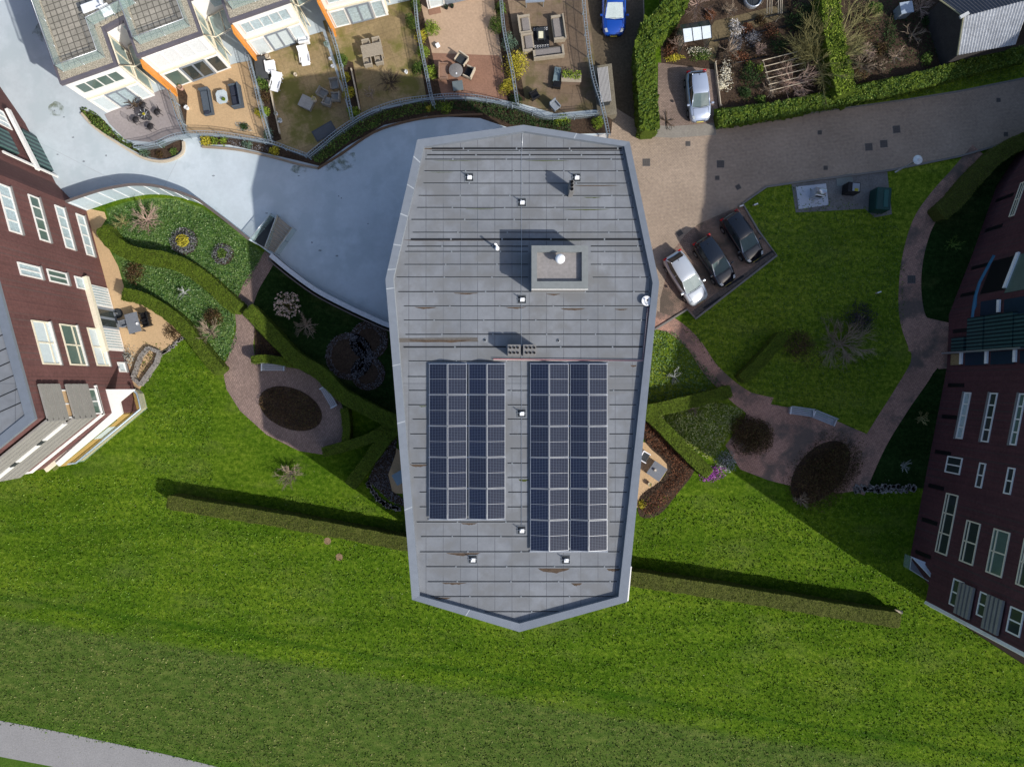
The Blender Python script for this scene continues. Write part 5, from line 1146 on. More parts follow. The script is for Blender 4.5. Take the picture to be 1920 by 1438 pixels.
bush(505, 262 - 6, 9, .9, 'grey-green tall shrub inside the mossy patio by the lower fence corner', LBLUE, 380, DZ, asp=1.3)
# plants along the garden partitions
PL = [(497, 160, 12, 1.0, LGREEN, 'green bush right of the black storage box'), (497, 185, 13, .9, LBROWN, 'pale brown bush along the fence below the storage box'), (497, 210, 9, .7, LLIME, 'yellow-green bush along the fence between ochre and mossy patio'), (645, 118, 10, .9, LGREEN, 'green bush along the fence beside the wooden table patio'), (649, 148, 9, .7, LYEL, 'yellow-flowered bush along the fence, upper one'), (657, 175, 11, .8, LYEL, 'round yellow-green bush along the fence, lower one'),
      (664, 214, 11, .8, LLIME, 'light green bush where the fence meets the curved fence'), (772, 45, 11, 1.3, LGREEN, 'tall narrow green shrub topping the fence by the tan patio', ), (812, 55, 13, 1.0, LLIME, 'lime shrub in the top left corner of the tan patio'), (790, 72, 10, .8, LYEL, 'pale yellow-pink shrub at the fence left of the tan patio'), (792, 100, 12, .9, LLIME, 'leafy lime shrub left of the round patio table'), (809, 140, 11, .9, LLIME, 'bright shrub just left of the rust armchair'), (783, 130, 11, .8, LGREEN, 'green shrub on the far side of the fence near the rust armchair'),
      (930, 50, 14, 1.1, LGREEN, 'green shrub on the fence between the tan patio and the lounge set'), (955, 85, 14, 1.2, LBLUE, 'blue-green conifer-like bush left of the wooden lounge set'), (960, 125, 24, 1.3, LYEL, 'big bright yellow shrub straddling the fence'), (950, 165, 13, 1.0, LYEL, 'smaller yellow shrub below the big bright yellow one'), (968, 190, 11, .8, LDARK, 'dark shrub at the lower end of the yellow shrub fence'), (935, 20, 10, 1.1, LGREEN, 'narrow dark green shrub by the glass porch of the fifth house'), (778, 15, 10, 1.3, LGREEN, 'upright conifer shrub at the top of the fence near the fifth house'), (458, 240, 7, .3, LDARK, 'square dark green mat-like plant in the lower corner of the ochre patio'), (488, 214, 8, .6, LYEL, 'yellow-green bush left of the fence post on the ochre patio')]
for x, y, r, h, m_, l in PL: bush(x, y, r * 1.15, h, l, m_, int(60 * r), DZ, sz=.11)
bush(338, 152, 11, 1.1, 'potted palm beside the grey door of the ochre patio', LGREEN, 260, DZ, sz=.2, cat='potted palm', name='potted_palm')
# fences -------------------------------------------------------------------------
def mesh_fence(px, label, h=1.3, zb=DZ, k=4, group='blue-grey garden fences'):
    c = spline(px, k) if k > 1 else px; pts = [P(a, b, zb + h) for a, b in c]
    t = thing('garden_fence', label, 'fence', (pts[0].x, pts[0].y, zb), group=group)
    l, r = offset(pts, .1), offset(pts, -.1)
    mb = MB(); mb.tube([(a[0], a[1], zb + h) for a in l], .022, 4); mb.tube([(a[0], a[1], zb + h) for a in r], .022, 4)
    mb.tube([(p.x, p.y, zb + h * .5) for p in pts], .022, 4); mb.build('rail', FENCE, t, world=True)
    pm_ = MB(); rg_ = MB(); L = 0; nxt = 0; nr = 0
    for i in range(len(pts) - 1):
        a, b = pts[i], pts[i + 1]; d = (b - a).length; tt = (b - a).normalized(); s = Vector((tt.y, -tt.x, 0))
        while nxt <= L + d: p = a.lerp(b, (nxt - L) / d); pm_.tube([(p.x, p.y, zb), (p.x, p.y, zb + h + .05)], .035, 5); nxt += 1.6
        while nr <= L + d: p = a.lerp(b, (nr - L) / d); rg_.tube([p - s * .1, p + s * .1], .010, 3, caps=False); nr += .2
        L += d
    pm_.build('post', FENCE, t, world=True); rg_.build('rungs', METAL, t, world=True)
    g_ = MB()
    for a, b in zip(pts, pts[1:]): g_.add([(a.x, a.y, zb + .05), (b.x, b.y, zb + .05), (b.x, b.y, zb + h), (a.x, a.y, zb + h)], [(0, 1, 2, 3)])
    g_.build('mesh_panel', glassM('fence_mesh', (.25, .31, .35), .42, .6), t, world=True)
mesh_fence([(307, 148), (322, 185), (333, 220), (347, 252)], 'garden fence between the lilac and the ochre patio')
mesh_fence([(459, 88), (476, 150), (490, 210), (506, 264)], 'garden fence between the ochre and the mossy patio')
mesh_fence([(612, 32), (632, 95), (648, 165), (660, 224)], 'garden fence left of the slatted table patio')
mesh_fence([(776, -30), (783, 50), (798, 130), (809, 182), (814, 198)], 'garden fence left of the tan and red patio')
mesh_fence([(938, -30), (944, 50), (960, 130), (970, 195)], 'garden fence through the big yellow shrub')
mesh_fence([(1092, -30), (1100, 60), (1112, 140), (1130, 200), (1142, 255)], 'garden fence beside the alley')
mesh_fence([(250, 275), (290, 268), (318, 256), (346, 250), (380, 248), (430, 252), (505, 266), (545, 280), (576, 291)], 'long curved front fence below the two leftmost patios', h=1.1)
mesh_fence([(576, 291), (600, 272), (640, 240), (690, 210), (745, 190), (800, 182), (850, 178), (900, 182), (960, 195)], 'arched front fence above the big roof left half', h=1.1)
mesh_fence([(960, 195), (990, 205), (1030, 217), (1080, 214), (1125, 210)], 'short front fence below the wooden lounge patio', h=1.1)
for (x0, y0, x1, y1, l) in ((500, 140, 524, 250, 'timber edging of the mossy patio bed'), (658, 128, 674, 205, 'timber edging of the slatted table patio bed')):
    a, b = P(x0, y0, DZ + .3), P(x1, y1, DZ + .3); mb = MB().box(((a.x + b.x) / 2, (a.y + b.y) / 2, DZ + .17), ((b - a).length, .09, .26), rz=math.atan2(b.y - a.y, b.x - a.x))
    tagit(mb.build('timber_edging', WOODL), l, 'edging')
ribbon([(152, 212), (178, 240), (222, 270), (268, 296), (308, 302), (340, 288), (343, 265)], .16, DZ - .1, DZ + .22, 'stone_edging', WOODL, 4, struct=False, label='sandy stone edging round the leftmost border', cat='edging')
ribbon([(595, 316), (640, 288), (700, 248), (760, 228), (820, 218), (905, 214)], .14, DZ - .1, DZ + .15, 'stone_edging', M('rusty_edging', (.16, .10, .06), .9), 4, struct=False, label='rusty brown edging of the middle border along the deck', cat='edging')
ribbon([(378, 275), (440, 280), (500, 292), (560, 308), (596, 315)], .14, DZ - .1, DZ + .15, 'stone_edging', M('brown_edging', (.3, .24, .18), .9), 4, struct=False, label='brown edging of the border with the lime yellow shrubs', cat='edging')

# ------------------------------------------------------------------ furniture
def legs(mb, w_, d_, h, s=.05):
    for a in (-1, 1):
        for b in (-1, 1): mb.box((a * (w_ / 2 - s), b * (d_ / 2 - s), h / 2), (s, s, h))
def armchair(loc, rot, label, mat, cush=None, w_=.75, name='armchair', group=None, back=.8, frame=None):
    t = thing(name, label, 'chair', loc, rot, group); s = 1
    MB().box((0, -.02, .38), (w_ - .14, .6, .12)).build('seat', cush or mat, t, bevel=.03)
    MB().box((0, .32, .58), (w_ - .02, .1, .5)).build('backrest', mat, t, bevel=.03)
    for a in (-1, 1): MB().box((a * (w_ / 2 - .04), 0, .46), (.08, .66, .32)).build('armrest', mat, t, bevel=.02)
    mb = MB(); legs(mb, w_ - .1, .6, .32); mb.build('leg', frame or DGREY, t); return t
def sofa(loc, rot, label, mat, cush, w_=1.7, n=2, name='sofa', d=.8):
    t = thing(name, label, 'sofa', loc, rot)
    MB().box((0, 0, .2), (w_, d, .3)).build('base', mat, t, bevel=.02)
    for k in range(n): MB().box((-w_ / 2 + .1 + (w_ - .2) * (k + .5) / n, -.05, .42), ((w_ - .24) / n - .03, d - .28, .14)).build('cushion', cush, t, bevel=.03)
    MB().box((0, d / 2 - .06, .55), (w_, .12, .5)).build('backrest', mat, t, bevel=.02)
    for a in (-1, 1): MB().box((a * (w_ / 2 - .05), -.03, .48), (.1, d - .08, .3)).build('armrest', mat, t, bevel=.02)
    return t
def table(loc, rot, label, mat, w_, d_, h=.74, slats=0, name='garden_table', leg=None, top2=None):
    t = thing(name, label, 'table', loc, rot); mb = MB()
    if slats:
        for k in range(slats): mb.box((0, -d_ / 2 + d_ * (k + .5) / slats, h), (w_, d_ / slats * .86, .04))
    else: mb.box((0, 0, h), (w_, d_, .05))
    mb.build('table_top', mat, t); mb = MB(); legs(mb, w_, d_, h - .03, .06); mb.build('leg', leg or mat, t); return t
def round_table(loc, label, mat, r, h=.72, name='round_table'):
    t = thing(name, label, 'table', loc); MB().lathe((0, 0, h - .04), [(r, 0), (r, .03), (r * .97, .04), (0, .04)], 28).build('table_top', mat, t)
    MB().tube([(0, 0, 0), (0, 0, h - .04)], .04, 8).build('leg', DGREY, t); MB().lathe((0, 0, 0), [(r * .5, 0), (r * .45, .03), (.05, .06)], 16).build('foot', DGREY, t); return t
def pot(loc, label, r, h, mat, plant, n=90, cat='flowerpot', group=None):
    t = thing('flowerpot', label, cat, loc, 0, group); MB().lathe((0, 0, 0), [(r * .75, 0), (r, h), (r * .85, h), (r * .8, h * .8), (0, h * .8)], 16).build('pot', mat, t)
    mb = MB()
    for _ in range(n): a = random.random() * 6.28; q = r * .9 * math.sqrt(random.random()); mb.leaf((math.cos(a) * q, math.sin(a) * q, h + random.uniform(0, r)), r * .45, .4)
    mb.build('plant', plant, t); return t
Z1 = DZ + .03
# lilac patio: wrought iron set
loc = P(271, 215, Z1 + .7) - Vector((0, 0, .7))
IRON = M('wrought_iron', (.035, .033, .037), .5)
t = round_table(loc, 'dark wrought iron table on the lilac patio', IRON, .42); rp = MB()
for k in range(8): a = k * .785; rp.tube([(0, 0, .74), (math.cos(a) * .44, math.sin(a) * .44, .74)], .02, 3)
rp.build('spokes', METAL, t)
for k, (a, l) in enumerate(((20, 'right of'), (110, 'above'), (200, 'left of'), (290, 'below'))):
    ar = math.radians(a); p = loc + Vector((math.cos(ar) * .85, math.sin(ar) * .85, 0)); c = thing('iron_chair', 'dark wrought iron chair ' + l + ' the iron table on the lilac patio', 'chair', p, a - 90, 'wrought iron chairs')
    MB().lathe((0, 0, .42), [(.24, 0), (.25, .03), (0, .03)], 14).build('seat', IRON, c); mb = MB()
    for q in range(5): mb.tube([(-.2 + .1 * q, .2, .44), (-.22 + .11 * q, .3, .95)], .016, 4)
    mb.tube([(-.24, .3, .95), (0, .36, .97), (.24, .3, .95)], .02, 4); mb.build('backrest', IRON, c); mb = MB(); legs(mb, .42, .42, .42, .03); mb.build('leg', IRON, c)
pot(loc + Vector((0, .0, .72)), 'yellow plant pot in the middle of the dark iron table', .09, .12, LYEL, LYEL, 40)
bare(256, 200, 22, 1.1, 'dark leafless bush casting a tangle on the lilac patio', TWIGD, 8, 2, 4, DZ, cat='shrub', name='bare_shrub')
# ochre patio
t = thing('lounger_sofa', 'long slate grey lounger sofa, left one on the ochre patio', 'sofa', P(391, 195, Z1), 0); t.rotation_euler = (0, 0, math.radians(-80))
SL = M('slate_fabric', (.075, .095, .12), .8, .1); SL2 = M('navy_fabric', (.03, .036, .055), .8, .1)
MB().box((0, 0, .22), (1.9, .72, .3)).build('base', SL, t, bevel=.03); MB().box((-.9, 0, .45), (.16, .72, .5)).build('backrest', SL, t, bevel=.03)
MB().box((0, .32, .42), (1.9, .1, .3)).build('armrest', SL, t, bevel=.03); MB().box((0, -.05, .42), (1.6, .52, .1)).build('cushion', SL, t, bevel=.03); MB().box((.85, -.04, .5), (.25, .4, .12)).build('pillow', SL2, t, bevel=.04)
sofa(P(446, 184, Z1), -80 + 180 - 180, 'dark two-seat sofa, right one on the ochre patio', SL, SL2, 1.7, 2)
t = thing('coffee_table', 'pale glass coffee table between the two grey sofas on the ochre patio', 'table', P(420, 186, Z1), 10)
MB().prism([(-.25, -.5), (.25, -.5), (.42, -.3), (.42, .3), (.25, .5), (-.25, .5), (-.42, .3), (-.42, -.3)], .38, .42).build('table_top', M('pale_glass', (.45, .52, .56), .15), t); mb = MB(); legs(mb, .6, .8, .38); mb.build('leg', METAL, t)
pot(P(420, 187, Z1 + .45), 'small round green centrepiece on the pale coffee table', .14, .1, LLIME, LGREEN, 70)
pot(P(352, 204, Z1), 'white watering can shaped pot beside the fence of the ochre patio', .16, .3, WPLAST, LSILV, 20)
pot(P(341, 167, Z1), 'pinkish clay pot below the potted palm', .2, .35, M('clay', (.4, .25, .2), .8), LGREEN, 30)
cover('gravel_garden', [(440, 230), (462, 230), (478, 248), (448, 246)], LSILV, 220, .12, .1, Z1, label='patch of pale pebbles in the lower corner of the ochre patio')
# mossy patio
armchair(P(512, 131, Z1), 100, 'white armchair beside the black storage box', WPLAST, name='armchair', w_=.85)
armchair(P(573, 80, Z1), 190, 'white chair tucked against the facade of the curtained house', WPLAST, w_=.8)
def slounger(loc, rot, label):
    t = thing('sun_lounger', label, 'lounger', loc, rot); MB().box((0, -.2, .32), (.62, .75, .08)).build('seat', WPLAST, t, bevel=.03)
    mb = MB().add([(-.33, .1, .34), (.33, .1, .34), (.38, .72, .85), (-.38, .72, .85), (-.33, .1, .27), (.33, .1, .27), (.38, .76, .78), (-.38, .76, .78)], [(0, 1, 2, 3), (7, 6, 5, 4), (0, 4, 5, 1), (1, 5, 6, 2), (2, 6, 7, 3), (3, 7, 4, 0)]); mb.build('backrest', WPLAST, t)
    for a in (-1, 1): MB().box((a * .36, 0, .48), (.06, .7, .05)).build('armrest', WPLAST, t)
    mb = MB(); legs(mb, .66, .7, .45, .05); mb.build('leg', WPLAST, t); return t
slounger(P(574, 113, Z1), 10, 'white reclining chair alone in the upper middle of the mossy patio'); slounger(P(520, 161, Z1), -15, 'white reclining chair below the white armchair by the fence')
table(P(527, 146, Z1), 5, 'small square white side table between the white armchair and recliner', WPLAST, .4, .4, .4, name='side_table')
pot(P(504, 110, Z1), 'square beige planter at the facade corner of the mossy patio', .2, .4, WOODL, TWIG, 30)
pot(P(555, 142, Z1), 'small square beige planter alone in the middle of the mossy patio', .13, .25, WOODL, TWIG, 10)
pot(P(519, 215, Z1), 'upper small white pot by the timber edging', .14, .25, WPLAST, LGREEN, 30); pot(P(526, 228, Z1), 'lower square white pot by the timber edging', .18, .25, WPLAST, LDARK, 40)
t = thing('storage_box', 'black garden storage box beside the fence of the mossy patio', 'storage box', P(492, 131, Z1 + .3) - Vector((0, 0, .3)), 8)
MB().box((0, 0, .3), (.8, 1.6, .6)).build('body', DGREY, t, bevel=.02); MB().box((0, 0, .63), (.86, 1.66, .05)).build('lid', M('dark_slate', (.06, .065, .07), .6), t, bevel=.01)
t = thing('low_table', 'square grey wicker table in the lower part of the mossy patio', 'table', P(577, 196, Z1), -25)
WK = M('grey_wicker', (.24, .225, .2), .9, .2, 6, 30, .3); MB().box((0, 0, .2), (.95, .85, .36)).build('base', WK, t); MB().box((0, 0, .4), (1.0, .9, .04)).build('table_top', M('grey_top', (.30, .30, .29), .6), t)
pot(P(587, 190, Z1 + .02) + Vector((.15, 0, 0)), 'tan round bowl beside the grey wicker table', .19, .45, WOODL, LYEL, 30)
for x, y, r_, l in ((608, 180, 60, 'tilted grey wicker armchair nearest the tan bowl'), (630, 163, 10, 'grey wicker armchair, top one against the fence'), (617, 195, 160, 'grey wicker armchair, lowest of the four'), (632, 187, -90, 'grey wicker armchair, right one against the fence')): armchair(P(x, y, Z1), r_, l, WK, M('grey_cushion', (.2, .21, .21), .8), w_=.66, group='grey wicker armchairs')
t = thing('ground_mat', 'dark slate mat lying inside the curved fence of the mossy patio', 'mat', P(608, 247, Z1), 30)
MB().box((0, 0, .02), (1.7, .9, .04)).build('mat', M('mat_grey', (.07, .08, .095), .9), t); MB().box((0, .0, .045), (1.5, .7, .01)).build('centre', M('mat_grey2', (.085, .095, .11), .9), t)
for x, y, l in ((620, 112, 'small white ring pot by the fence, upper one'), (624, 126, 'small reddish ring pot by the fence, lower one')): pot(P(x, y, Z1), l, .12, .2, WPLAST, SOIL, 5)
pot(P(615, 88, Z1), 'glass lantern like pale green planter by the upper fence of the mossy patio', .2, .5, RAIL, LBLUE, 40)
# slatted table set
WD = M('weathered_teak', (.34, .295, .23), .85, .15, 4, 30, .2)
table(P(701, 103, Z1 + .0), 12, 'slatted weathered teak table on the brown mossy patio', WD, 1.55, .95, .74, 10)
for x, y, r_, l in ((692, 122, 192, 'teak chair at the lower left of the slatted table'), (713, 118, 192, 'teak chair at the lower right of the slatted table'), (690, 92, 12, 'teak chair at the upper left of the slatted table'), (709, 88, 12, 'teak chair at the upper right of the slatted table')): armchair(P(x, y, Z1), r_, l, WD, w_=.62, frame=WD, group='teak chairs round the slatted table')
bare(735, 160, 24, .9, 'dry dark shrub in the shaded lower part of the teak table patio', TWIGD, 10, 3, 4, DZ, cat='shrub', name='bare_shrub')
bare(697, 180, 13, .7, 'small pale dry shrub by the arched fence of the teak table patio', TWIG, 8, 2, 4, DZ, cat='shrub', name='bare_shrub')
pot(P(762, 137, Z1), 'small pale pot near the right fence of the teak table patio', .13, .25, WPLAST, LSILV, 30)
# tan/red patio
round_table(P(856, 140, Z1), 'round glass-topped table on the red paving', M('grey_glass', (.20, .19, .185), .15), .52)
pot(P(856, 139, Z1 + .7), 'small white cup on the round glass table', .06, .09, WPLAST, WPLAST, 4)
RW = M('rust_wicker', (.26, .165, .12), .9, .2, 6, 30, .3)
armchair(P(833, 139, Z1), 90, 'rust wicker armchair left of the round glass table', RW, RW, 1.2); armchair(P(866, 117, Z1), -35, 'tan and dark wicker armchair above the round glass table', WOODL, DGREY, .9); armchair(P(880, 141, Z1), -115, 'black cushioned armchair right of the round glass table', WOODL, BLACK, .85)
t = thing('stool', 'square blue-grey stool below the round glass table', 'stool', P(859, 165, Z1), 8); MB().box((0, 0, .36), (.78, .72, .1)).build('seat', M('blue_grey', (.14, .17, .18), .7), t, bevel=.02); mb = MB(); legs(mb, .7, .65, .32); mb.build('leg', DGREY, t)
t = thing('table_lamp', 'small white tilted lamp on the tan paving', 'lamp', P(821, 88, Z1), 30); MB().box((0, 0, .2), (.3, .3, .2)).build('shade', WPLAST, t, bevel=.02); MB().tube([(0, 0, 0), (0, 0, .12)], .03, 6).build('foot', METAL, t)
t = thing('doormat', 'brown doormat below the door of the fifth house', 'mat', P(815, 22, Z1), 12); MB().box((0, 0, .02), (.9, .4, .03)).build('mat', REDP, t)
pot(P(837, 16, Z1), 'left of two dark pots by the fifth house door', .16, .25, BLACK, LDARK, 40); pot(P(848, 14, Z1), 'right of two dark pots by the fifth house door', .14, .25, BLACK, LDARK, 40)
# lounge patio
CUSH = M('greige_cushion', (.22, .20, .19), .9, .15)
def crate_sofa(loc, rot, label, w_, d=.85, backl=True):
    t = thing('wooden_sofa', label, 'sofa', loc, rot); MB().box((0, 0, .16), (w_, d, .3)).build('base', WD, t); MB().box((0, -.06, .36), (w_ - .3, d - .3, .12)).build('cushion', CUSH, t, bevel=.03)
    mb = MB()
    for k in range(4): mb.box((0, d / 2 + .02 - .07 * 0, .34 + .1 * k), (w_, .09, .07))
    mb.build('backrest', WD, t)
    for a in (-1, 1): MB().box((a * (w_ / 2 - .07), -.02, .42), (.16, d - .02, .24)).build('armrest', WD, t)
    return t
crate_sofa(P(984, 52, Z1), 98, 'weathered wooden sofa, upper left piece of the lounge set', 1.35); crate_sofa(P(990, 85, Z1), 98, 'weathered wooden sofa, lower left piece of the lounge set', 1.35); crate_sofa(P(1028, 103, Z1), 187, 'weathered wooden bench sofa below the patterned rug', 2.3, .75); crate_sofa(P(1046, 58, Z1), -82, 'weathered wooden sofa right of the patterned rug', 1.8)
t = thing('outdoor_rug', 'black and white diamond patterned rug between the wooden sofas', 'rug', P(1015, 72, Z1), 4); MB().box((0, 0, .01), (1.15, 1.75, .02)).build('rug', BLACK, t)
mb = MB()
for i in range(6):
    for j in (0, 1, 2, 11, 12):
        x, y = -.48 + .19 * i, -.82 + .13 * j; mb.tube([(x - .07, y - .05, .024), (x + .07, y + .05, .024)], .010, 3); mb.tube([(x - .07, y + .05, .024), (x + .07, y - .05, .024)], .010, 3)
mb.build('pattern', WPLAST, t)
table(P(1014, 68, Z1 + .02), 5, 'low dark coffee table with a cream tray on the patterned rug', DGREY, .6, .9, .35, name='coffee_table'); t = thing('tray', 'cream rectangular tray on the low dark table', 'tray', P(1014, 66, Z1 + .4)); MB().box((0, 0, .02), (.36, .52, .04)).build('tray', M('cream_tray', (.6, .58, .42), .5), t, bevel=.01); MB().box((0, 0, .045), (.28, .44, .01)).build('inlay', M('cream_tray2', (.68, .66, .5), .5), t)
table(P(1002, 4, Z1), 3, 'pale metal table at the top of the lounge patio', METAL, 1.4, .9, .74, name='garden_table')
t = thing('sun_lounger', 'dark lounger with pale blue cushion on the brown patio', 'lounger', P(1043, 150, Z1), -8); MB().box((0, .25, .32), (.5, 1.1, .08)).build('cushion', M('blue_cushion', (.16, .22, .24), .7), t, bevel=.03); MB().box((.1, -.5, .3), (.6, .6, .12)).build('seat', BLACK, t, bevel=.03); MB().box((.1, -.78, .48), (.6, .08, .4)).build('backrest', BLACK, t); mb = MB(); legs(mb, .5, 1.5, .28); mb.build('leg', BLACK, t)
t = thing('planter_box', 'rectangular wooden planter full of lime green leaves', 'planter', P(1071, 148, Z1 + .5) - Vector((0, 0, .5)), -2); MB().box((0, 0, .3), (1.4, .5, .6)).build('box', M('brown_box', (.22, .16, .12), .8), t); MB().box((0, 0, .61), (1.48, .58, .03)).build('rim', WD, t)
mb = MB()
for _ in range(420): mb.leaf((random.uniform(-.7, .7), random.uniform(-.1, .5), random.uniform(.6, 1.0)), .13, .4)
mb.build('plant', LLIME, t)
armchair(P(1002, 183, Z1), 120, 'dark armchair in the lower left of the brown patio', BLACK, w_=.6); armchair(P(1040, 203, Z1), 40, 'dark blue-grey chair against the lower fence of the brown patio', GREY, w_=.6)
# log store and screen by the alley
t = thing('wood_store', 'narrow slatted wood store with grey corrugated roof beside the alley', 'shed', P(1132, 165, 0), 0)
MB().prism([tuple(P(a, b, 1.6)[:2]) for a, b in ((1112, 122), (1148, 116), (1158, 212), (1122, 216))], 0, 1.3).build('deck', M('mossy_wood', (.17, .15, .11), .9, .3, 2, 18, .3), t, world=True)
mb = MB()
for k in range(8):
    a, b = k / 8, (k + .75) / 8; q = [(1120 + 20 * a, 128 - 3 * a), (1120 + 20 * b, 128 - 3 * b), (1127 + 20 * b, 192 - 3 * b), (1127 + 20 * a, 192 - 3 * a)]; mb.prism([tuple(P(x, y, 2.3)[:2]) for x, y in q], 2.22, 2.3)
mb.build('roof', M('grey_slats', (.36, .35, .34), .8, .1), t, world=True); MB().prism([tuple(P(x, y, 2.2)[:2]) for x, y in ((1122, 129), (1139, 126), (1146, 188), (1128, 192))], .2, 2.2).build('body', DGREY, t, world=True)
t = thing('bin', 'black wheeled bin at the lower end of the wood store', 'bin', P(1140, 199, 0), 5); MB().box((0, 0, .5), (.55, .6, 1.0)).build('body', BLACK, t, bevel=.03); MB().box((0, 0, 1.03), (.6, .66, .06)).build('lid', DGREY, t, bevel=.02)
# left terrace table set
SLT = M('slate_top', (.16, .175, .2), .6, .1)
table(P(259, 607, .0), -75, 'slate grey rectangular table on the ochre terrace at the left', SLT, 1.5, .95, .74, leg=DGREY)
t = pot(P(258, 607, .78), 'small white bowl on the slate grey table', .11, .07, WPLAST, LSILV, 5)
for x, y, r_, l in ((277, 594, -75, 'black metal chair right of the slate table, upper one'), (280, 607, -75, 'black metal chair right of the slate table, lower one'), (241, 607, 105, 'grey chair left of the slate table')): armchair(P(x, y, .02), r_, l, SLT if 'grey' in l else BLACK, w_=.55)
t = thing('parasol_base', 'round dark parasol base against the bay window of the left building', 'parasol base', P(221, 588, .02)); MB().lathe((0, 0, 0), [(.38, 0), (.38, .06), (.3, .09), (.05, .1)], 20).build('plate', DGREY, t); MB().tube([(0, 0, .1), (0, 0, .5)], .04, 8).build('tube', METAL, t)
table(P(1228, 881, .02), -35, 'square grey table on the small terrace right of the big roof', SLT, 1.15, 1.15, .74, leg=DGREY)
t = thing('candle_jar', 'small brown candle jar on the square grey table', 'jar', P(1228, 881, .79)); MB().lathe((0, 0, 0), [(.1, 0), (.1, .16), (.07, .16), (.07, .05), (0, .05)], 12).build('glass', WOODL, t); MB().lathe((0, 0, .05), [(.05, 0), (.05, .09), (0, .09)], 8).build('candle', WPLAST, t)
pot(P(1217, 907, .02), 'small pale round pot below the square grey table', .17, .3, WOODL, LYEL, 30)
armchair(P(1206, 855, .02), 60, 'dark framed white lounge chair half under the right roof edge', WPLAST, DGREY, .8)
table(P(752, 893, .02), 30, 'blue-grey table corner showing at the left edge of the big roof', M('bluegrey_table', (.2, .28, .33), .6), .9, .9, .7)

# benches
def bench(loc, rot, label, mat, w_=1.75):
    t = thing('park_bench', label, 'bench', loc, rot, 'grey garden benches'); mb = MB()
    for k in range(4): mb.box((0, -.2 + .13 * k, .43), (w_, .10, .04))
    mb.build('seat', mat, t); mb = MB()
    for k in range(3): mb.box((0, .28 + .03 * k, .55 + .13 * k), (w_, .03, .1))
    mb.build('backrest', mat, t)
    for a in (-1, 1): mb = MB().box((a * (w_ / 2 - .06), .02, .2), (.07, .5, .4)).box((a * (w_ / 2 - .04), 0, .62), (.07, .55, .05)); mb.build('leg', METAL, t)
    return t
BW = M('bench_grey', (.33, .34, .37), .6, .1)
bench(P(516, 689), 0, 'grey slatted bench with its back to the short hedge above the left plaza', BW); bench(P(619, 744), -60, 'tilted grey slatted bench at the right side of the left plaza', BW)
BT = M('bench_pale', (.34, .38, .43), .6, .1); bench(P(1498, 772), -8, 'pale bench, left one of the pair on the right plaza', BT, 1.8); bench(P(1540, 784), -22, 'pale bench, right one of the pair on the right plaza', BT, 1.8)

# street things ------------------------------------------------------------------
def cover_plate(x, y, s, label, rot=0, z=.014, mat=None, rnd=False):
    t = thing('drain_cover', label, 'drain cover', P(x, y, z), rot, 'drain covers in the paving'); k = s / PPM
    MB().box((0, 0, .006), (k, k, .012)).build('frame', M('plate_frame', (.12, .11, .105), .7), t)
    mb = MB()
    for i in range(4):
        for j in range(4): mb.box((-k * .33 + k * .22 * i, -k * .33 + k * .22 * j, .016), (k * .17, k * .17, .008))
    mb.build('lid', mat or M('plate_iron', (.075, .068, .062), .6, .2), t)
for x, y, s, l, r_ in ((1212, 305, 14, 'square iron cover on the sunny pavers just right of the roof', 0), (1351, 308, 14, 'square iron cover at the start of the shaded road', 0), (1290, 270, 9, 'small drain between the roof and the driveway', 0), (1384, 351, 9, 'small tilted drain above the right black car', 30), (1274, 437, 11, 'tilted drain at the upper corner of the parking', 35), (1629, 276, 14, 'left cover of the close pair on the shaded road', 4), (1657, 270, 14, 'right cover of the close pair on the shaded road', 4), (1681, 243, 14, 'square cover above the close pair on the shaded road', 6), (1548, 315, 8, 'small drain at the lower kerb above the pale container pad', 0), (1537, 249, 8, 'small drain at the upper side of the road', 0), (1872, 188, 8, 'small drain at the upper right of the road', 0), (1886, 252, 8, 'small drain at the right end of the road', 0), (1709, 524, 15, 'square dark cover set in the curved brick path', 0), (1345, 334, 8, 'small drain in the lit paving edge left of the tilted one', 0)):
    cover_plate(x, y, s, l, r_, .035 if x == 1709 else .016)
# underground container pad
pad = thing('container_pad', 'grey paved pad for waste containers beside the shaded road', 'paving pad', P(1575, 365)); GS = M('pad_slabs', (.16, .155, .15), .9, .4, 1.2, 8, .2)
MB().prism(pw([(1484, 346), (1663, 322), (1672, 402), (1640, 408), (1622, 392), (1492, 399)]), -.1, .03).build('slabs', GS, pad, world=True)
MB().prism(pw([(1492, 351), (1548, 345), (1553, 385), (1497, 393)]), 0, .08).build('platform', M('pale_platform', (.45, .48, .54), .5, .08), pad, world=True)
MB().prism(pw([(1567, 331), (1597, 326), (1600, 346), (1569, 350)]), 0, .05).build('plate', M('greenish_plate', (.17, .19, .18), .7), pad, world=True)
t = thing('waste_container', 'shiny steel waste inlet on the pale square platform', 'waste container', P(1528, 366, .08), -10); MB().box((0, 0, .5), (.75, .65, 1.0)).build('body', METAL, t, bevel=.05)
MB().tube([(-.36, 0, 1.02), (.36, 0, 1.02)], .26, 14).build('drum', METAL, t); MB().box((0, -.3, .8), (.4, .1, .3)).build('hatch', DGREY, t)
t = thing('waste_container', 'black waste inlet with yellow-green sticker beside the steel one', 'waste container', P(1590, 358, .05), -5); MB().box((0, 0, .5), (.95, .75, 1.0)).build('body', BLACK, t, bevel=.04); MB().box((.12, .0, 1.03), (.55, .6, .06)).build('lid', GREY, t, bevel=.02); MB().box((.15, -.2, 1.065), (.28, .2, .01)).build('sticker', LYEL, t)
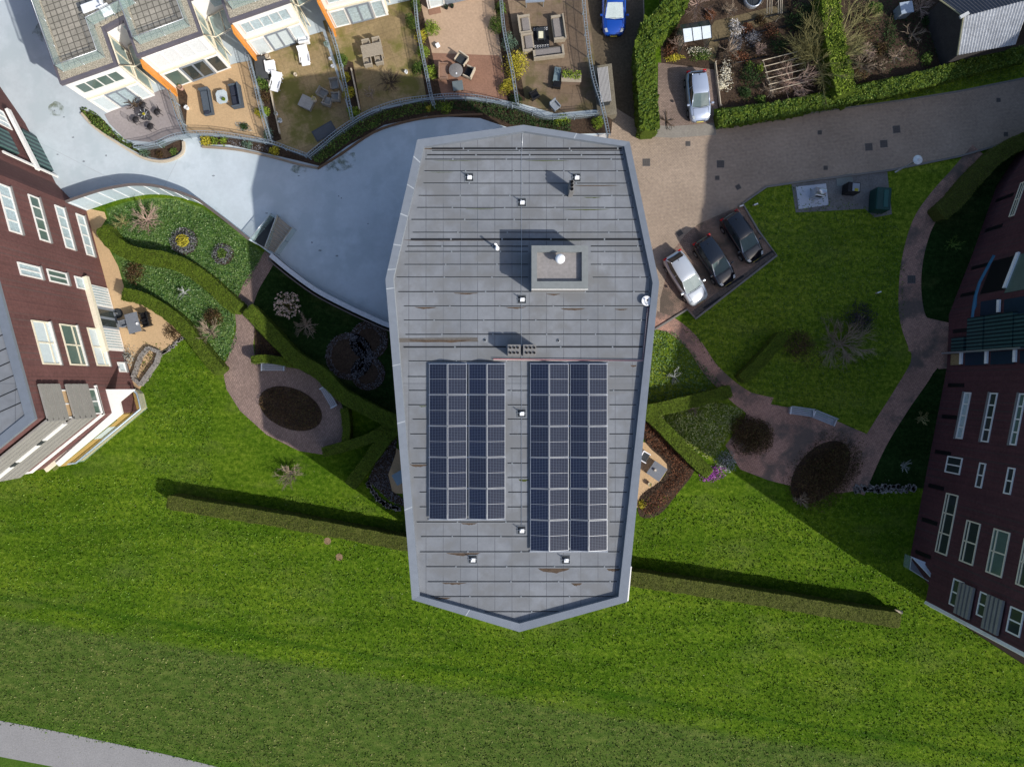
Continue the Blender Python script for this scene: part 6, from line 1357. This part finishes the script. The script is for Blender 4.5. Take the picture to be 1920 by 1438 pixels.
t = thing('waste_container', 'dark green bottle bank in the corner of the container pad', 'waste container', P(1642, 380, .03), -4); DG = M('dark_green', (.012, .05, .045), .4); MB().box((0, 0, .6), (1.1, 1.7, 1.2)).build('body', DG, t, bevel=.08); MB().box((.15, 0, 1.22), (.35, 1.3, .06)).build('lid', M('mid_green', (.02, .09, .085), .4), t, bevel=.03)
t = thing('street_lamp', 'tall street lamp with round pale disc head at the kerb of the shaded road', 'street lamp', P(1679, 323), 0)
hd = P(1721, 300, 3.0) - P(1679, 323)
MB().tube([(0, 0, 0), (hd.x * .1, hd.y * .1, 2.0), (hd.x, hd.y, 2.95)], .06, 8, r1=.04).build('pole', METAL, t)
MB().lathe((hd.x, hd.y, 2.95), [(.1, -.05), (.33, 0), (.34, .06), (.22, .09), (.2, .13), (0, .14)], 26).build('lamp_head', M('disc_white', (.62, .68, .72), .4), t)
MB().lathe((hd.x, hd.y, 3.085), [(.11, 0), (.1, .05), (0, .06)], 16).build('cap', METAL, t)
for x, y, l in ((1388, 388, 'left small pale post at the corner of the rough lawn'), (1415, 385, 'right small pale marker on the rough lawn corner'), (1645, 549, 'tiny white marker on the right lawn')):
    t = thing('marker_post', l, 'post', P(x, y), 20); MB().box((0, 0, .15), (.32, .1, .3)).build('post', WOODL, t); MB().box((0, 0, .31), (.3, .08, .02)).build('cap', WPLAST, t)
for x, y, l in ((614, 1014, 'upper bare earth patch on the lawn below the left hedge'), (636, 1044, 'lower bare earth patch on the lawn below the left hedge')):
    structure('bare_patch', MB().prism(pw(ellipse(x, y, 7, 7, 0, 9)), -.05, .012), M('bare_earth', (.22, .15, .09), .95, .2, 3, 14, .3))
t = thing('log', 'weathered log at the right end of the right lawn hedge', 'log', P(1680, 1144), -10); MB().tube([(-.3, 0, .3), (.3, 0, .3)], .14, 8).build('timber', WOODL, t); MB().box((0, 0, .1), (.3, .2, .2)).build('support', WOOD, t)

# ------------------------------------------------------------------ allotments
t = thing('glass_shelter', 'small lean-to glass shelter in the allotment above the silver car', 'greenhouse', P(1308, 78), 0)
def gz(pts): return [P(a, b, z) for a, b, z in pts]
GL = M('frosted_roof', (.55, .62, .68), .3, .06)
mb = MB(); q = gz([(1283, 80, 1.9), (1335, 71, 1.9), (1333, 48, 2.5), (1280, 55, 2.5)]); mb.add(q, [(0, 1, 2, 3)]); q = gz([(1280, 55, 2.5), (1333, 48, 2.5), (1328, 38, 1.9), (1276, 47, 1.9)])
o = mb.build('roof_glass', GL, t, world=True); mb = MB(); mb.add(q, [(0, 1, 2, 3)]); mb.build('roof_back', M('back_glass', (.05, .06, .065), .2), t, world=True)
mb = MB()
for k in range(4):
    a = k / 3; mb.tube(gz([(1283 + 52 * a, 80 - 9 * a, 1.93), (1280 + 53 * a, 55 - 7 * a, 2.53), (1276 + 52 * a, 47 - 9 * a, 1.93)]), .025, 4)
for x, y in ((1283, 80), (1335, 71)): mb.tube([P(x, y, 1.9), (P(x, y, 1.9).x, P(x, y, 1.9).y, 0)], .035, 4)
mb.build('frame', DGREY, t, world=True)
mb = MB(); a, b = P(1283, 80, 1.9), P(1276, 47, 1.9); mb.add([a, b, (b.x, b.y, 0), (a.x, a.y, 0)], [(0, 1, 2, 3)]); a, b = P(1335, 71, 1.9), P(1328, 38, 1.9); mb.add([a, b, (b.x, b.y, 0), (a.x, a.y, 0)], [(0, 1, 2, 3)]); mb.build('side_glass', RAIL, t, world=True)
t = thing('water_tub', 'round metal tub at the top edge of the allotment', 'tub', P(1409, 3)); MB().lathe((0, 0, 0), [(.62, 0), (.66, .5), (.6, .5), (.56, .35), (0, .35)], 26).build('tub', METAL, t)
MB().lathe((0, 0, .36), [(.55, 0), (0, .005)], 20).build('water', DGREY, t)
t = thing('pea_trellis', 'row of six pale horizontal bars of a low allotment trellis', 'trellis', P(1475, 135)); mb = MB(); pm_ = MB()
for k in range(6): mb.tube([P(1429 + 3 * k, 114 + 11.3 * k, 1.0), P(1505 + 2 * k, 95 + 11.6 * k, 1.0)], .03, 4)
mb.build('bar', WOODL, t, world=True)
for x, y in ((1431, 114), (1448, 172), (1503, 96), (1514, 154)): p = P(x, y, 1.0); pm_.tube([p, (p.x, p.y, 0)], .04, 4)
pm_.tube([P(1431, 114, 1.0), P(1447, 171, 1.0)], .025, 4); pm_.build('post', WOOD, t, world=True)
t = thing('bean_frame', 'upright pale poles of a bean frame at the top of the allotment', 'trellis', P(1452, 5)); mb = MB()
for x in (1439, 1444, 1448, 1460, 1464, 1467): mb.tube([P(x, -15, 1.4), P(x - 1, 26, 1.4)], .025, 4)
mb.build('pole', WOODL, t, world=True); mb = MB()
for x in (1439, 1467):
    for y in (-10, 24): p = P(x, y, 1.4); mb.tube([p, (p.x, p.y, 0)], .03, 4)
mb.build('post', WOOD, t, world=True)
for i, (x0, y0, x1, y1) in enumerate(((1338, 78, 1498, 45), (1345, 125, 1440, 106), (1395, 42, 1490, 20))):
    t = thing('plank_edging', ('dark plank across the middle of the allotment', 'dark plank above the thorny round bush', 'dark plank near the top of the allotment')[i], 'plank', P((x0 + x1) / 2, (y0 + y1) / 2)); a, b = P(x0, y0, .15), P(x1, y1, .15)
    MB().tube([a, b], .06, 4).build('plank', BLACK, t, world=True)
t = thing('board_fence', 'thin timber board edging between the driveway and the camellia border', 'fence', P(1345, 160)); a, b = P(1342, 115, .4), P(1352, 198, .4); MB().box(((a.x + b.x) / 2, (a.y + b.y) / 2, .2), ((b - a).length, .06, .4), rz=math.atan2(b.y - a.y, b.x - a.x)).build('board', WOODL, t, world=True)
mb = MB()
for k in range(4): p = a.lerp(b, k / 3); mb.box((p.x + .05, p.y, .22), (.06, .06, .46))
mb.build('post', WOOD, t, world=True)
bush(1310, 100, 24, .6, 'cream-flowered shrubs below the glass shelter', CAMEL, 300, asp=.45, sz=.1); bush(1312, 102, 26, .5, 'dark green plants under the cream flowers by the glass shelter', LGREEN, 700, asp=.5)
bush(1358, 145, 13, .8, 'pale hydrangea border right of the silver car on the driveway', CAMEL, 420, asp=2.4, sz=.13); bush(1262, 110, 18, .5, 'bright yellow-green flower strip at the top of the driveway', LYEL, 420, asp=.35)
bush(1253, 98, 16, .6, 'reddish small shrub between the tall hedge and the glass shelter', LRED, 400); bush(1268, 72, 20, 1.0, 'dark bush left of the glass shelter', LBROWN, 500)
bush(1380, 55, 15, .8, 'white blossoming shrub in the allotment', leafM('white_blossom', (.35, .32, .3), (.65, .62, .6)), 420); bush(1402, 58, 14, .7, 'rust-red shrub right of the white blossoming one', LRED, 420)
bush(1378, 82, 17, .6, 'grey lavender shrub in the middle of the allotment', LLAV, 400); bush(1408, 76, 18, .7, 'second grey lavender shrub, right of the first and below the rust-red one', LLAV, 450)
bush(1408, 148, 24, 1.0, 'large round dark thorny bush in the allotment', LDARK, 800); bush(1402, 126, 10, .5, 'bright green leafy clump above the dark thorny bush', LGREEN, 260); bush(1423, 130, 10, .5, 'yellow-green clump right above the dark thorny bush', LLIME, 220)
bush(1388, 108, 22, .4, 'low mauve-brown plants in the middle allotment bed', LRED, 450, asp=.6); bush(1460, 85, 20, .8, 'mossy dark green bush left of the tall olive bare tree', LDARK, 500)
bush(1500, 40, 30, 1.3, 'big dark evergreen bush near the top of the allotment', LDARK, 1200); bush(1445, 60, 16, .6, 'small red-leaved bush with pale flowers', LRED, 300)
bare(1304, 12, 52, 1.7, 'wide pinkish bare shrub at the top edge above the glass shelter', TWIGP, 12, 3, 4); bare(1532, 112, 88, 2.4, 'tall olive bare tree in front of the ivy-clad hedge', TWIGG, 20, 3, 5, r0=.07, lean=(-.2, .2))
bare(1481, 160, 46, 1.0, 'pinkish dense bare shrub at the lower end of the trellis', TWIGP, 14, 3, 4, cat='shrub', name='bare_shrub')
bare(1556, 150, 24, 1.8, 'pale fan of bare branches at the foot of the ivy-clad hedge', TWIG, 12, 3, 3, lean=(0, .4))
bare(1705, 70, 26, 1.6, 'pale bare branches beside the weathered shed gable', TWIG, 7, 3, 3, r0=.06)
bare(1635, 130, 24, 1.2, 'dark pinkish bare bush in the shaded plot', TWIGD, 10, 3, 4, cat='shrub', name='bare_shrub'); bare(1645, 128, 17, .9, 'small silvery bare shrub in the shaded plot by the verge', TWIG, 8, 3, 3, cat='shrub', name='bare_shrub')
bush(1618, 60, 26, .8, 'low brown scrub right of the ivy-clad hedge', LBROWN, 900, asp=2.2); bush(1665, 60, 16, .6, 'dark grass-green strip left of the shed', LDARK, 500, asp=3.0); bush(1612, 140, 20, .8, 'dark brown bush against the verge hedge', LBROWN, 600)
bare(1372, 130, 14, .7, 'small dark bare shrub beside the hydrangea border', TWIGD, 8, 2, 4, cat='shrub', name='bare_shrub'); bare(1480, 20, 20, 1.0, 'dark bare shrub near the bean frame', TWIGD, 8, 3, 4, cat='shrub', name='bare_shrub')
cover('allotment_weeds', [(1345, 85), (1430, 62), (1540, 40), (1550, 160), (1440, 190), (1360, 200), (1350, 120)], LBROWN, 26, .2, .14, label='brown dormant weeds over the allotment soil'); cover('allotment_weeds', [(1600, 0), (1740, 0), (1760, 110), (1640, 150), (1600, 150)], LDARK, 34, .25, .15, label='dark weeds over the shaded plot left of the shed')
bare(1250, 236 - 8, 22, .4, 'fallen bare branch on the driveway by the hedge end', TWIGD, 5, 2, 3, cat='shrub', name='fallen_branch', trunk=.1, flat=.1)
t = thing('birdhouse_box', 'small pale blue box lid in the shaded plot', 'box', P(1686, 28), 10); MB().box((0, 0, .5), (.85, .75, 1.0)).build('body', GREY, t, bevel=.02); MB().box((0, 0, 1.03), (.95, .85, .05)).build('lid', M('blue_lid', (.3, .36, .44), .5), t)
for x, y, r, m_, l in ((1352, 160, 9, CAMEL, 'cream flower clump in the middle of the driveway border'), (1330, 30, 12, LRED, 'rusty seedhead clump beside the trodden path'), (1425, 40, 12, LBROWN, 'brown clump beside the round metal tub'), (1395, 175, 14, LDARK, 'dark leafy mound at the lower edge of the allotment'), (1425, 190, 10, LGREEN, 'green tuft in front of the verge hedge below the thorny bush'), (1530, 30, 14, LBROWN, 'brown bush between the bean frame and the ivy-clad hedge'), (1640, 20, 14, LGREEN, 'green leafy tuft high in the shaded plot'), (1650, 95, 13, LBROWN, 'brown tuft in the middle of the shaded plot'), (1740, 40, 12, LDARK, 'dark bush touching the shed gable'), (1735, 110, 14, LGREEN, 'green brambles below the shed gable')):
    bush(x, y, r, .6, l, m_, 45 * r)
for x, y, r, m_, l in ((1620, 40, 26, TWIGG, 'olive tangled bare bush high right of the ivy-clad hedge'), (1610, 125, 26, TWIG, 'tan dry grasses at the lower end of the shaded plot'), (1720, 20, 24, TWIGP, 'pinkish bare bush at the top left of the shed'), (1440, 170, 20, TWIG, 'tan dry perennial below the dark thorny bush'), (1505, 75, 22, TWIGG, 'olive bare bush above the trellis'), (1268, 88, 18, TWIGP, 'pinkish dry shrub left of the glass shelter'), (1365, 100, 20, TWIG, 'tan bare rose between border and thorny bush'), (1365, 25, 16, TWIG, 'small straw-coloured bare bush by the trodden path'), (1420, 100, 14, TWIGP, 'pink-stemmed bare bush in the mauve bed'), (1355, 112, 16, TWIGD, 'dark rose bush at the driveway corner'), (1675, 110, 18, TWIG, 'pale stemmed bare bush near the box'), (1620, 100, 18, TWIGP, 'coppery grasses right of the ivy-clad hedge')):
    bare(x, y, r, .9, l, m_, 9, 3, 4, cat='shrub', name='bare_shrub')
# weathered shed with corrugated roof
t = thing('timber_shed', 'weathered dark timber shed with pale corrugated roof slope at the top right', 'shed', P(1840, 60))
e0, e1, r0, r1, b0, b1 = P(1795, 104, 2.2), P(1905, 84, 2.2), P(1806, 32, 3.6), P(1935, -2, 3.6), P(1762, 0, 2.2), P(1900, -45, 2.2)
mb = MB(); NC = 42
for k in range(NC + 1):
    a = k / NC; z = .06 * (1 if k % 2 else -1)
    p, q = e0.lerp(e1, a), r0.lerp(r1, a); mb.v += [(p.x, p.y, p.z + z), (q.x, q.y, q.z + z)]
for k in range(NC): mb.f.append([2 * k, 2 * k + 2, 2 * k + 3, 2 * k + 1]); mb.m.append(0); mb.sm.append(False)
mb.build('corrugated_roof', SHEETM, t, world=True)
mb = MB()
for k in range(NC + 1):
    a = k / NC; z = .04 * (1 if k % 2 else -1)
    p, q = r0.lerp(r1, a), b0.lerp(b1, a); mb.v += [(p.x, p.y, p.z + z), (q.x, q.y, q.z + z)]
for k in range(NC): mb.f.append([2 * k, 2 * k + 2, 2 * k + 3, 2 * k + 1]); mb.m.append(0); mb.sm.append(False)
mb.build('back_roof', M('dark_sheet', (.10, .10, .12), .7), t, world=True)
g0, g1, g2 = P(1797, 103, 2.1), P(1764, 2, 2.1), P(1806, 34, 3.5)
mb = MB().add([g0, g1, (g1.x, g1.y, 0), (g0.x, g0.y, 0), g2], [(0, 1, 2, 3), (0, 4, 1)]); g3 = P(1903, 83, 2.1); mb.add([g0, g3, (g3.x, g3.y, 0), (g0.x, g0.y, 0)], [(3, 2, 1, 0)]); mb.build('wall', M('tarred_boards', (.05, .045, .045), .9, .3, 2, 20, .3), t, world=True)
mb = MB(); mb.tube([e0, r0, b0], .07, 4); mb.build('bargeboard', M('mossy_board', (.26, .25, .16), .8), t, world=True)
mb = MB().box(tuple(P(1808, 29, 3.75)), (.7, .22, .12), rz=.5); mb.build('ridge_cap', M('pale_cap', (.5, .52, .52), .6), t, world=True)

# ------------------------------------------------------------------ cars
def carpaint(name, col, metal=.4, r=.28):
    m, nt, b = base(name); b.inputs['Base Color'].default_value = (*col, 1); b.inputs['Metallic'].default_value = metal; b.inputs['Roughness'].default_value = r; b.inputs['Coat Weight'].default_value = 1; b.inputs['Coat Roughness'].default_value = .04; return m
CG = M('car_glass', (.03, .04, .045), .03, .2, spec=.8); CGL = M('car_windscreen', (.10, .14, .14), .03, .3, spec=.8); TY = M('tyre', (.015, .015, .016), .85); RIM = M('rim', (.4, .41, .43), .3, metal=.8)
LAMP = M('headlamp_glass', (.4, .43, .45), .1, .05, spec=.6); RED = M('tail_lamp', (.45, .015, .015), .2); PLATE = M('yellow_plate', (.75, .6, .1), .5)
def car(loc, rot, label, paint, L=4.15, W_=1.74, hb=1.48, roofmat=None, ws=CGL, estate=False, rack=False):
    t = thing('parked_car', label, 'car', loc, rot); k = L / 4.2; hw = W_ / 2
    st = [(-2.1, .66, .70, .34), (-2.05, .80, .86, .26), (-1.85, .90, .93, .22), (-1.4, .97, .95, .2), (-.6, 1, .95, .2), (.3, 1, .94, .2), (.85, .99, .93, .2), (1.05, .985, .92, .2), (1.5, .95, .84, .2), (1.85, .86, .74, .22), (2.03, .72, .62, .26), (2.1, .52, .52, .34)]
    mb = MB(); rings = []
    for x, w_, zt, zb in st:
        y = w_ * hw; rings.append([(x * k, -y * .93, zb), (x * k, -y, zb + .18), (x * k, -y, zt - .18), (x * k, -y * .94, zt - .04), (x * k, -y * .8, zt + .01), (x * k, -y * .4, zt + .035), (x * k, 0, zt + .045), (x * k, y * .4, zt + .035), (x * k, y * .8, zt + .01), (x * k, y * .94, zt - .04), (x * k, y, zt - .18), (x * k, y, zb + .18), (x * k, y * .93, zb)])
    n = 13; 
    for r in rings: mb.v += r
    for i in range(len(rings) - 1):
        for j in range(n - 1): mb.f.append([i * n + j, (i + 1) * n + j, (i + 1) * n + j + 1, i * n + j + 1]); mb.m.append(0); mb.sm.append(True)
    mb.f.append(list(range(n))); mb.m.append(0); mb.sm.append(False); e = (len(rings) - 1) * n; mb.f.append([e + n - 1 - j for j in range(n)]); mb.m.append(0); mb.sm.append(False)
    body = mb.build('body', paint, t)
    zb_ = .93; xr0, xr1 = (-1.78, .05) if estate else (-1.5, .05); xb0, xb1 = (-1.98, 1.02) if estate else (-1.92, 1.02)
    cb_ = [(xb0, .72), (-1.2, .86), (.4, .87), (xb1, .80)]; ct = [(xr0, .58), (-1.0, .68), (-.3, .69), (xr1, .66)]
    mb = MB(); pr_ = [(cb_[i], ct[i]) for i in range(4)]
    for (bx, bw), (tx, tw) in pr_: mb.v += [(bx * k, -bw * hw, zb_), (tx * k, -tw * hw, hb - .05), (tx * k, 0, hb - .03), (tx * k, tw * hw, hb - .05), (bx * k, bw * hw, zb_)]
    for i in range(3):
        for j in range(4): mb.f.append([i * 5 + j, (i + 1) * 5 + j, (i + 1) * 5 + j + 1, i * 5 + j + 1]); mb.m.append(0); mb.sm.append(False)
    mb.add([mb.v[0], mb.v[1], mb.v[2], mb.v[3], mb.v[4]], [(0, 1, 2, 3, 4)]); mb.build('side_window', CG, t)
    (bx, bw), (tx, tw) = pr_[3]
    MB().add([(bx * k, -bw * hw * .97, zb_ + .02), (bx * k + .08, 0, zb_ + .03), (bx * k, bw * hw * .97, zb_ + .02), (tx * k, tw * hw * .97, hb - .045), (tx * k + .02, 0, hb - .03), (tx * k, -tw * hw * .97, hb - .045)], [(0, 1, 4, 5), (1, 2, 3, 4)]).build('windscreen', ws, t)
    mb = MB(); rp_ = [(xr0 - .02, .60, 0), (-1.35, .66, .03), (-.9, .70, .045), (-.3, .71, .045), (xr1 - .05, .69, .01), (xr1 + .06, .675, -.03)]
    for x, w_, dz in rp_: mb.v += [(x * k, -w_ * hw, hb - .05 + dz * .5), (x * k, -w_ * hw * .8, hb - .015 + dz), (x * k, 0, hb + .0 + dz), (x * k, w_ * hw * .8, hb - .015 + dz), (x * k, w_ * hw, hb - .05 + dz * .5)]
    for i in range(len(rp_) - 1):
        for j in range(4): mb.f.append([i * 5 + j, (i + 1) * 5 + j, (i + 1) * 5 + j + 1, i * 5 + j + 1]); mb.m.append(0); mb.sm.append(True)
    rf_ = mb.build('roof', roofmat or paint, t)
    MB().tube([(-1.35 * k, 0, hb), (-1.5 * k, 0, hb + .12)], .02, 5).build('antenna', BLACK, rf_)
    if rack: MB().tube([(-1.3 * k, -.58 * hw * 1.1, hb + .04), (0, -.62 * hw * 1.1, hb + .06)], .025, 5).tube([(-1.3 * k, .58 * hw * 1.1, hb + .04), (0, .62 * hw * 1.1, hb + .06)], .025, 5).build('roof_rail', BLACK, rf_)
    for s in (-1, 1):
        MB().tube([(bx * k, s * bw * hw, zb_), (tx * k, s * tw * hw, hb - .04)], .04, 5).build('windscreen_pillar', METAL if roofmat is None and 'black' in paint.name else paint, t)  # silver pillars on black cars paint in a reflection along the windscreen
        MB().tube([(xb0 * k, s * .72 * hw, zb_), (xr0 * k, s * .58 * hw, hb - .05)], .05, 5).build('rear_pillar', paint, t)
        MB().tube([(-.55 * k, s * .87 * hw, zb_), (-.55 * k, s * .70 * hw, hb - .04)], .03, 4).build('door_pillar', paint, t)
        m_ = MB().box((.82 * k, s * (hw + .08), .98), (.14, .2, .13)); m_.build('wing_mirror', paint, t, bevel=.03)
        MB().add([(1.70 * k, s * .62 * hw, .865), (1.96 * k, s * .50 * hw, .765), (1.96 * k, s * .70 * hw, .74), (1.72 * k, s * .82 * hw, .82)], [(0, 1, 2, 3) if s < 0 else (3, 2, 1, 0)]).build('headlight', LAMP, t)
        MB().box((-2.03 * k, s * .72 * hw, .80), (.14, .26, .22)).build('tail_light', RED, t, bevel=.02)
        MB().box((.1, s * (hw + .0), .62), (2.2 * k, .02, .04)).build('side_trim', DGREY, t)
        for x in (-1.3, 1.28):
            w_ = MB().tube([(x * k, s * (hw - .2), .31), (x * k, s * (hw + .005), .31)], .31, 18).build('wheel', TY, t); MB().tube([(x * k, s * (hw + .004), .31), (x * k, s * (hw + .015), .31)], .19, 12).build('rim', RIM, w_)
    MB().box((2.1 * k, 0, .42), (.04, .52, .11)).build('number_plate', PLATE, t); MB().box((2.06 * k, 0, .56), (.06, .7, .1)).build('grille', BLACK, t)
    mb = MB().tube([(1.05 * k, -.5 * hw, zb_ + .05), (1.02 * k, .1 * hw, zb_ + .06)], .012, 4).tube([(1.06 * k, 0, zb_ + .05), (1.02 * k, .6 * hw, zb_ + .06)], .012, 4); mb.build('wiper', BLACK, t)
    mb = MB()
    for s in (-1, 1): mb.tube([(1.12 * k, s * .70 * hw, .945), (1.6 * k, s * .66 * hw, .845), (1.86 * k, s * .56 * hw, .775)], .008, 3)
    mb.tube([(1.12 * k, -.70 * hw, .945), (1.14 * k, 0, .975), (1.12 * k, .70 * hw, .945)], .012, 3); mb.build('bonnet_seam', BLACK, t)
    MB().add([(-1.86 * k, -.58 * hw, 1.05), (-1.86 * k, .58 * hw, 1.05), (-1.58 * k - (.2 if estate else 0), .52 * hw, hb - .05), (-1.58 * k - (.2 if estate else 0), -.52 * hw, hb - .05)], [(0, 3, 2, 1)]).build('rear_window', CG, t)
    return t
car(P(1152, 14, .9) - Vector((0, 0, .9)) + Vector((0, .2, 0)), -90, 'bright blue car in the shaded alley at the top edge', carpaint('blue_paint', (.005, .07, .42), .3), 4.3, 1.8, 1.45, ws=M('pale_windscreen', (.45, .52, .52), .05))
car(P(1311, 178, .9) - Vector((0, 0, .9)), -84, 'pale silver-blue small car on the driveway beside the tall hedge', carpaint('silver_blue', (.42, .48, .60), .35, .3), 3.75, 1.68, 1.5)
car(P(1288, 521, .9) - Vector((0, 0, .9)), -58, 'silver hatchback, left one of the three parked cars', carpaint('silver_paint', (.60, .64, .68), .4, .28), 4.25, 1.78, 1.42, ws=M('silvery_windscreen', (.25, .3, .3), .04))
car(P(1342, 489, .9) - Vector((0, 0, .9)), -57, 'black car, middle one of the three parked cars', carpaint('black_paint', (.004, .006, .011), .0, .12), 4.0, 1.72, 1.48, estate=True)
car(P(1394, 444, .9) - Vector((0, 0, .9)), -57, 'black car with dark roof, right one of the three parked cars next to the lawn', carpaint('black_paint2', (.003, .004, .008), .0, .12), 4.05, 1.74, 1.5, estate=True, rack=True)
for (x, y, l) in ((1335, 568, 'parking stop bar in front of the silver hatchback'), (1378, 528, 'parking stop bar in front of the middle black car'), (1432, 482, 'parking stop bar in front of the right black car')):
    t = thing('parking_stop', l, 'parking stop', P(x, y), 33); MB().box((0, 0, .06), (1.5, .1, .1)).build('bar', BLACK, t); MB().box((0, 0, .02), (1.6, .16, .03)).build('foot', DGREY, t)
